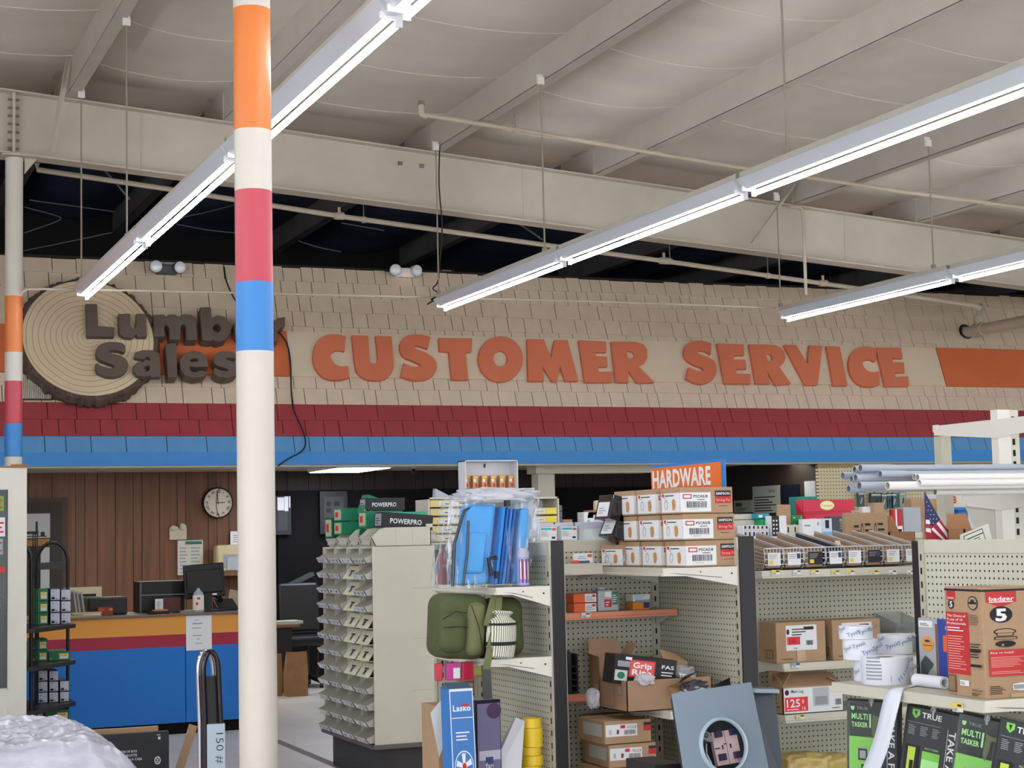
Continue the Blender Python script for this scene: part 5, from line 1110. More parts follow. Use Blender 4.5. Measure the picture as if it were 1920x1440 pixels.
for k in range(5):
    a_ = k*math.tau/5+.3; mb2.append(('p', [(.5+.05*math.cos(a_-1), .555+.012*math.sin(a_-1)), (.5+.34*math.cos(a_-.18), .555+.076*math.sin(a_-.18)), (.5+.34*math.cos(a_+.3), .555+.076*math.sin(a_+.3)), (.5+.06*math.cos(a_+1), .555+.014*math.sin(a_+1))], wh))
mb2 += [('o', .5, .555, .09, .02, redp), ('r', .22, .435, .6, .003, wh), ('n', .25, .37, .6, .045, 3, wh), ('n', .3, .31, .5, .03, 2, wh), ('n', .3, .25, .6, .02, 1, redp), ('n', .2, .1, .6, .1, 4, wh)]
decal(mb, O_, X3, uy_, -Y3, ww, hgt, mb2); mb.build('label', fb)
o = carton('appliance_carton', 'dark violet appliance carton with grey pictures right of the blue fan carton', PY(912, 1400, YN-.06).x, YN+.04, zb1, .115, .2, PY(912, 1313, YN-.06).z-zb1, mat('carton_midnight', (22, 22, 40), .3), rz=.12,
 dec=[('f', [('r', .08, .04, .9, .94, mat('print_violet', (64, 54, 92), .4)), ('r', .05, .55, .9, .43, mat('print_lilac', (108, 104, 134), .4)), ('o', .72, .93, .3, .05, mat('print_plum', (70, 50, 80), .4)), ('r', .1, .62, .85, .06, mat('print_lilac2', (180, 180, 196), .4)), ('r', .35, .3, .3, .34, printb), ('r', .12, .3, .16, .24, paper), ('o', .85, .42, .14, .12, ink), ('r', .1, .08, .8, .1, ink), ('t', .2, .1, .04, 'fan', paper), ('t', .35, .57, .035, 'fan', paper)]), ('t', [('r', .05, .1, .9, .8, greyp)])])
# kraft box at left, pink packs above
carton('kraft_carton', 'brown carton with picture label squeezed left of the blue fan carton', PY(829, 1400, YN+.15).x, YN+.2, zb1, .07, .2, PY(829, 1322, YN+.15).z-zb1, kraft, dec=[('f', [('r', .05, .8, .7, .18, mat('print_peach', (200, 170, 150), .6)), ('o', .3, .9, .2, .05, pkr)])])
o = MB().poly([(-.035, 0, .12), (.04, 0, .2), (.035, .0, .02), (.0, 0, -.06)], paper).build('torn_leaflet', loc=(PY(829, 1370, YN+.02).x, YN+.06, PY(829, 1395, YN).z)); s_ = o.modifiers.new('s', 'SOLIDIFY'); s_.thickness = .002; tag(o, 'white torn leaflet hanging left of the blue fan carton', 'leaflet')
for k, (x, c1_) in enumerate([(822, (200, 40, 70)), (848, (196, 36, 140)), (876, (190, 30, 70))]):
    p = PY(x, 1243, YN+.12); o = carton('candy_pack', 'bright pink pack hanging under the backpack shelf, %s of three' % ['left', 'middle', 'right'][k], p.x, p.y, zs2-.085, [.03, .06, .05][k], .02, .072, mat('pack_pink%d' % k, c1_, .3), dec=[('f', [('r', .5, .1, .5, .6, paper)])] if k == 1 else None, group='packs hanging under the backpack shelf')
# hanging packets on the peg panel of the first bay
for k, (x, y, c_) in enumerate([(876, 1268, (180, 110, 90)), (878, 1290, (150, 80, 56)), (900, 1254, (206, 200, 90))]):
    p = PY(x, y, YR-.05); o = carton('blister_packet', 'small hanging packet on the pegs behind the fan carton, %s' % ['upper brown one', 'lower brown one', 'yellow one'][k], p.x, YR-.03, p.z-.03, .07 if k < 2 else .05, .015, .06, mat('packet%d' % k, c_, .4), group='hanging packets behind the fan carton', dec=[('f', [('r', .1, .55, .8, .35, clearm)])])
    MB().tube([(0, .01, .06), (0, .035, .062)], .0025, fm_, n=5).build('peg_hook', o)
# yellow rolls, leaning white sheets
yl = mat('roll_yellow', (236, 200, 40), .35); yc = PY(1004, 1400, YN+.03); rr = (PY(1022, 1400, YN+.03).x-PY(986, 1400, YN+.03).x)/2
zts = [PY(1004, y, YN+.03).z for y in (1347, 1365, 1401, 1417, 1436, 1460)]
prev = None
for k in range(len(zts)-1):
    rj = rr*[1, 1.03, .98, 1.04, 1][k]; za, zb3 = zts[k+1], zts[k]
    o = MB().lathe([(rr*.5, 0), (rj, 0), (rj, zb3-za-.0015), (rr*.55, zb3-za-.0015), (rr*.5, 0)], (0, 0, 0), yl, n=28).build('tape_roll', loc=(yc.x+[0, .003, -.003, .002, -.006][k], yc.y+.04, za), smooth=True); tag(o, 'yellow tape roll by the white folded sheets, %s of the stack' % ['topmost', 'second from the top', 'third from the top', 'fourth from the top', 'lowest seen'][k], 'tape roll', 'stacked yellow tape rolls')
for k in range(3):
    z = zts[-1]-.055*(k+1)
    if z > zb1-.001: o = dup(o, (yc.x, yc.y+.04, z), label='yellow tape roll lower in the stack, below the bottom edge of the picture')
if True: carton('filler_block', 'cream block carrying the yellow tape rolls below the picture', yc.x, yc.y+.04, zb1, .1, .1, max(.01, z-zb1) if z > zb1 else .005, cream)
wf = MB(); p0, p1, p2, p3 = PY(968, 1345, YN+.0), PY(984, 1352, YN+.02), PY(978, 1445, YN-.03), PY(922, 1445, YN-.05); 
k_ = V((0, .03, 0)); q2, q3 = p3+(p3-p0)*1.1, p2+(p2-p1)*1.1
dz = zb1+.002
def todz(a_, b_): t = (a_.z-dz)/(a_.z-b_.z); return a_+(b_-a_)*t
B0, B1_ = todz(p0, p3), todz(p1, p2)
wf.hexa([B0, B1_, B1_+k_, B0+k_, p0, p1, p1+k_, p0+k_], mat('folded_sheet', (206, 208, 214), .6))
o = wf.build('folded_sheets', loc=(0, 0, 0), bevel=.002); tag(o, 'leaning folded white sheets beside the stack of yellow rolls', 'sheets')
# --- brown cartons with printed labels on the second wing
tan = mat('print_tan', (196, 140, 84), .6); gph = mat('print_grey', (182, 190, 196), .6); bk_ = mat('print_black', (30, 28, 28), .6)
def labs(crease=.0):
    return [('l', [('r', .06, .06, .94, .74, paper), ('r', .1, .66, .1, .12, redp), ('n', .24, .66, .55, .1, 1, bk_), ('n', .16, .6, .2, .05, 1, bk_), ('o', .3, .36, .09, .2, gph), ('o', .3, .34, .05, .14, paper), ('p', [(.62, .16), (.72, .12), (.78, .3), (.76, .52), (.68, .58), (.6, .5)], tan)]),
            ('f', [('r', .0, .06, .58, .74, paper), ('r', .05, .56, .17, .18, redp), ('r', .07, .6, .13, .1, paper), ('t', .25, .6, .11, 'PSCA5/8', bk_, .27, .02), ('n', .32, .5, .16, .06, 1, bk_), ('b', .12, .22, .38, .24, bk_), ('n', .18, .14, .25, .04, 1, greyp),
                   ('r', .66, .64, .30, .22, bk_), ('t', .68, .7, .10, 'SIMPSON', paper, .26, .02), ('r', .66, .38, .30, .25, redp), ('t', .68, .45, .11, 'Strong-Tie', mat('print_pink', (236, 190, 186), .6), .26), ('n', .72, .25, .18, .04, 1, bk_)])]
cz = [zg2, PY(1320, 1005, YN).z, PY(1320, 957, YN).z]; ct = [PY(1320, 1008, YN).z, PY(1320, 960, YN).z, PY(1320, 912, YN).z]
kr = ['bottom', 'middle', 'top']
xl0, xr0 = PY(1285, 980, YN+.02).x, PY(1383, 980, YN+.02).x; Ly = .19
proto = None
for i in range(3):
    PT = (PY(1320, 912, YN).z-zg2-.002)/3; h_ = PT-.0025; z = zg2+.002+i*PT
    for j, (dx, dy2) in enumerate([(0, 0), (-.01, .215), (-.02, .425)]):
        x = (xl0+xr0)/2+dx+[0, -.012, -.018][i]; y = YN+.02+dy2+.1
        nm = '%s row of the labelled brown cartons, %s' % (kr[i], ['nearest with its long side showing', 'second one back', 'third one back'][j])
        if proto is None: proto = q = carton('hardware_carton', nm, x, y, z, xr0-xl0, Ly, h_, kraft, dec=labs(), group='labelled brown cartons under the hardware sign'); MB().poly([(-.06, -.02, h_+.0006), (.1, -.02, h_+.0006), (.1, .02, h_+.0006), (-.06, .02, h_+.0006)], mat('packing_tape', (188, 158, 124), .2)).build('tape', q)
        else: q = dup(proto, (x, y, z), [-.0, .02, .05][j]+[0, .012, -.012][i])
        q['label'] = 'brown labelled carton, '+nm.replace(' of the labelled brown cartons', '')
p = PY(1146, 1040, YR-.12)
o = carton('hardware_carton', 'x', p.x+.07, YR-.11, zg2+.002, .15, .16, .1, kraft, rz=.25, dec=labs()[:1]); o['label'] = 'crushed carton in film at the far left end of the bottom carton row'; o['group'] = 'labelled brown cartons under the hardware sign'
crumple('film_wrap', o, (0, -.03, .0), (.085, .1, .03), plastic, 4, amp=.2)
for k, (x, yt, yb, ti, la) in enumerate([(1152, 918, 968, .25, 'upper black pack with a white label left of the brown cartons'), (1158, 960, 1010, .42, 'lower black pack tilted left of the brown cartons')]):
    a_ = PY(x, yb, YR-.2); t_ = PY(x, yt, YR-.2)
    o = carton('black_pack', la, a_.x+.045, YR-.13, zg2+.112 if k else zg2+.205, .16, .16, .115, mat('pack_gloss_black', (18, 18, 20), .2, coat=.5), tilt=(0, ti), dec=[('l', [('r', .1, .1, .75, .6, paper), ('n', .2, .2, .5, .3, 3, greyp)]), ('f', [('r', .5, .6, .5, .3, redp), ('n', .52, .68, .4, .15, 2, paper)])], group='black packs beside the brown cartons')
# hardware sign
XS = X2a+.03; n0, n1 = PX(1360, 880, XS), PX(1222, 890, XS); zt_s, zf_s = PX(1359, 860, XS).z, PX(1224, 872, XS).z
zt_s = (zt_s+zf_s)/2; zl = ZT
e = empty('aisle_sign', (XS, n0.y, ZT)); tag(e, 'orange aisle sign with blue border reading HARDWARE above the brown cartons', 'sign')
sbl = mat('sign_blue', (54, 124, 196), .4); sor = mat('sign_orange', (226, 116, 44), .4)
MB().box((-.003, 0, 0), (.003, n1.y-n0.y, zt_s-ZT), sbl).build('board', e)
f_ = MB(); hh = zt_s-ZT; ln = n1.y-n0.y
decal(f_, (-.003, ln, 0), -Y3, Z3, -X3, ln, hh, [('r', 0, .0, .955, .96, sor), ('t', .02, .69, .235, 'HARDWARE', paper, .80, .035)]); f_.build('lettering', e)
# --- middle bay items
zc1_ = zc1
def small(name, lab, xl, xr, yt, Y, m, z0, dep=.08, dec=None, group=None, yb=None, cat='box', **k):
    return bx(name, lab, cat, xl, xr, yt, yb or (yt+20), Y, dep, m, z0=z0, dec=dec, group=group, **k)
orc = mat('carton_orange', (226, 96, 40), .5); YC_ = YR-.18
od = [('f', [('r', .5, .05, .5, .9, paper), ('n', .55, .2, .38, .55, 3, greyp), ('r', .82, .6, .14, .25, redp)])]
o1 = small('fastener_box', 'orange and white fastener box on the orange shelf, lower of two', 1076, 1118, 1128, YC_, orc, zc1, dec=od, group='orange and white fastener boxes', h=.042)
o2 = small('fastener_box', 'orange and white fastener box on the orange shelf, upper of two', 1075, 1118, 1110, YC_, orc, zc1+.044, dec=od, group='orange and white fastener boxes', h=.042)
c = bx('screw_case', 'clear plastic case of screws with a red label on the orange shelf', 'case', 1121, 1161, 1106, 1146, YC_, .06, mat('case_clear', (150, 158, 164), .2), z0=zc1, bevel=.006, seg=2, dec=[('f', [('r', .3, .2, .34, .36, redp), ('r', .32, .66, .3, .26, paper), ('r', .68, .3, .25, .62, mat('print_green2', (60, 130, 100), .5)), ('n', .36, .25, .2, .25, 2, paper), ('n', .7, .4, .2, .4, 4, paper)])])
MB().cyl((-.02, .03, c.dimensions.z*0+.1), (-.02, .03, .112), .02, clearm, n=16).build('lid_knob', c)
small('fastener_box', 'yellow orange box with a blue window at the right of the orange shelf', 1187, 1219, 1129, YC_+.03, mat('carton_amber', (220, 140, 40), .5), zc1, h=.036, dec=[('f', [('r', .62, .2, .34, .7, printb)])])
small('fastener_box', 'white and blue box on top of the yellow orange one', 1187, 1219, 1116, YC_+.03, paper, zc1+.038, h=.034, dec=[('f', [('n', .1, .1, .6, .8, 3, mat('print_sky', (110, 170, 210), .5)), ('r', .1, .05, .9, .2, mat('print_sky', (110, 170, 210), .5))])])
o = small('blister_packet', 'white hang card over red clips on the upper peg panel of the middle bay', 1076, 1112, 1034, YR-.24, paper, PY(1094, 1056, YR-.24).z, dep=.012, h=.045, dec=[('f', [('r', .02, 0, .8, .25, mat('print_slate', (70, 90, 100), .5)), ('r', .7, .6, .25, .3, orc), ('n', .2, .4, .5, .4, 2, mat('print_sky', (110, 170, 210), .5))])])
o = small('plastic_clip', 'red plastic clip beside the white hang card on the shelf', 1076, 1086, 1050, YR-.25, mat('clip_red', (226, 90, 70), .4), PY(1080, 1063, YR-.25).z, dep=.02, h=.03)
# black organiser on the lower orange shelf
zc2_ = zc2; e = empty('parts_organizer', (PY(1078, 1300, YC_).x, YC_, zc2)); tag(e, 'black stepped plastic organizer behind the left end cover on the lower orange shelf', 'organizer')
hz = PY(1078, 1222, YC_).z-zc2; og = mat('organizer_black', (44, 50, 54), .4)
MB().box((-.035, 0, 0), (-.012, .12, hz), og).box((.02, .02, 0), (.03, .12, hz*.95), og).box((-.012, .1, 0), (.02, .12, hz), og).build('upright', e, bevel=.004)
for k in range(5): MB().box((-.012, -.005, hz*.02+k*hz*.15), (.022, .1, hz*.05+k*hz*.15), og).build('tray', e, bevel=.003)
# open cartons on the lower shelf of the second wing
def open_carton(name, lab, x, y, z, sx, sy, sz, m, rz=0, flaps=(), dec=None, cat='open box', th=.004, fill=None):
    e = MB().box((-sx/2, -sy/2, 0), (sx/2, sy/2, th), m)
    e.box((-sx/2, -sy/2, 0), (-sx/2+th, sy/2, sz), m).box((sx/2-th, -sy/2, 0), (sx/2, sy/2, sz), m).box((-sx/2, -sy/2, 0), (sx/2, -sy/2+th, sz), m).box((-sx/2, sy/2-th, 0), (sx/2, sy/2, sz), m)
    o = e.build(name, loc=(x, y, z), rz=rz); tag(o, lab, cat)
    for (sd, ln, ang) in flaps:   # side, length, angle from horizontal outwards (90 = straight up)
        a_ = math.radians(ang); c_, s2 = math.cos(a_)*ln, math.sin(a_)*ln
        if sd == 'l': q = [(-sx/2, sy/2, sz), (-sx/2, -sy/2, sz), (-sx/2-c_, -sy/2+.01, sz+s2), (-sx/2-c_, sy/2-.01, sz+s2)]
        if sd == 'r': q = [(sx/2, -sy/2, sz), (sx/2, sy/2, sz), (sx/2+c_, sy/2-.01, sz+s2), (sx/2+c_, -sy/2+.01, sz+s2)]
        if sd == 'f': q = [(-sx/2, -sy/2, sz), (sx/2, -sy/2, sz), (sx/2-.01, -sy/2-c_, sz+s2), (-sx/2+.01, -sy/2-c_, sz+s2)]
        if sd == 'b': q = [(sx/2, sy/2, sz), (-sx/2, sy/2, sz), (-sx/2+.01, sy/2+c_, sz+s2), (sx/2-.01, sy/2+c_, sz+s2)]
        f = MB().poly(q, m).build('flap', o); s_ = f.modifiers.new('s', 'SOLIDIFY'); s_.thickness = .003; s_.offset = 0
    for d_ in dec or []:
        mb = MB(); f, spec = d_[0], d_[1]
        if f == 'f': decal(mb, (-sx/2, -sy/2, 0), X3, Z3, -Y3, sx, sz, spec)
        if f == 'l': decal(mb, (-sx/2, sy/2, 0), -Y3, Z3, -X3, sy, sz, spec)
        mb.build(d_[2] if len(d_) > 2 else 'label', o)
    return o
k2 = mat('kraft_dull', (164, 132, 104), .8, var=.06, vs=10)
def along(px, py, X): p = PX(px, py, X); return p.y
# big kraft tray: left-face corner px 1177 ; right end px 1336
xk = PY(1177, 1325, YN+.06).x; xkr = PY(1336, 1290, YN+.06).x; yk2 = YN+.06+.28; hk = PY(1200, 1276, YN+.06).z-zg3
tray = open_carton('open_carton', 'open brown carton heaped with a black nail box on the lower shelf', (xk+xkr)/2, YN+.20, zg3, xkr-xk, .27, hk, k2, flaps=(), dec=[('l', [('r', .06, .1, .5, .78, mat('crease', (110, 108, 100), .6)), ('r', .075, .12, .47, .74, k2), ('r', .66, .5, .18, .36, mat('crease', (110, 108, 100), .6)), ('r', .675, .52, .15, .32, k2)])])
sy_ = .2
nb_ = carton('nail_carton', 'black nail carton with a red and white printed panel lying in the open brown carton', (xk+xkr)/2-.10, YN+.17, zg3+hk-.03, .29, .13, .125, mat('nail_black', (22, 20, 22), .4), rz=-.1, tilt=(0, .14), dec=[('f', [('r', .24, .28, .42, .6, redp), ('r', .26, .32, .38, .52, mat('print_rose', (214, 90, 86), .5)), ('t', .30, .6, .2, 'Grip', paper, .30, .03), ('t', .29, .36, .2, 'Rite', paper, .32, .03), ('t', .76, .66, .13, 'FAS', paper, .2, .02), ('n', .76, .4, .2, .2, 2, paper), ('t', .34, .06, .14, 'PLUS', paper, .26, .02), ('r', .02, .12, .2, .36, mat('print_card', (200, 206, 190), .5)), ('o', .12, .3, .06, .12, green), ('r', .05, .6, .2, .2, greyp), ('r', .17, .85, .1, .1, paper)])])
f = MB().mesh([(.0, 0, 0), (.20, .0, -.01), (.34, .02, .05), (.335, .03, .095), (.20, .0, .03), (.02, .0, .055)], [(0, 1, 4, 5), (1, 2, 3, 4)], mat('nail_black', (22, 20, 22), .4)).build('torn_flap', nb_, loc=(.13, -.04, .0)); s_ = f.modifiers.new('s', 'SOLIDIFY'); s_.thickness = .003
f2 = MB(); decal(f2, (.16, -.05, .02), V((.97, 0, -.1)).normalized(), Z3, -Y3, .1, .06, [('t', .0, .4, .5, 'TENERS', paper, 1.0, .02)], lift=.012); f2.build('lettering', nb_)
p = (xk+xkr)/2
o = MB().mesh([(-.17, 0, 0), (.16, 0, 0), (.17, 0, .06), (.05, 0, .085), (-.02, .0, .07), (-.16, 0, .05), (.05, .04, .12), (.12, .04, .10)], [(0, 1, 2, 3, 4, 5), (3, 2, 7, 6)], kraft).build('torn_carton', loc=(p+.03, YN+.28, zg3+hk-.01), rz=-.1); s_ = o.modifiers.new('s', 'SOLIDIFY'); s_.thickness = .004; tag(o, 'torn open brown carton behind the black nail carton', 'torn box')
MB().poly([(-.13, -.004, .052), (.02, -.004, .03), (.05, -.004, .055), (.02, -.004, .075)], paper).build('label', o)
o = crumple('plastic_bag', None, (0, 0, 0), (.04, .03, .022), plasticw, 6, amp=.25, loc=(PY(1214, 1280, YN+.05).x, YN+.075, zg3+hk-.022)); tag(o, 'milky plastic bag bulging out under the black nail carton', 'bag')
o = crumple('plastic_bag', None, (0, 0, 0), (.06, .06, .035), clearm, 8, amp=.25, loc=(xkr-.09, YN+.2, zg3+hk*.75)); tag(o, 'clear bag of parts at the right end of the open brown carton', 'bag')
# upright open carton left
xq = PY(1110, 1310, YR-.16).x
open_carton('open_carton', 'upright open brown carton with torn top flap left of the heaped one', xq+.06, YR-.24, zg3, .16, .13, PY(1110, 1228, YR-.2).z-zg3, kraft, rz=-.1, flaps=[('l', .05, 20), ('b', .08, 60), ('r', .06, 60)], dec=[('f', [('r', .5, .3, .35, .3, redp), ('r', .45, .62, .4, .16, bk_)]), ('l', [('r', .5, .1, .4, .3, mat('print_peach', (200, 170, 150), .6))])])
o = crumple('plastic_bag', None, (0, 0, 0), (.025, .03, .04), plasticw, 12, amp=.25, loc=(xk-.07, YN+.26, zg3)); tag(o, 'small crumpled bag standing by the left end of the heaped carton', 'bag')
# bag of parts in front, towards the grey meter box
xb_ = PY(1235, 1330, YN-.05).x
o = crumple('plastic_bag', None, (0, 0, 0), (.075, .06, .045), plasticw, 21, amp=.3, loc=(xg3+.13, YN+.055, zg3)); tag(o, 'crumpled milky bag in front of the heaped carton, beside the meter box', 'bag')
cr_ = crumple('parts', o, (.0, .0, .05), (.06, .045, .03), mat('dark_parts', (60, 56, 66), .4), 5, amp=.5, f=5)
o = MB().mesh([(-.07, 0, 0), (.06, .01, .02), (.08, .03, .06), (.02, .02, .075), (-.05, .0, .045), (-.09, .02, .03)], [(0, 1, 2, 3, 4, 5)], kraft2).mesh([(-.05, -.01, .045), (.02, -.01, .075), (.05, -.02, .09), (-.04, -.03, .07)], [(0, 1, 2, 3)], bk_).build('torn_carton', loc=(xg3+.10, YN+.035, zg3+.07), rz=.2); s_ = o.modifiers.new('s', 'SOLIDIFY'); s_.thickness = .003; tag(o, 'scrap of torn brown and black carton on the milky bag', 'torn box')
# cartons under that shelf
zlow = .25
ql = [('f', [('r', .02, .32, .68, .52, paper), ('r', .34, .66, .1, .14, redp), ('t', .5, .64, .12, 'PSCL5/8', bk_, .18), ('b', .42, .38, .24, .2, bk_), ('o', .12, .52, .03, .12, gph), ('p', [(.25, .42), (.3, .42), (.31, .6), (.26, .62)], pkr), ('r', .84, .5, .16, .36, redp), ('r', .84, .74, .16, .12, bk_)]), ('l', [('r', .2, .3, .7, .55, mat('label_shade', (190, 190, 184), .6)), ('o', .4, .55, .06, .14, gph), ('o', .65, .55, .06, .14, gph)])]
za = PY(1160, 1397, YN+.12).z; zb5 = PY(1160, 1352, YN+.12).z; hq = (zb5-za)*.96
xa_, xb5 = PY(1134, 1370, YN+.12).x, PY(1222, 1370, YN+.12).x
for k in range(6):
    z = zb5-hq*(k+1)-.004*k
    if z < zlow: break
    o = carton('hardware_carton', 'x', (xa_+xb5)/2+[0, .025, -.01, .01, 0, 0][k], YN+.26, z, (xb5-xa_), .26, hq, kraft, rz=[.02, -.02, .03, 0, 0, 0][k], dec=ql); o['label'] = 'brown labelled carton under the lower shelf of the second wing, %s from the top' % ORDN[k]; o['group'] = 'brown cartons on the floor of the middle bay'; zlast = z
if zlast > zlow+.001: carton('hardware_carton', 'plain brown carton at the foot of the stack, below the picture', (xa_+xb5)/2, YN+.26, zlow, (xb5-xa_), .24, zlast-zlow, kraft)
for k, (yt, yb) in enumerate([(1342, 1384), (1388, 1428), (1432, 1472)]):
    a0, a1, b0, b1 = fit(1102, 1142, yt, yb, YR-.14); o = carton('hardware_carton', 'x', a0+.12, YR-.1, b0, .2, .14, b1-b0, kraft, dec=[('f', [('r', .0, .1, .6, .75, mat('label_shade', (190, 190, 184), .6)), ('o', .15, .5, .07, .2, ink), ('o', .4, .5, .07, .2, ink)])]); o['label'] = 'shaded brown carton behind the labelled stack, %s from the top' % ORDN[k]; o['group'] = 'brown cartons on the floor of the middle bay'; zl_ = b0
carton('hardware_carton', 'plain brown carton under the shaded stack, below the picture', a0+.12, YR-.1, .13, .2, .14, zl_-.132, kraft)
# --- grey meter box leaning in front of the second wing
mg = mat('meter_grey', (132, 148, 162), .45, var=.04, vs=4); mgl = mat('meter_light', (176, 194, 208), .4)
YM = 5.72; Q = [PY(1259, 1301, YM), PY(1408, 1279, YM+.02), PY(1443, 1452, YM-.06), PY(1283, 1470, YM-.07)]
cM = (Q[0]+Q[1]+Q[2]+Q[3])/4; e = empty('meter_box', cM); tag(e, 'grey steel electric meter box with a round opening, tilted against the shelves', 'meter box')
Q = [q-cM for q in Q]; ux = (Q[1]-Q[0]).normalized(); nn = ux.cross((Q[0]-Q[3]).normalized()).normalized(); nn = nn if nn.y < 0 else -nn; uz = nn.cross(ux)*-1; uz = uz if uz.z > 0 else -uz
cc = hit(1356, 1398, nn, nn.dot(cM))-cM; R0 = (PY(1396, 1398, YM-.03).x-PY(1318, 1398, YM-.03).x)/2*1.08
# front plate with a round hole
n = 40; bm = bmesh.new(); bot = [Q[3]-uz*.12, Q[2]-uz*.12]; outer = [Q[0], bot[0], bot[1], Q[1]]
ovs = [bm.verts.new(q-nn*0) for q in outer]; es = [bm.edges.new((ovs[i], ovs[(i+1) % 4])) for i in range(4)]
ivs = [bm.verts.new(cc+ux*R0*math.cos(i*math.tau/n)+uz*R0*math.sin(i*math.tau/n)) for i in range(n)]; es += [bm.edges.new((ivs[i], ivs[(i+1) % n])) for i in range(n)]
bmesh.ops.triangle_fill(bm, use_beauty=True, edges=es, normal=nn); me = bpy.data.meshes.new('cover_plate'); bm.to_mesh(me); bm.free(); me.materials.append(mg)
o = bpy.data.objects.new('cover_plate', me); SC.collection.objects.link(o); o.parent = e; s_ = o.modifiers.new('s', 'SOLIDIFY'); s_.thickness = .003; s_.offset = 0
MB().lathe([(R0*1.1, -.001), (R0*1.1, .006), (R0*1.03, .016), (R0*.97, .012), (R0*.97, -.004)], cc, mgl, n=44, ax=nn).build('ring', e, smooth=True)
bd = -nn*.10; 
bq = (bot[0]+ux*.05, bot[1], Q[1]-uz*.01, Q[0]-uz*.01+ux*.05)
MB().mesh(list(bq)+[q+bd for q in bq], [(4, 5, 6, 7), (0, 4, 7, 3), (0, 1, 5, 4), (2, 3, 7, 6)], mat('meter_inside', (46, 54, 60), .5)).build('back_box', e)
sr = [PY(1408, 1288, YM+.12)-cM, PY(1452, 1289, YM+.16)-cM, PY(1470, 1470, YM+.06)-cM, PY(1440, 1470, YM+.0)-cM]
MB().mesh([sr[0]-V((.02, 0, 0)), sr[1], sr[2], sr[3]]+[q+V((.0, .02, 0)) for q in (sr[0], sr[1], sr[2], sr[3])], [(0, 3, 2, 1), (1, 2, 6, 5), (0, 1, 5, 4)], mat('meter_side', (70, 78, 90), .5)).obox(sr[0]-V((.0, .03, .006)), sr[1]-sr[0]+V((.004, 0, 0)), (0, .06, 0), (0, 0, -.014), mgl).build('side_channel', e)
ins = cc-nn*.05; pinkm = mat('insulator_pink', (214, 186, 188), .5); cop = mat('lug_metal', (170, 172, 176), .3, metal=.7)
mb = MB(); mb.obox(ins+ux*(-R0*.1)+uz*(-R0*.72), ux*R0*1.15, -nn*.02, uz*R0*1.3, pinkm); 
for sx_2, sz_2 in ((.0, .35), (.7, .35), (.0, -.55), (.7, -.55)): mb.obox(ins+nn*.0+ux*R0*sx_2+uz*R0*sz_2, ux*R0*.26, nn*.02, uz*R0*.26, mat('jaw_dark', (66, 66, 96), .3, metal=.5))
mb.obox(ins+nn*.002+ux*(-R0*.08)+uz*(-R0*.08), ux*R0*.2, nn*.002, uz*R0*.04, ink).obox(ins+nn*.002+ux*(R0*.35)+uz*(R0*.05), ux*R0*.12, nn*.002, uz*R0*.04, ink).obox(ins+nn*.001+ux*(R0*.45)+uz*(-R0*.72), ux*R0*.02, nn*.002, uz*R0*1.3, greyp)
for q in (.25, .62): mb.obox(ins+nn*.001+ux*R0*q+uz*(-R0*.12), ux*R0*.05, nn*.003, uz*R0*.16, ink)
mb.build('socket_block', e)
MB().obox(ins+ux*(-R0*.78)+uz*(R0*.42), (ux*.86-uz*.5)*R0*.34, nn*.03, (uz*.86+ux*.5)*R0*.34, cop).lathe([(R0*.10, 0), (R0*.06, .002)], ins+ux*(-R0*.56)+uz*(R0*.50)+nn*.032, ink, n=14, ax=nn).lathe([(0, 0), (R0*.12, 0), (R0*.12, .02), (0, .02)], ins+ux*(-R0*.3)+uz*(R0*.34), cop, n=14, ax=nn).tube([ins+ux*(-R0*.42)+uz*(R0*.2), ins+ux*(-R0*.5)-uz*R0*.2, ins+ux*(-R0*.36)-uz*R0*.6], .003, cop, n=6).build('ground_lug', e)
carton('kraft_carton', 'plain carton carrying the meter box, below the picture', cM.x+.0, YM+.06, 0, .40, .34, min(p_.z for p_ in (bot[0], bot[1]))+cM.z-.004, kraft)
carton('flat_black_case', 'dark case corner left under the meter box', PY(1262, 1438, YM+.1).x-.02, YM+.22, 0, .12, .24, PY(1262, 1432, YM+.1).z, bk2)
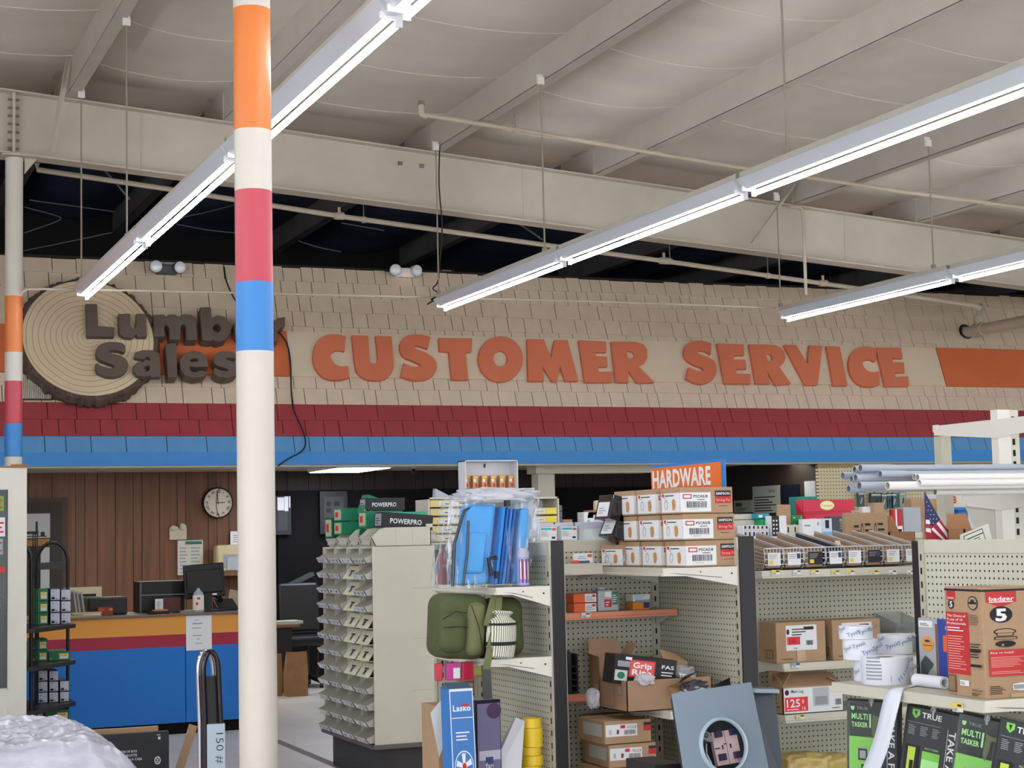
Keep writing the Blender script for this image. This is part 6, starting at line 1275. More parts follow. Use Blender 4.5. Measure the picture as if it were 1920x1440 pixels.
# --- wire baskets in the right bay
wire = mat('wire_white', (206, 208, 210), .3, metal=.3)
NBK = 8; bxs = [PY(x, 1060, YD+.0).x for x in (1436, 1473, 1511, 1552, 1588, 1624, 1660, 1696, 1730)]
dpt = .42; zf0 = zd1+.002; hF = PY(1500, 1028, YD).z-zd1; zbk = hF+.075
proto = None
for i in range(NBK):
    w_ = bxs[i+1]-bxs[i]-.006
    e = empty('wire_basket', (bxs[i], YD+.012, zf0)); tag(e, 'wire basket on the top shelf of the right bay, %s from the left' % ORDN[i], 'wire basket', 'wire baskets on the top shelf')
    r_ = .0018; f = MB()
    f.tube([(0, dpt, zbk), (0, 0, hF), (w_, 0, hF), (w_, dpt, zbk)], .0028, wire, n=6)
    for k in range(7): x = w_*k/6; f.tube([(x, 0, hF*.98), (x, -.004, hF*.4), (x, .02, .004), (x, dpt, .004)], r_, wire, n=4)
    for k in range(3): z = hF*(.25+.25*k); f.tube([(w_, -.003, z), (0, -.003, z)], r_, wire, n=4)
    f.build('basket_front', e)
    for x in (0, w_):
        s = MB()
        for k in range(6): t = k/5; s.tube([(x, 0, hF*(.12+.8*t)), (x, dpt, .01+(zbk-.01)*(.10+.88*t))], r_, wire, n=4)
        s.tube([(x, dpt, .004), (x, dpt, zbk)], r_, wire, n=4); s.build('basket_side', e)
    lbl = MB(); decal(lbl, (w_*.16, -.006, hF*.2), X3, Z3, -Y3, w_*.68, hF*.6, [('r', 0, 0, 1, 1, paper if i % 3 != 2 else bk_), ('n', .1, .5, .7, .4, 3, greyp), (('r', .7, .5, .25, .4, printb) if i % 2 else ('r', .1, .1, .3, .3, ty))]); lbl.build('basket_card', e)
    km = kraft if i != 3 else mat('box_charcoal', (60, 60, 62), .5); Lk = dpt-.02; wk = w_-.014; kb = MB(); g1, g2 = hF*.88, zbk*.93
    kb.box((0, 0, 0), (wk, Lk, .003), km).box((0, 0, 0), (wk, .004, g1*.92), km).box((0, Lk-.004, 0), (wk, Lk, g2*.8), km)
    kb.prism([(wk-.004, 0, 0), (wk-.004, Lk, 0), (wk-.004, Lk, g2), (wk-.004, 0, g1)], (.004, 0, 0), km).prism([(0, 0, 0), (0, Lk, 0), (0, Lk, g2*[.7, .6, .75, .6, .7, .65, .7, .6][i]), (0, 0, g1*.8)], (.004, 0, 0), km)
    kb = tag(kb.build('open_carton', loc=(bxs[i]+.007, YD+.02, zf0+.006)), '%s in the wire basket, %s from the left' % ('open dark grey carton' if i == 3 else 'open brown carton', ORDN[i]), 'open box', 'open cartons in the wire baskets')
    lump('loose_parts', 'small loose parts in the carton of the wire basket, %s from the left' % ORDN[i], 'hardware parts', (bxs[i]+w_/2, YD+.18, zf0+.011), (w_*.32, .1, .028), [kraft2, greyp, mat('parts_dark', (70, 66, 64), .5), greyp][i % 4], seed=i+3, amp=.3, group='loose parts in the basket cartons')
o = MB().box((-.012, -.05, 0), (.012, .05, .003), mat('card_tan', (222, 196, 158), .7)).build('card_strip', loc=(bxs[4]+.02, YD+.1, zf0+.115), rot=(.2, .1, -.5)); tag(o, 'pale cardboard strip lying across the fourth and fifth wire baskets', 'cardboard strip')
MB().tube([V((bxs[0], YD+.004, zf0+hF+.0)), V((bxs[8]-.01, YD+.004, zf0+hF))], .003, wire, n=6).build('front_wire', None)
tag(bpy.data.objects['front_wire'], 'long steel wire running along the fronts of the wire baskets', 'wire')
# transfer switch cartons
zz2 = zd2; ge = [('f', [('r', .2, .3, .62, .62, paper), ('o', .24, .76, .03, .07, bk_), ('n', .32, .66, .3, .2, 3, bk_), ('r', .56, .8, .2, .08, bk_), ('r', .22, .44, .26, .2, mat('ge_red', (226, 34, 50), .5)), ('t', .27, .48, .13, '100', bk_, .13), ('r', .6, .42, .14, .12, greyp), ('b', .62, .43, .1, .09, bk_), ('n', .35, .34, .1, .04, 1, bk_), ('n', .1, .08, .26, .04, 1, bk_), ('r', .40, .02, .18, .28, mat('packing_tape', (188, 158, 124), .2))]), ('l', [('r', .3, .1, .5, .22, mat('print_brownink', (110, 80, 60), .7)), ('r', .32, .12, .12, .18, kraft), ('r', .48, .12, .12, .18, kraft), ('r', .63, .12, .12, .18, kraft)])]
Yg = YD+.03; g0, g1 = PY(1455, 1200, Yg).x, PY(1548, 1200, Yg).x; hg = PY(1500, 1166, Yg).z-zd2; dg = PX(1424, 1200, g0).y-Yg
q1_ = carton('switch_carton', 'brown carton with red 100 label, left of two on the middle shelf', (g0+g1)/2, Yg+dg/2, zd2, g1-g0, dg, hg, kraft, dec=ge, group='transfer switch cartons')
p = PY(1561, 1200, Yg).x; q2_ = dup(q1_, (p+(g1-g0)/2+.0, Yg+dg/2, zd2), 0, 'brown carton with red 100 label, right of two, half behind the white rolls')
Ym = YD+.02; m0, m1 = PY(1468, 1320, Ym).x, PY(1581, 1310, Ym).x; hm = PY(1520, 1286, Ym).z-zd3; dm = PX(1443, 1300, m0).y-Ym
ml = [('f', [('r', .02, .03, .97, .93, paper), ('o', .07, .8, .035, .1, bk_), ('t', .14, .78, .12, 'Main Lug', bk_, .2, .01), ('r', .03, .1, .38, .52, mat('ge_red', (226, 34, 50), .5)), ('t', .06, .26, .3, '125', paper, .22, .02), ('n', .06, .14, .2, .08, 1, paper), ('t', .31, .38, .15, '8', paper), ('t', .31, .14, .15, '16', paper), ('r', .5, .25, .26, .68, gph), ('r', .53, .3, .2, .3, greyp), ('b', .86, .25, .1, .22, bk_), ('n', .8, .12, .18, .06, 1, bk_)]), ('l', [('n', .1, .2, .7, .6, 4, mat('print_brownink', (110, 80, 60), .7))])]
open_carton('open_carton', 'open brown carton labelled 125 main lug on the lower shelf', (m0+m1)/2, Ym+dm/2, zd3, m1-m0, dm, hm, kraft, flaps=[('b', .1, 80), ('l', .08, 130), ('r', .07, 155), ('f', .10, 150)], dec=ml)
# bags below
zfl = .411; zz0 = 0
o = carton('seed_packet', 'white and dark packet standing at the left of the floor shelf', PY(1463, 1440, YD-.05).x, YD+.06, zfl, .05, .05, PY(1463, 1388, YD-.05).z-zfl, paper, tilt=(0, -.12), rz=.2, dec=[('f', [('r', .2, .5, .5, .16, printb), ('r', .2, .3, .6, .1, ink), ('r', .3, .1, .4, .12, ink)])])
o = carton('seed_packet', 'blue striped packet standing right of the white packet', PY(1473, 1440, YD-.05).x+.015, YD+.1, zfl, .03, .06, PY(1473, 1386, YD-.05).z-zfl, mat('packet_blue', (40, 90, 160), .4), tilt=(0, -.12), dec=[('f', [('r', .0, .0, .3, 1, ty), ('r', .5, .3, .4, .1, paper), ('r', .5, .6, .4, .1, paper)])])
for k, (x, wd_) in enumerate([(1500, .1), (1530, .12), (1565, .11)]):
    o = crumple('glove_bag', None, (0, 0, 0), (wd_*.8, .08, (PY(x, 1418, YD).z-zfl)*.5), mat('bag_yellow', (206, 184, 112), .25, var=.2, vs=12, bump=.6, bs=30), 30+k, amp=.16, loc=(PY(x, 1440, YD+.05).x, YD+.1, zfl)); tag(o, 'glossy bag of yellow goods lying on the bottom shelf, %s of three' % ['left', 'middle', 'right'][k], 'bag', 'yellow bags on the bottom shelf')
# clear stacked bins at the right end of the middle shelf
for k, (x, yt, yb) in enumerate([(1700, 1152, 1190), (1697, 1190, 1232)]):
    a0, a1, b0, b1 = fit(1676, 1722, yt, yb, YR-.2); o = MB().mesh([(-.07, 0, 0), (.07, 0, 0), (.07, .15, 0), (-.07, .15, 0), (-.085, -.05, .05), (.075, -.05, .05), (.075, .15, b1-b0), (-.085, .15, b1-b0)], [(3, 2, 1, 0), (0, 1, 5, 4), (1, 2, 6, 5), (2, 3, 7, 6), (3, 0, 4, 7)], mat('smoke_bin', (150, 156, 160), .2, alpha=.6)).build('clear_bin', loc=((a0+a1)/2, YR-.2, zd2+.002+(1-k)*.095)); tag(o, 'smoky clear stacking bin at the right of the middle shelf, %s' % ['upper', 'lower'][k], 'bin', 'smoky clear stacking bins')
# --- goods on the nearest wing
tyv = mat('tyvek', (226, 230, 238), .5); logo = mat('tyvek_blue', (80, 110, 156), .5)
def roll(name, lab, px, py_b, X, r, h, z=None, seed=1, group=None, prints=True):
    p = PX(px, py_b, X); z = zs3 if z is None else z
    e = empty(name, (p.x, p.y, z)); tag(e, lab, 'roll', group)
    MB().lathe([(r*.42, h*.02), (r*.42, h), (r, h), (r*1.005, h*.5), (r, 0), (0, 0)], (0, 0, 0), tyv, n=36).build('wrap', e, smooth=True)
    MB().lathe([(r*.36, .002), (r*.36, h*.97), (r*.42, h*.97), (r*.42, .002)], (0, 0, 0), kraft, n=24).build('core', e, smooth=True)
    if prints:
        mb = MB(); R2 = random.Random(seed)
        for k in range(5):
            a_ = math.radians(-190+k*38+R2.uniform(-4, 4)); zz_ = h*(.15+.5*((k*.37+seed*.21) % 1)); ux_ = V((-math.sin(a_), math.cos(a_), .35)).normalized(); c_ = V((r*1.02*math.cos(a_), r*1.02*math.sin(a_), zz_))
            uy2 = V((math.cos(a_), math.sin(a_), 0)).cross(ux_); uy2 = uy2 if uy2.z > 0 else -uy2
            mb.text('Tyvek', c_, ux_, uy2, .016, logo, .055)
        mb.build('print', e)
    return e
xk_ = xs3+.14
pxm = lambda px, X: PX(px, 1200, X).y
r1_ = .062
yA = pxm(1625, xs3+.10)
def rollY(name, lab, X, Y, r, h, z, seed, group):
    e = roll(name, lab, 960, 720, X, r, h, z, seed, group); e.location = (X, Y, z); return e
XA1 = xs3+.13; YA1 = PX(1620, 1200, XA1).y
hA = [PX(1620, y, XA1).z for y in (1280, 1247, 1211, 1172)]
grp = 'white flashing rolls on the nearest wing'
rollY('flashing_roll', 'white printed roll at the bottom of the left stack on the nearest wing', XA1+.02, YA1, .058, .075, zs3, 1, grp)
rollY('flashing_roll', 'white printed roll in the middle of the left stack on the nearest wing', XA1-.01, YA1+.01, .062, .072, zs3+.076, 2, grp)
rollY('flashing_roll', 'white printed roll on top of the left stack on the nearest wing', XA1-.02, YA1+.02, .060, PX(1620, 1172, XA1).z-zs3-.151, zs3+.149, 3, grp)
XR1 = xs3+.30; YR1 = PX(1678, 1200, XR1).y; rollY('flashing_roll', 'white printed roll behind the big flashing roll', XR1, YR1, .062, .07, zs3+.085, 4, grp); rollY('flashing_roll', 'white roll hidden low behind the big flashing roll', XR1, YR1, .062, .083, zs3, 5, grp)
XB1 = xs3+.115; YB1_ = PX(1660, 1260, XB1).y; rb1 = .083; hB = PX(1660, 1236, XB1-.08).z-zs3
eb = empty('flashing_roll', (XB1, YB1_, zs3)); tag(eb, 'big plain white roll printed Flashing on the nearest shelf', 'roll', grp)
MB().lathe([(rb1*.42, .002), (rb1*.42, hB*.98), (rb1*.95, hB), (rb1, hB*.97), (rb1, .004), (rb1*.97, 0), (0, 0)], (0, 0, 0), tyv, n=44).build('wrap', eb, smooth=True); MB().lathe([(rb1*.34, .002), (rb1*.34, hB*.94), (rb1*.42, hB*.96)], (0, 0, 0), bk_, n=24).build('core', eb)
mb = MB()
for k in range(12):
    a_ = math.radians(-176+k*3.6); ux_ = V((-math.sin(a_), math.cos(a_), 0)); c_ = V((rb1*1.008*math.cos(a_), rb1*1.008*math.sin(a_), 0))
    for j in range(7):
        if k in (0, 11) and j > 4: continue
        mb.poly([c_+Z3*(hB*.2+j*.012), c_+ux_*.0052+Z3*(hB*.2+j*.012), c_+ux_*.0052+Z3*(hB*.2+j*.012+.006), c_+Z3*(hB*.2+j*.012+.006)], greyp)
for k, ch in enumerate('Flashing'):
    a_ = math.radians(-88+k*6.2); ux_ = V((-math.sin(a_), math.cos(a_), 0)); u2 = (ux_+Z3*.9).normalized(); n_2 = V((math.cos(a_), math.sin(a_), 0)); v2 = n_2.cross(u2)*-1; v2 = v2 if v2.z > 0 else -v2
    mb.text(ch, n_2*rb1*1.015+Z3*(hB*.10+k*.0098), u2, v2, .017, logo, None if ch != 'l' and ch != 'i' else .003)
for a_ in (-112,):
    a_ = math.radians(a_); mb.poly([V((rb1*1.01*math.cos(a_+d), rb1*1.01*math.sin(a_+d), z_)) for d, z_ in ((0, .01), (.02, .01), (.02, hB*.35), (0, hB*.35))], logo)
mb.build('print', eb)
# long paper tongue: from the small roll over the shelf edge down out of the picture
e = empty('paper_strip', (xs3, 4.9, zs3)); tag(e, 'long white paper strip curling over the shelf edge and hanging down', 'paper strip')
def w2(px, py, X): return PX(px, py, X)-V(e.location)
edge = [((1727, 1298), (1715, 1310), xs3+.16), ((1702, 1296), (1700, 1300), xs3+.06), ((1672, 1295), (1693, 1302), xs3-.005), ((1660, 1300), (1688, 1315), xs3-.02), ((1652, 1330), (1680, 1345), xs3-.03), ((1640, 1385), (1667, 1400), xs3-.04), ((1618, 1440), (1650, 1445), xs3-.05), ((1590, 1500), (1625, 1500), xs3-.055)]
A_ = [w2(*a, X) for a, b, X in edge]; B_ = [w2(*b, X) for a, b, X in edge]
A_[0].z = B_[0].z = .004; A_[1].z = B_[1].z = .005; A_[2].z = max(A_[2].z, .006); B_[2].z = max(B_[2].z, .006)
A_, B_ = smooth3(A_), smooth3(B_)
sheetgrid('strip', e, [[a+(b-a)*t for t in (0, .33, .66, 1)] for a, b in zip(A_, B_)], mat('strip_white', (222, 228, 240), .5), th=.001)
# small empty rolls
c = PX(1760, 1298, xs3+.15); rr = .021
tb = MB().lathe([(rr*.6, 0), (rr, 0), (rr, .16), (rr*.6, .16), (rr*.6, 0)], (0, 0, 0), tyv, n=24, ax=(0, 1, 0)).build('paper_tube', loc=(c.x-.01, c.y-.05, zs3+rr+.001), smooth=True); tag(tb, 'small white paper roll lying on the shelf beside the disposer carton', 'roll')
tb = MB().cyl((0, 0, 0), (0, 0, .12), .03, tyv, n=20).build('paper_tube', loc=(c.x+.09, c.y-.10, zs3), smooth=True, bevel=.002); tag(tb, 'upright white roll just behind the disposer carton', 'roll')
# garbage disposer carton, rotated to show two faces
cn = PX(1850, 1321, xs3+.04); ez = zs3; hb2 = PX(1850, 1103, xs3+.04).z-zs3; sB = .195
th_ = math.radians(45-YAW*0); ang = math.radians(14)
lf = PX(1781, 1315, xs3+.13); 
dirl = V((-math.cos(math.radians(52))*-1, 0, 0))
e = empty('disposer_carton', (cn.x, cn.y, zs3), rz=0)
d1 = V((.02, 1, 0)).normalized()*.0
# left face runs from the near edge back and left; right face runs right
tl = PX(1779, 1300, cn.x+.015)-cn; tl.z = 0; dl = tl.normalized(); wl = tl.length; dr = V((-dl.y, dl.x, 0)); dr = dr if dr.x > 0 else -dr; wr = wl*1.0
tag(e, 'tall brown disposer carton with red panels reading badger 5 at the right edge', 'box')
cb2 = MB().hexa([V((0, 0, 0)), dr*wr, dr*wr+dl*wl, dl*wl, Z3*hb2, dr*wr+Z3*hb2, dr*wr+dl*wl+Z3*hb2, dl*wl+Z3*hb2], kraft); body = cb2.build('body', e, bevel=.002)
br_ = mat('badger_red', (190, 44, 46), .5); nl = dl.cross(Z3); nl = nl if nl.dot(dr) < 0 else -nl; nr = -dl
hl = .95
L_ = MB(); decal(L_, dl*wl, -dl, Z3, nl, wl, hb2, [('r', 0, .965, 1, .02, ink), ('p', [(.06, .965), (.06, .89), (.18, .86), (.30, .89), (.30, .965)], br_), ('t', .09, .89, .025, 'badger', paper, .18), ('o', .18, .84, .085, .045, ink), ('t', .14, .815, .055, '5', paper, .08, .03),
 ('r', .03, .20, .6, .57, br_), ('t', .06, .725, .024, 'The Choice of', paper, .5, .01), ('t', .06, .69, .024, '9 out of 10', paper, .42, .01), ('t', .06, .655, .024, 'Professionals', paper, .5, .01), ('n', .06, .59, .45, .05, 2, paper), ('n', .06, .24, .5, .32, 14, mat('print_pinkish', (226, 150, 140), .6)),
 ('o', .77, .86, .13, .065, ink), ('o', .77, .86, .11, .055, kraft), ('r', .67, .85, .2, .02, ink), ('o', .77, .875, .05, .02, ink), ('n', .66, .66, .28, .1, 6, mat('print_brownink', (110, 80, 60), .7)), ('n', .66, .36, .28, .14, 6, ink), ('r', .66, .42, .28, .025, ink), ('r', .66, .28, .28, .025, ink),
 ('r', .04, .03, .2, .16, mat('print_brownink', (110, 80, 60), .7)), ('b', .06, .045, .16, .13, kraft), ('r', .36, .1, .24, .05, paper), ('n', .38, .11, .12, .03, 2, ink), ('t', .68, .06, .02, 'EMERSON', ink, .26), ('n', .66, .02, .28, .03, 2, ink)]); L_.build('label', e)
R_2 = MB(); decal(R_2, V((0, 0, 0)), dr, Z3, nr, wr, hb2, [('r', 0, .965, 1, .02, ink), ('p', [(.06, .965), (.06, .87), (.32, .82), (.60, .87), (.60, .965)], br_), ('t', .12, .88, .04, 'badger', paper, .44, .02), ('r', .12, .865, .42, .008, paper), ('o', .32, .755, .20, .075, ink), ('t', .22, .70, .11, '5', paper, .2, .04),
 ('o', .37, .60, .20, .03, ink), ('o', .37, .60, .17, .022, kraft), ('r', .22, .56, .3, .03, ink), ('r', .24, .565, .26, .02, kraft), ('r', .18, .53, .4, .025, ink), ('r', .20, .535, .36, .012, kraft), ('o', .37, .49, .18, .03, ink), ('r', .3, .47, .04, .02, kraft),
 ('r', .07, .20, .72, .24, br_), ('t', .10, .405, .018, 'Easy to install', paper, .4), ('n', .10, .28, .62, .10, 7, mat('print_pinkish', (226, 150, 140), .6)), ('n', .1, .22, .6, .03, 2, mat('print_pinkish', (226, 150, 140), .6)), ('n', .06, .04, .28, .08, 5, ink), ('o', .62, .1, .17, .035, paper), ('r', .46, .072, .32, .056, paper), ('r', .47, .08, .3, .04, greyp),
 ('r', .42, .005, .36, .04, mat('packing_tape', (188, 158, 124), .2)), ('r', .82, .78, .18, .1, ink), ('r', .82, .66, .18, .1, ink), ('r', .82, .54, .18, .1, ink), ('r', .82, .42, .18, .1, ink), ('n', .82, .9, .18, .05, 3, ink), ('n', .82, .3, .18, .04, 1, ink)]); R_2.build('label', e)
MB().obox(dr*wr*.45+Z3*(hb2+.0005)+dl*.0, dr*wr*.3, dl*wl*.98, Z3*.0008, mat('packing_tape', (188, 158, 124), .2)).build('tape', e)
# blister bag with orange disc between the rolls and the disposer carton
pb = PX(1753, 1285, xs3+.26)
e = empty('blade_pack', (pb.x, pb.y, zs3)); tag(e, 'clear pack with an orange disc and blue edge behind the disposer carton', 'pack')
hP = PX(1753, 1160, xs3+.26).z-zs3
MB().box((0, -.115, .0), (.012, .085, hP), mat('pack_grey', (176, 178, 184), .25)).build('card', e, bevel=.003)
f_ = MB(); decal(f_, (0, .085, 0), -Y3, Z3, -X3, .2, hP, [('r', .5, .02, .06, .9, mat('edge_brown', (120, 90, 70), .4)), ('r', .57, 0, .43, 1, mat('pack_navy', (44, 70, 150), .4)), ('r', .72, .5, .1, .25, orc), ('t', .8, .84, .05, 'EAGLE', paper, .2), ('o', .27, .6, .17, .12, mat('disc_orange', (226, 150, 60), .4)), ('o', .27, .645, .08, .02, printb), ('r', .15, .57, .25, .012, printb), ('r', .04, .86, .4, .1, paper), ('n', .08, .88, .3, .05, 2, ink), ('p', [(.05, .05), (.3, .1), (.42, .3), (.2, .42), (.06, .3)], mat('print_darkgreen', (70, 84, 80), .4)), ('p', [(.2, .05), (.45, .04), (.46, .2), (.34, .22)], greyp)]); f_.build('label', e)
# multi tool packs hanging below the shelf
lg, lgd = mat('lime', (120, 196, 70), .4), mat('lime_pale', (160, 226, 140), .4); chr_ = mat('charcoal_card', (20, 25, 30), .4)
zT = zs3-.05
def pack(lab, px, kind, tilt, X):
    p = PX(px, 1345, X); wd_ = .19; hh_ = .34
    e = empty('tool_pack', (X, p.y, zT-.012), rot=(tilt, 0, math.radians(33))); tag(e, lab, 'tool pack', 'hanging tool packs')
    MB().box((.0, -wd_/2, -hh_), (.045, wd_/2, 0), chr_).build('card_box', e, bevel=.003)
    f_ = MB(); O_ = V((0, wd_/2, -hh_))
    if kind == 'a':
        decal(f_, O_, -Y3, Z3, -X3, wd_, hh_, [('r', .05, .0, .62, .62, lg), ('r', .05, .0, .62, .2, lgd), ('p', [(.08, .93), (.09, .9), (.12, .885), (.15, .9), (.16, .93)], lgd), ('t', .2, .9, .03, 'TRUE', greyp, .22), ('t', .1, .80, .06, 'MULTI', lgd, .32, .03), ('t', .1, .72, .05, 'TASKER', lgd, .32, .03), ('r', .45, .72, .035, .14, lgd),
          ('o', .32, .5, .1, .03, mat('cap_green', (130, 176, 120), .3)), ('r', .23, .38, .18, .12, ink), ('r', .26, .4, .12, .08, greyp), ('r', .29, .2, .08, .14, ink), ('r', .3, .1, .05, .1, greyp), ('p', [(.52, .86), (.62, .84), (.6, .7), (.55, .6), (.5, .66)], mat('olive_print', (80, 88, 50), .4)), ('r', .60, .8, .1, .04, mat('olive_print', (80, 88, 50), .4))])
    else:
        decal(f_, O_, -Y3, Z3, -X3, wd_, hh_, [('p', [(.12, .97), (.12, .92), (.19, .88), (.26, .92), (.26, .97)], lg), ('p', [(.16, .955), (.19, .90), (.22, .955)], chr_), ('t', .3, .90, .055, 'TRUE', paper, .36, .02), ('n', .08, .72, .14, .1, 6, greyp), ('n', .3, .72, .16, .1, 6, greyp), ('n', .52, .72, .14, .1, 6, greyp), ('r', .05, .84, .62, .004, greyp), ('r', .38, .0, .32, .58, lgd), ('r', .38, .5, .32, .08, lg), ('n', .44, .3, .1, .1, 3, mat('print_darkgreen', (70, 84, 80), .4)), ('t', .42, .6, .02, 'MULTI TASKER', lgd, .25), ('r', .06, .0, .26, .62, ink), ('p', [(.12, .6), (.26, .6), (.24, .3), (.2, .0), (.08, .0), (.12, .3)], mat('lime_bright', (176, 206, 60), .4)), ('r', .17, .25, .07, .22, ink)])
    # slogan up the edge
    f_.text('TAKE A FIRM', V((-.0008, -wd_/2+.034, -.06)), -Z3, -Y3, .024, paper, .235, .02); f_.poly([(-.0008, -wd_/2+.038, -.055), (-.0008, -wd_/2+.0395, -.055), (-.0008, -wd_/2+.0395, -.3), (-.0008, -wd_/2+.038, -.3)], paper)
    f_.build('label', e)
    if kind == 'a':
        MB().box((-.018, -.035, -.305), (0, wd_/2-.006, -.006), mat('blister_clear', (210, 226, 214), .5, alpha=.05, spec=.1)).build('blister', e, bevel=.006)
    MB().lathe([(.006, 0), (.010, .004), (.006, .008)], (-.01, .0, .0), clearm, n=12, ax=(1, 0, 0)).tube([(-.004, 0, .012), (-.004, 0, -.02)], .004, clearm).build('hang_hook', e)
    return e
xt = xs3+.03
pack('black and green multi tool pack at the left under the shelf, beside the white strip', 1636, 'a', .04, xt+.06)
pack('black TRUE multi tool pack behind the right side of the white strip', 1752, 'b', .17, xt+.05)
pack('green fronted multi tool pack under the disposer carton', 1852, 'a', .19, xt+.03)
pack('black multi tool pack at the bottom right corner of the picture', 1932, 'b', .2, xt+.03)
# --- pipe rack on the right
pwh, pgr = mat('pvc_white', (232, 230, 226), .3), mat('pvc_grey', (168, 176, 188), .4)
pin = mat('pipe_inside', (130, 142, 156), .7); pinw = mat('pipe_inside_w', (196, 190, 178), .6)
YP_ = 5.95; XU0, XU1 = PY(1871, 800, YP_+.3).x, PY(1913, 800, YP_+.3).x
e = empty('pipe_rack', (XU0, YP_+.3, 0)); tag(e, 'tall cream slotted steel rack with long arms carrying plastic pipes', 'rack'); 
zR = PY(1892, 768, YP_+.3).z
u = MB().box((0, 0, 0), ((XU1-XU0)*.55, .05, zR), white).box(((XU1-XU0)*.55, .01, 0), (XU1-XU0, .06, zR), cream)
for k in range(int((zR-1.3)/.0508)): z = zR-.03-k*.0508; u.box(((XU1-XU0)*.68, .008, z-.028), ((XU1-XU0)*.80, .01, z), slot)
u.build('upright', e, bevel=.002)
def arm(y0, y1, z, h0, h1, nm='arm'):
    return MB().prism([(-.008, y0, z), (-.008, y1, z-.0), (-.008, y1, z-h1), (-.008, y0, z-h0)], (.006, 0, 0), white).box((-.012, y1-.03, z-.03), (.0, y1+.002, z+.004), white).build(nm, e)
zA = PY(1860, 786, YP_+.3).z; yfar = PX(1753, 800, XU0).y-(YP_+.3)
arm(0, yfar, zA, .085, .045); arm(-.0, -.5, zA-.0, .085, .05)
zA2 = PY(1880, 918, YP_+.2).z-.02; arm(0, .30, zA2, .07, .04); arm(0, -.42, zA2, .07, .04)
zg_ = PY(1850, 925, YP_+.32).z
g_ = MB().prism([(.003, .055, zg_), (.003, .055, 1.2), (.003, .10, 1.42), (.003, .30, zg_)], (.006, 0, 0), cream); g_.build('gusset_panel', e)
p = PY(1762, 840, YP_+.3+yfar); po = MB().box((.002, yfar-.04, 0), (.06, yfar+.018, zA-.05), creamd).build('rear_post', e, bevel=.002)
MB().box((.07, .02, 1.3), (.9, .03, zA2-.05), cream).build('rear_panel', e)
def pvc(x, y, r, col, idx, Y, bell=0, lab='', X1=6.2, lift=0):
    p = PY(x, y, Y); L_ = X1-p.x; m = pwh if col == 'w' else pgr; mi = pinw if col == 'w' else pin
    prof = [(r*.80, .0), (r, .0), (r, bell or .01)]
    if bell: prof = [(r*.82, 0), (r, 0), (r, bell), (r*.84, bell+.04), (r*.84, L_)]; ri = r*.70
    else: prof = [(r*.82, 0), (r, 0), (r, L_)]; ri = r*.8
    o = MB().lathe(prof, (0, 0, 0), m, n=24, ax=(1, 0, 0)).lathe([(r*.82, 0), (ri, .25)], (0, 0, 0), mi, n=24, ax=(1, 0, 0)).build('plastic_pipe', loc=p, smooth=True)
    tag(o, lab, 'pipe', 'plastic pipes on the rack'); return o
G_ = [(1664, 879, .0165, .13, YP_+.05, 'grey pipe, topmost of the bundle'), (1603, 880, .0150, .10, YP_+.14, 'grey pipe behind the topmost one'), (1580, 892, .0165, .07, YP_+.18, 'grey pipe reaching farthest left'), (1596, 898, .0145, .08, YP_+.12, 'grey pipe below and right of the one reaching farthest left'), (1602, 896, .0150, .08, YP_+.05, 'grey pipe with a short bell end in the middle of the bundle'), (1650, 889, .0150, .12, YP_+.02, 'grey pipe with a long bell end, right of the middle'), (1688, 895, .0130, .1, YP_+.12, 'grey pipe with its end close to the white pipes'), (1624, 902, .0110, .1, YP_+.14, 'thin grey pipe in the middle of the bundle'), (1610, 911, .0165, .08, YP_-.02, 'grey pipe, lower and nearest of the bundle'), (1590, 917, .0160, .08, YP_+.08, 'grey pipe, lowest of the bundle')]
G_ = [(1613, 878, .0165, .14, YP_+.05, G_[0][5]), (1602, 880, .0150, .10, YP_+.14, G_[1][5]), (1580, 892, .0160, .07, YP_+.19, G_[2][5]), (1596, 898, .0145, .08, YP_+.12, G_[3][5]), (1604, 896, .0155, .10, YP_+.05, G_[4][5]), (1650, 889, .0150, .10, YP_+.0, G_[5][5]), (1689, 895, .0120, .1, YP_+.10, G_[6][5]), (1624, 901, .0100, .1, YP_+.16, G_[7][5]), (1611, 911, .0170, .12, YP_-.03, G_[8][5]), (1591, 917, .0160, .08, YP_+.08, G_[9][5])]
for i, (x, y, r, bl_, Y_, lb_) in enumerate(G_): pvc(x, y, r, 'g', i, Y_, bl_, lb_)
Wp = [(1664, 911, .0180, YP_-.12, 'white pipe, lower, reaching farthest left of the white ones'), (1720, 895, .0140, YP_-.10, 'white pipe, front one of the upper white pair'), (1714, 894, .0135, YP_-.03, 'white pipe, rear one of the upper white pair'), (1708, 912, .0140, YP_-.06, 'white pipe right of the lower white end'), (1724, 906, .0140, YP_-.14, 'white pipe, nearest of the middle white row'), (1762, 886, .0120, YP_+.10, 'white pipe lying highest at the back'), (1753, 922, .0140, YP_-.02, 'white pipe lying lowest under the others')]
for i, (x, y, r, Y_, lb_) in enumerate(Wp): pvc(x, y, r, 'w', i, Y_, 0, lb_)
# flag, leaning chart, opened carton behind the nearest wing
XF = X3a+.04
navy, fred, fwh = mat('flag_navy', (36, 44, 92), .7), mat('flag_red', (164, 36, 56), .7), mat('flag_white', (226, 222, 222), .7)
YF_ = 5.345; fb0, fb1 = PY(1732, 1012, YF_), PY(1735, 922, YF_)
e = empty('small_flag', (fb0.x, YF_, 0)); tag(e, 'small flag with stars and red white stripes on a wooden stick', 'flag')
MB().cyl((0, 0, ZT3+.002), (fb1.x-fb0.x, 0, fb1.z+.01), .005, mat('stick_wood', (150, 116, 92), .6), n=10).build('stick', e, smooth=True)
def fq(x, y, dy=0): return PY(x, y, YF_-.01+dy)-V(e.location)
fl = MB()
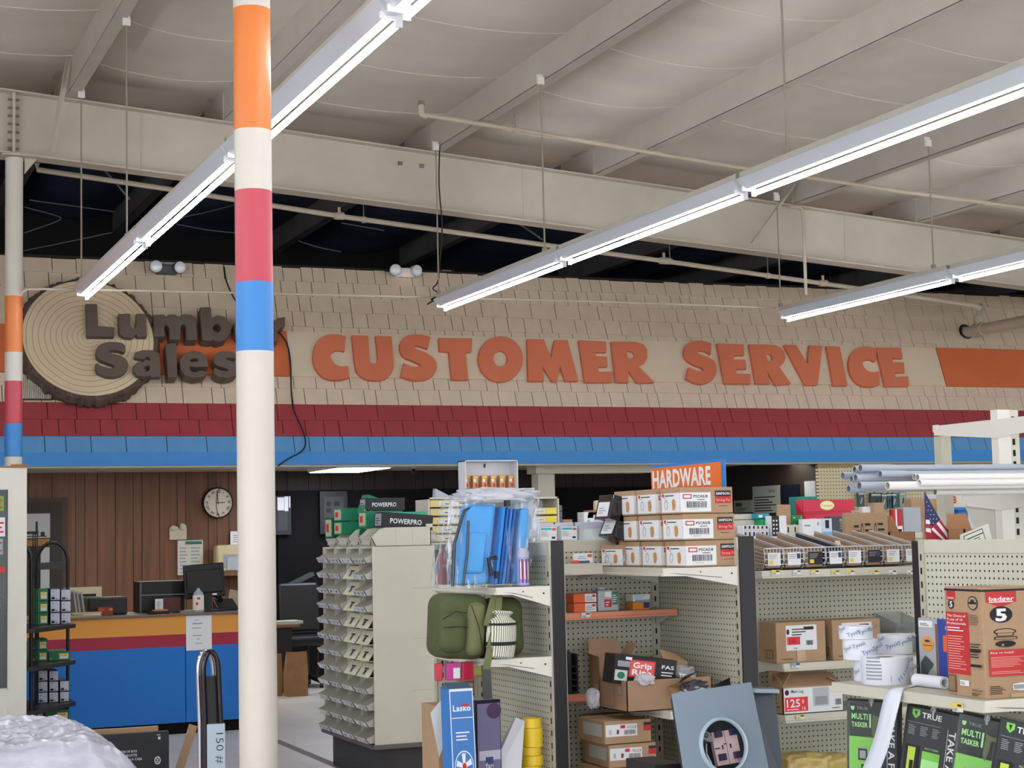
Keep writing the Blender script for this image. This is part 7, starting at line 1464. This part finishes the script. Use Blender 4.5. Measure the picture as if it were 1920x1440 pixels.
# cloth as folded panels
fl.poly([fq(1734, 922), fq(1735, 975), fq(1744, 985), fq(1747, 988), fq(1763, 974)], navy)
fl.poly([fq(1763, 974), fq(1747, 988), fq(1775, 1014), fq(1792, 1014)], fred)
fl.poly([fq(1735, 975), fq(1736, 1014), fq(1775, 1014), fq(1747, 988), fq(1744, 985)], fred)
cl = fl.build('cloth', e)
sol = cl.modifiers.new('s', 'SOLIDIFY'); sol.thickness = .002
stp = MB()
for q in ([(1736, 974), (1743, 975), (1744, 983), (1736, 982)], [(1736, 990), (1745, 991), (1746, 999), (1736, 997)], [(1760, 978), (1756, 982), (1770, 1000), (1779, 1013), (1785, 1013), (1772, 993)], [(1750, 989), (1746, 992), (1758, 1004), (1768, 1012), (1774, 1013), (1762, 1001)]): stp.poly([fq(x, y, -.004) for x, y in q], fwh)
for x, y in [(1738, 941), (1741, 949), (1740, 957), (1746, 957), (1745, 965), (1751, 965), (1744, 973), (1750, 973), (1756, 973), (1744, 980), (1750, 981)]:
    c_ = fq(x, y, -.004); stp.poly([c_+V((.0028*math.cos(t*math.tau/10)*(1 if t % 2 else .5), 0, .0028*math.sin(t*math.tau/10)*(1 if t % 2 else .5))) for t in range(10)], fwh)
stp.build('stripes_and_stars', e)
e = empty('leaning_chart', (PY(1835, 1010, 5.1).x, 5.1, 1.3)); tag(e, 'tilted white table chart sheet leaning behind the nearest wing', 'chart')
q = [PY(x, y, 5.1)-V(e.location) for x, y in ((1806, 1018), (1862, 1018), (1853, 982), (1803, 1003))]
MB().prism([V((q[0].x, 0, 0)), V((q[1].x, 0, 0)), q[1], q[2], q[3]], (0, .01, 0), mat('sheet_pale', (200, 200, 190), .6)).build('board', e)
ux_ = (q[2]-q[3]).normalized(); uy_ = V((-ux_.z, 0, ux_.x)); f_ = MB(); decal(f_, q[3]-uy_*.075, ux_, uy_, -Y3, .10, .075, [('r', .05, .02, .9, .9, ink), ('r', .08, .72, .84, .16, mat('sheet_pale', (200, 200, 190), .6)), ('r', .08, .05, .84, .62, mat('sheet_pale', (200, 200, 190), .6)), ('n', .12, .08, .78, .55, 6, ink)]); f_.build('print', e)
# clutter on the rear run, left to right
kb = [('tan_carton', 'small tan carton behind the acrylic tray, lower of two', 1056, 1074, 970, .5, kraft, .05, None), ]
o = small('tan_carton', 'small tan carton beside the right drawer cabinet, lower of two', 1055, 1074, 973, YB2+.1, kraft, zB2, dep=.1, h=.115*K4*.62)
o = small('tan_carton', 'small tan carton beside the right drawer cabinet, upper of two', 1055, 1073, 957, YB2+.1, kraft, zB2+.117*K4*.62+.001, dep=.1, h=.06*K4)
for k in range(6): o = small('slim_case', 'slim grey case standing stacked beside the right drawer cabinet, %s from the bottom' % ORDN[k], 1049, 1054, 942, YB2+.08, mat('slim_grey', (110, 112, 124), .5), zB2+k*.037*K4, dep=.1, h=.035*K4, group='slim grey cases')
o = bx('open_carton', 'white open carton with printed sides and a torn tan lid on the rear run', 'open box', 1095, 1130, 960, 1000, YB2+.02, .12, paper, z0=zB2, dec=[('f', [('o', .25, .6, .08, .14, mat('print_sky', (110, 170, 210), .5)), ('r', .5, .1, .46, .8, mat('paper_cool', (206, 212, 222), .6)), ('n', .55, .3, .35, .5, 5, greyp)])])
MB().mesh([(-.05, .0, .175), (.03, .0, .175), (.03, .0, .235), (-.035, .0, .235), (-.035, .1, .235), (.03, .1, .235), (-.05, .1, .175)], [(0, 1, 2, 3), (3, 2, 5, 4), (0, 3, 4, 6)], kraft2).build('lid_flap', o)
o = bx('cardboard_tube', 'cream rolled card standing behind the white open carton', 'roll', 1117, 1132, 938, 962, YB2+.2, .06, mat('card_cream', (206, 196, 160), .8), z0=zB2+.0, bevel=.02, seg=3)
o = bx('white_carton', 'white sloped carton right of the open white one', 'box', 1131, 1150, 965, 1000, YB2+.02, .12, paper, z0=zB2, dec=[('f', [('n', .1, .2, .7, .4, 4, greyp)])])
o = bx('paper_sheet', 'white sheet lying flat on the rear run beside the tan cartons', 'paper', 1075, 1095, 980, 984, YB2+.05, .1, paper, z0=zB2, h=.01)
# acrylic sign trays on the top rail of the middle bay
YT = YR+.01; zTt = PY(1100, 1012, YT).z
for k, (xl, xr) in enumerate([(1008, 1046), (1048, 1084), (1085, 1140)]):
    a0, a1, b0, b1 = fit(xl, xr, 985, 1012, YT); zt2 = ZT+.001
    e = empty('acrylic_tray', ((a0+a1)/2, YT, zt2)); tag(e, 'clear acrylic tray on the shelf top behind the left end cover, %s of three' % ['left', 'middle', 'right'][k], 'tray', 'clear acrylic trays'); w_ = (a1-a0)/2-.002
    MB().box((-w_, 0, 0), (w_, .003, .068), clearm).box((-w_, 0, 0), (-w_+.003, .05, .068), clearm).box((w_-.003, 0, 0), (w_, .05, .068), clearm).box((-w_, 0, 0), (w_, .05, .003), clearm).box((-w_, .046, .05), (w_, .05, .085), mat('acrylic_lilac', (206, 206, 224), .2)).build('tray', e)
    if k < 2:
        f_ = MB(); decal(f_, (-w_*.8, -.001, .002), X3, Z3, -Y3, w_*1.7, .062, [('r', 0, 0, 1, 1, paper), ('r', .05, .78, .65, .16, mat('print_teal', (60, 170, 190), .5)), ('n', .06, .3, .5, .4, 4, greyp), ('r', .74, .74, .22, .18, mat('print_rose', (214, 90, 86), .5)), ('r', .7, .12, .2, .15, ink)]); f_.build('label', e)
o = bx('small_box', 'small cream box standing left of the acrylic trays', 'box', 985, 1004, 994, 1012, YR+.01, .04, paper, z0=ZT+.001, dec=[('f', [('r', .3, .6, .6, .3, pkr), ('n', .1, .1, .4, .4, 2, greyp)])])
# right part of the rear run
z = zB2
def rb(nm, lab, xl, xr, yt, m, dy_=.05, dep=.12, dec=None, z0=None, h=None, cat='box', grp=None, yb=1000, tilt=0): return bx(nm, lab, cat, xl, xr, yt, yb, YB2+dy_, dep, m, z0=zB2 if z0 is None else z0, dec=dec, group=grp, h=h, tilt=tilt)
rb('cream_carton', 'long cream carton behind the brown cartons at the right, lower', 1376, 1428, 975, cream, .2, .2); rb('cream_carton', 'long cream carton behind the brown cartons at the right, upper', 1378, 1422, 960, cream, .2, .2, z0=PY(1400, 974, YB2+.2).z, h=.045)
rb('teal_box', 'small teal box on the cream cartons', 1421, 1443, 960, mat('teal', (40, 150, 170), .5), .1, .1, dec=[('f', [('r', .1, .2, .3, .5, paper)])], z0=PY(1432, 972, YB2+.1).z, h=.04); rb('green_box', 'small green box under the teal box', 1426, 1443, 973, mat('leaf_green', (20, 150, 80), .5), .1, .1)
for k in range(6): rb('slim_box', 'slim black and white box standing in a row above the baskets, %s from the left' % ORDN[k], 1394+k*8, 1401+k*8, 985, paper, -.0, .1, dec=[('f', [('r', .25, .05, .5, .9, ink), ('r', .35, .4, .3, .3, paper)])], grp='row of slim black and white boxes')
rb('chequer_box', 'tall white box with black dotted side above the baskets', 1447, 1475, 967, paper, .0, .1, dec=[('f', [('r', 0, 0, .5, 1, bk_)]+[('r', .08+.2*(j % 2), .12+.2*(j//2), .1, .08, paper) for j in range(8)])])
rb('kraft_envelope', 'tan torn cardboard piece standing above the baskets', 1458, 1483, 946, kraft, .12, .02, cat='cardboard')
for k in range(3): rb('green_carton', 'green carton left of the red display, %s of three' % ['bottom', 'middle', 'top'][k], 1484, 1510, 970-14*k, mat('carton_kelly', (10, 140, 70), .5), .12, .14, z0=zB2+.045*K4*k, h=.044*K4, dec=[('f', [('o', .2, .6, .05, .12, paper), ('o', .7, .6, .05, .12, paper)])], grp='green cartons beside the red display')
rb('teal_carton', 'teal carton rising behind the red display', 1497, 1533, 931, mat('teal_deep', (20, 140, 120), .5), .22, .14)
rb('ribbed_case', 'black and white ribbed case under the tan cardboard piece', 1474, 1500, 984, cream, .04, .06, dec=[('f', [('r', .1, .3, .1, .5, ink), ('r', .6, .3, .1, .5, ink)])])
e = empty('counter_display', (PY(1557, 965, YB2+.06).x, YB2+.06, zB2)); tag(e, 'red countertop display with a yellow oval brand mark above the baskets', 'display')
cmr = mat('display_red', (206, 30, 66), .4); a0, a1, b0, b1 = fit(1507, 1603, 937, 1000, YB2+.06); w_ = (a1-a0)/2; H2 = b1-zB2; hy2 = PY(1557, 958, YB2+.06).z-zB2; hz3 = PY(1557, 974, YB2+.06).z-zB2
MB().hexa([(-w_*.9, 0, 0), (w_*.9, 0, 0), (w_*.9, .14, 0), (-w_*.9, .14, 0), (-w_*.9, 0, hz3), (w_*.95, 0, hz3), (w_, .14, H2), (-w_, .14, H2)], cmr).build('tray_body', e)
hd = MB().box((-w_, .02, hy2), (w_, .03, H2), cmr).build('header', e); f_ = MB(); decal(f_, (-w_, .02, hy2), X3, Z3, -Y3, 2*w_, H2-hy2, [('o', .47, .5, .14, .42, mat('oval_yellow', (236, 226, 120), .4)), ('o', .47, .5, .12, .34, mat('oval_pale', (246, 240, 190), .4)), ('t', .375, .4, .22, 'Command', mat('display_red', (206, 30, 66), .4), .19)]); f_.build('logo', hd)
f_ = MB(); decal(f_, (-w_*.9, -.0, hz3-.03), X3, Z3, -Y3, 1.8*w_, .05, [('p', [(.05, .8), (.1, .2), (.2, .8)], paper), ('p', [(.55, .9), (.6, .3), (.64, .9), (.68, .3), (.72, .9), (.76, .4), (.8, .9)], paper), ('r', .36, .3, .06, .5, paper), ('o', .22, .2, .06, .2, mat('oval_yellow', (236, 226, 120), .4))]); f_.build('print', e)
rb('white_pack', 'white pack with small print under the red display', 1505, 1541, 973, paper, -.02, .06, dec=[('f', [('r', .1, .55, .3, .1, greyp), ('o', .8, .7, .05, .1, greyp)])])
rb('blue_white_pack', 'white and blue blister pack right of the white pack', 1542, 1560, 972, mat('pack_paleblue', (200, 216, 232), .3), -.03, .05, dec=[('f', [('r', .3, .4, .4, .5, ink), ('r', .0, .0, 1, .2, mat('print_sky', (110, 170, 210), .5))])])
rb('dark_carton', 'dark grey carton behind the printed brown carton', 1557, 1592, 968, mat('carton_slate', (62, 66, 74), .5), -.01, .1, dec=[('f', [('n', .5, .3, .4, .5, 5, greyp), ('t', .5, .75, .12, 'Multi', paper)])])
cbp = [('f', [('n', .2, .6, .14, .2, 2, ink), ('o', .39, .66, .03, .14, ink), ('o', .39, .66, .02, .1, kraft), ('n', .46, .5, .18, .34, 3, ink), ('o', .7, .66, .03, .14, ink), ('o', .7, .66, .02, .1, kraft), ('n', .76, .52, .16, .32, 3, ink)])]
Yq = YR+.16; ca0, ca1 = PY(1588, 985, Yq).x, PY(1668, 985, Yq).x
o = carton('printed_carton', 'brown carton flap printed with two hanger symbols behind the baskets', (ca0+ca1)/2, Yq+.03, zRS, ca1-ca0, .03, PY(1625, 961, Yq).z-zRS, kraft, dec=cbp)
o = carton('kraft_carton', 'small upright tan carton behind the printed brown carton', PY(1655, 960, YB2).x, YB2+.1, zB2, .1, .1, PY(1655, 942, YB2).z-zB2, kraft)
o = rb('red_pack', 'red and white packs on top of the rear run right of the tan carton', 1674, 1692, 955, redp, .05, .05, dec=[('f', [('r', .3, .1, .15, .9, paper), ('r', 0, 0, 1, .3, paper), ('r', .1, .05, .8, .12, ink)])]); o = rb('grey_bin', 'translucent grey bin near the flag', 1694, 1727, 951, mat('bin_trans', (170, 178, 186), .25), .08, .12)
o = rb('kraft_carton', 'tan carton behind the translucent grey bin', 1709, 1738, 935, kraft, .25, .1)
o = rb('white_booklet', 'white printed pack left of the small upright tan carton', 1618, 1645, 950, paper, .1, .06, dec=[('f', [('t', .3, .55, .2, 'FUN', ink), ('n', .1, .1, .8, .2, 1, greyp)])])
o = open_carton('open_carton', 'dark lined open carton with raised flap left of the flag', PY(1696, 1000, YR+.15).x, YR+.24, zRS, .16, .14, PY(1696, 997, YR+.2).z-zRS, kraft2, flaps=[('b', .1, 60)])
# packets hanging on the far pegboard
YH = FY+.06
hk = [(1640, 940, (40, 60, 60)), (1655, 941, (90, 110, 110)), (1665, 940, (50, 80, 84)), (1674, 940, (50, 96, 110)), (1690, 938, (140, 160, 150)), (1612, 938, (60, 76, 76))]
for k, (x, y, c_) in enumerate(hk):
    p = PY(x, y, YH); o = carton('hanging_pack', 'dark hanging pack on the far yellow pegboard under the pipes, %s counted' % ORDN[k], p.x, YH-.02, p.z-.08, .09 if k else .16, .03, .18, mat('hang%d' % k, c_, .4), group='packs hanging on the far pegboard', dec=[('f', [('r', .1, .8, .8, .12, gph), ('p', [(.3, .2), (.5, .25), (.7, .6), (.5, .6)], gph if k % 2 else ink)])]); MB().tube([(0, .0, .185), (0, .03, .185)], .004, fm_, n=5).build('peg_hook', o)
# far white wall board with letter B
wb = mat('far_white', (206, 214, 226), .5); Yw = 12.5
e = bx('display_board', 'tall white display board far behind the flag', 'display board', 1737, 1832, 926, 1100, Yw, .05, wb, z0=0)
o = bx('wooden_board', 'tan wooden board in front of the far white display board', 'board', 1747, 1773, 935, 1100, Yw-.3, .05, mat('tan_panel', (196, 156, 104), .5), z0=0)
e = bx('bay_sign', 'cream bay sign with red letter B and blue lower edge behind the flag', 'sign', 1785, 1829, 927, 952, Yw-.5, .2, mat('sign_cream', (216, 196, 166), .6), dec=[('f', [('t', .06, .35, .55, 'B', mat('letter_red', (150, 50, 40), .6), .12, .03), ('r', -.08, -.16, 1.12, .2, mat('counter_blue', (12, 98, 178), .45)), ('r', -.14, .0, .12, 1, mat('dark_green', (50, 64, 60), .5))])])
o = bx('blue_bin', 'blue bin below the bay sign', 'bin', 1800, 1818, 952, 1100, Yw-.45, .1, mat('bin_blue', (40, 110, 190), .5), z0=0)
e2_ = e; pst = MB().box((-.02, .1, -2), (.02, .14, 0), cream).build('sign_post', e); pst.scale = (1, 1, e.location.z/2)
o = open_carton('open_carton', 'open carton with brown raised flap between the flag and the leaning chart', PY(1815, 1000, 5.27).x, 5.27, 1.3, .11, .10, PY(1808, 992, 5.27).z-1.3, kraft2, flaps=[('b', .06, 75)])
# ---------------------------------------------------------------- left foreground: door display, shoe rack, wrapped pallet, black carton, cart handle
YD0 = 12.3; dx1 = PY(50, 1100, YD0).x; dx0 = dx1-.95; ztd = PY(30, 877, YD0).z
e = empty('door_display', (dx1, YD0, 0)); tag(e, 'white glazed door display with panelled base at the left edge', 'door display')
dwm = mat('door_white', (214, 212, 200), .45, var=.03); st_ = .14
xg = PY(15.5, 1100, YD0).x-dx1; zg0 = PY(8, 1291, YD0).z; zg1 = PY(8, 918, YD0).z
MB().box((xg, 0, 0), (0, .045, ztd), dwm).box((-.95, 0, zg1), (xg, .045, ztd), dwm).box((-.95, 0, 0), (-.95-xg, .045, zg1), dwm).box((-.95-xg, 0, 0), (xg, .045, zg0), dwm).build('door_leaf', e)
zp1 = PY(8, 1325, YD0).z; fr_ = MB()
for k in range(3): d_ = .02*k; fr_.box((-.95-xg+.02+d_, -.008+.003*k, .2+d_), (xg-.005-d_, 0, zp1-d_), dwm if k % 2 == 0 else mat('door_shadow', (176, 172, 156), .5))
fr_.build('base_panel', e, bevel=.003)
MB().box((xg-.004, -.006, zg0-.012), (xg+.004, 0, zg1+.01), dwm).box((-.95-xg, -.006, zg0-.012), (xg, 0, zg0), dwm).build('glazing_bead', e)
MB().box((-.95-xg, .02, zg0), (xg, .024, zg1), mat('glass_pane', (190, 205, 205), .04, alpha=.10)).build('pane', e)
MB().box((-.95, .35, 0), (0, .4, ztd-.02), mat('display_back', (36, 42, 46), .6)).box((-.02, .045, 0), (0, .35, ztd), dwm).build('cabinet_shell', e)
MB().box((-.95, -.0, ztd), (-.035-.0, .35, ztd+.012), kraft2).box((PY(21, 875, YD0).x-dx1, -.01, ztd), (.004, .02, ztd+.024), kraft2).build('top_strip', e)
for k, (x, yt, yb, c_) in enumerate([(2, 970, 1006, (226, 226, 230)), (0, 930, 958, (120, 160, 70)), (2, 1062, 1074, (190, 60, 60)), (-2, 1010, 1040, (150, 160, 160))]):
    a0, a1, b0, b1 = fit(x-9, x+8, yt, yb, YD0-.005); o = MB().box((0, 0, 0), (a1-a0, .003, b1-b0), mat('sticker%d' % k, c_, .5)); decal(o, (0, 0, 0), X3, Z3, -Y3, a1-a0, b1-b0, [('n', .1, .15, .8, .7, 3, redp)]); oo = o.build('window_sticker', loc=(a0, YD0+.014, b0)); tag(oo, ['white sticker with red print on the display glass', 'green and yellow sticker near the top of the display glass', 'small red sticker low on the display glass', 'grey sticker below the white one on the display glass'][k], 'sticker', 'stickers on the door glass')
# black shoe rack
bkst = mat('rack_black', (18, 19, 21), .4); Ya, Yb5 = 12.75, 13.3
xLa, xRa = PY(36, 1200, Ya).x, PY(58, 1200, Ya).x; xLb, xRb = PY(70, 1200, Yb5).x, PY(127, 1200, Yb5).x
e = empty('shoe_rack', (xLb, Yb5, 0)); o_ = rel(e); tag(e, 'black tubular shoe rack with arched ends stacked with shoe boxes', 'rack')
def arch(xa, xb, y, zt_, nm):
    r = (xb-xa)/2; c_ = (xa+xb)/2; pts = [(xa, y, 0), (xa, y, zt_-r*1.3)]+[(c_-r*math.cos(t), y, zt_-r*1.3+r*1.3*math.sin(t)) for t in [math.pi*i/10 for i in range(1, 10)]]+[(xb, y, zt_-r*1.3), (xb, y, 0)]
    MB().tube(pts, .013, bkst).build(nm, e, loc=o_, smooth=True)
zt_b = PY(100, 1017, Yb5).z; arch(xLb, xRb, Yb5, zt_b, 'end_arch'); arch(xLa-.1, xRa, Ya, PY(40, 1019, Ya).z, 'end_arch')
tr = MB(); zcr = PY(100, 1060, Yb5).z; tr.hexa([(xLb, Yb5, zcr-.03), (xRb, Yb5, zcr-.03), (xRb, Yb5+.02, zcr-.03), (xLb, Yb5+.02, zcr-.03), (xLb, Yb5, zcr+.02), (xRb, Yb5, zcr+.03), (xRb, Yb5+.02, zcr+.03), (xLb, Yb5+.02, zcr+.02)], bkst).build('cross_plate', e, loc=o_)
zsh_ = []
for y in (1172, 1240, 1318, 1400):
    z = PY(130, y-2, Yb5-.06).z; zsh_.append(z); x0, x1 = xLa-.10, xRb+.06
    MB().hexa([(xLa-.1, Ya-.06, z-.03), (xRa+.02, Ya-.06, z-.03), (xRb+.05, Yb5-.06, z-.03), (xRb+.05, Yb5+.25, z-.03), (xLa-.1, Ya-.06, z), (xRa+.02, Ya-.06, z), (xRb+.05, Yb5-.06, z), (xRb+.05, Yb5+.25, z)], bkst).hexa([(xLa-.1, Ya-.06, z-.03), (xRb+.05, Yb5+.25, z-.03), (xLb-.1, Yb5+.28, z-.03), (xLa-.2, Ya+.2, z-.03), (xLa-.1, Ya-.06, z), (xRb+.05, Yb5+.25, z), (xLb-.1, Yb5+.28, z), (xLa-.2, Ya+.2, z)], bkst).build('shelf', e, loc=o_)
gn, wl_, nv = mat('shoe_green', (16, 112, 60), .5), mat('shoe_label', (206, 210, 226), .5), mat('shoe_navy', (28, 30, 66), .5)
def sbox(xl, xr, yt, yb, zi, kind, lab, h=None, z0=None):
    Yb_ = Yb5-.04; a0, a1, b0, b1 = fit(xl, xr, yt, yb, Yb_); z0 = z0 if z0 is not None else b0
    if kind == 'w': m, d_ = nv, [('f', [('r', .06, .05, .92, .9, wl_), ('n', .15, .4, .4, .12, 1, greyp), ('r', .12, .1, .35, .2, ink), ('n', .55, .1, .3, .15, 1, ink), ('o', .3, .75, .06, .1, greyp)])]
    else: m, d_ = gn, [('f', [('r', .5, .15, .42, .6, mat('shoe_print', (220, 226, 190), .5)), ('r', .55, .45, .3, .25, ty), ('r', .55, .2, .3, .2, paper), ('o', .12, .2, .03, .06, paper)])]
    o = carton('shoe_box', lab, (a0+a1)/2, Yb_+.14, z0, (a1-a0)-.002, .27, (h or b1-b0)-.002, m, dec=d_, group='shoe boxes on the black rack'); return o
ph = lambda px: px*13.3/3200
def stackb(x0, x1, zi, n, kind, hpx, nm):
    z = zsh_[zi]+.001
    for k in range(n): sbox(x0, x1, 1000, 1000+hpx, zi, kind, nm+', %s from the bottom' % ORDN[k], h=ph(hpx), z0=z); z += ph(hpx)
stackb(94, 113, 0, 3, 'w', 21.5, 'shoe box with pale end label on the upper shelf, left column'); stackb(114, 133, 0, 3, 'w', 21, 'shoe box with pale end label on the upper shelf, right column'); stackb(62, 91, 0, 3, 'g', 21.5, 'green shoe box on the upper shelf')
stackb(60, 90, 1, 2, 'g', 20, 'dark green shoe box on the second shelf, left column'); sbox(91, 132, 1216, 1232, 1, 'g', 'long green shoe box on the second shelf, right', h=ph(17), z0=zsh_[1]+.001)
stackb(72, 90, 2, 3, 'w', 19.5, 'shoe box with pale end label on the third shelf, left column'); stackb(92, 110, 2, 3, 'w', 19, 'shoe box with pale end label on the third shelf, middle column'); stackb(112, 130, 2, 2, 'w', 19, 'shoe box with pale end label on the third shelf, right column')
stackb(60, 83, 3, 3, 'g', 21.5, 'green shoe box on the lowest shelf, left column'); stackb(85, 131, 3, 3, 'g', 21.5, 'green shoe box on the lowest shelf, right column')
# wire grid rising behind the arches
g_ = MB()
x_, z_ = PY(70, 1000, Ya+.4), PY(70, 1100, Ya+.4)
for px in (62, 66, 70): a_ = PY(px, 998, Ya+.4); b_ = PY(px, 1110, Ya+.4); g_.cyl(a_, V((a_.x, a_.y, .3)), .004, bkst, n=6)
for py in (998, 1012, 1030, 1045, 1062, 1080): a_ = PY(51, py, Ya+.4); b_ = PY(70, py, Ya+.4); g_.cyl(a_, b_, .003, bkst, n=5)
g_.cyl(PY(69, 978, Ya+.4), PY(69, 1002, Ya+.4), .008, bkst).box(PY(50, 1002, Ya+.4), PY(72, 996, Ya+.41), bkst)
tag(g_.build('wire_rack'), 'black wire grid rack rising beside the door display', 'rack')
# black flat carton and wrapped pallet
Yc = 9.3; k0, k1 = PY(82, 1400, Yc).x, PY(317, 1400, Yc).x; zt_c = PY(200, 1378, Yc).z
bt_ = [('f', [('t', .44, .83, .022, 'OPEN ON BOTTOM OF BOX', paper, .30, .01), ('t', .44, .795, .022, 'ET BAS DE LA BOITE', paper, .30, .01), ('t', .44, .76, .022, 'ABRIR INFERIOR DE LA CAJA', paper, .34, .01), ('n', .90, .965, .045, .014, 1, paper), ('p', [(.91, .93), (.93, .93), (.93, .955), (.91, .955)], paper), ('o', .905, .745, .026, .036, paper), ('o', .905, .745, .018, .025, bk2), ('p', [(.893, .73), (.897, .726), (.917, .76), (.913, .764)], paper), ('p', [(.893, .76), (.897, .764), (.917, .73), (.913, .726)], paper)])]
o = carton('flat_black_carton', 'wide black carton with white handling print behind the plastic wrapped pallet', (k0+k1)/2, Yc+.02, 0, k1-k0, .04, zt_c, mat('carton_black2', (30, 32, 34), .45), dec=bt_, rz=.0)
p = PY(170, 1368, Yc+.15); o = carton('kraft_strip', 'raw brown cardboard edge behind the wide black carton', PY(183, 1370, Yc+.1).x, Yc+.1, 0, PY(297, 1370, Yc+.1).x-PY(68, 1370, Yc+.1).x, .03, PY(183, 1368, Yc+.1).z, kraft)
o = carton('kraft_strip', 'short tan board leaning at the right end of the black carton', PY(300, 1400, Yc+.1).x, Yc+.16, .01, .045, .02, .62, kraft, tilt=(0, .32))
Yw_ = 7.9; x0_, x1_ = PY(-260, 1400, Yw_).x, PY(262, 1440, Yw_).x
zw = PY(100, 1392, Yw_+.3).z
film = mat('stretch_film', (206, 208, 222), .22, bump=.8, bs=7, spec=.7, var=.22, vs=5, stretch=(.8, 4, 2))
rows_ = []
for i in range(56):
    v = i/55; row = []
    for j in range(120):
        u = j/119; x = x0_+(x1_-x0_)*u; y = Yw_-.1+v*1.15
        edge_ = max(0, (u-.78)/.22); front = max(0, (.12-v)/.12)
        z = zw+.03+.02*NZ.noise(V((x*2.5, y*2, 0)))+.045*abs(NZ.noise(V((x*3+y*5, y*11-x*5, 3))))+.02*abs(NZ.noise(V((x*19+y*11, y*25, 7))))-edge_**2*.16-front**2*.10*1.0
        row.append(V((x, y, z)))
    rows_.append(row)
base = [V((p.x, p.y, 0.02)) for p in rows_[0]]; rows_ = [base, [V((p.x, p.y, p.z-.02)) for p in rows_[0]]]+rows_+[[V((p.x, p.y+.02, .02)) for p in rows_[-1]]]
e = empty('wrapped_pallet', ((x0_+x1_)/2, Yw_+.4, 0)); tag(e, 'stack on a pallet wrapped in pale crinkled stretch film at the bottom left', 'wrapped pallet')
sheetgrid('stretch_wrap', e, rows_, film, loc=-V(e.location)); MB().box((x0_+.02, Yw_-.08, .12), (x1_-.03, Yw_+1.0, zw-.16), mat('pallet_load', (176, 178, 190), .6)).box((x0_, Yw_-.1, 0), (x1_, Yw_+1.02, .12), mat('pallet_wood', (160, 130, 96), .8)).build('load', e, loc=-V(e.location))
# cart handle with tape
Yh = 7.6; a_ = PY(400, 1430, Yh); zt_h = PY(400, 1217, Yh).z; e = empty('cart_handle', (a_.x, Yh, 0)); tag(e, 'black and chrome cart handle with a pale tape label left of the near column', 'handle')
hm_ = mat('chrome_dark', (60, 56, 60), .15, metal=.9); r = .03
pts = [(-.035, .0, 0), (-.035, 0, .8), (-.042, 0, zt_h-.14)]+[(-.008-.034*math.cos(t), .0, zt_h-.10+.09*math.sin(t)) for t in [math.pi*i/12 for i in range(0, 13)]]+[(.03, 0, zt_h-.2), (.035, 0, .8), (.04, 0, 0)]
MB().tube(pts, .012, hm_, n=12).build('tube', e, smooth=True); MB().tube([(x-.012, .05, z) for x, y, z in pts], .011, mat('chrome_lit', (190, 186, 190), .12, metal=.95), n=12).build('second_tube', e, smooth=True)
MB().box((-.038, .012, .5), (.028, .045, zt_h-.12), pblack).box((-.03, .1, .15), (.9, 1.2, .2), pblack).build('deck', e)
zt2_ = PY(403, 1357, Yh).z; f_ = MB().box((-.03, -.014, .3), (.05, .06, zt2_), mat('tape_pale', (186, 202, 216), .5)); f_.text('150 # 2 UNITED', (.01, -.0146, zt2_-.04), -Z3, X3, .035, ink, .42, -.01); f_.build('tape_label', e)
for y_2 in (.3, 1.3):
    for x_2 in (.0, .8): MB().cyl((x_2, y_2, .075), (x_2+.05, y_2, .075), .075, bk2, n=20).build('wheel', e)
# mop head / dark item on the floor between columns
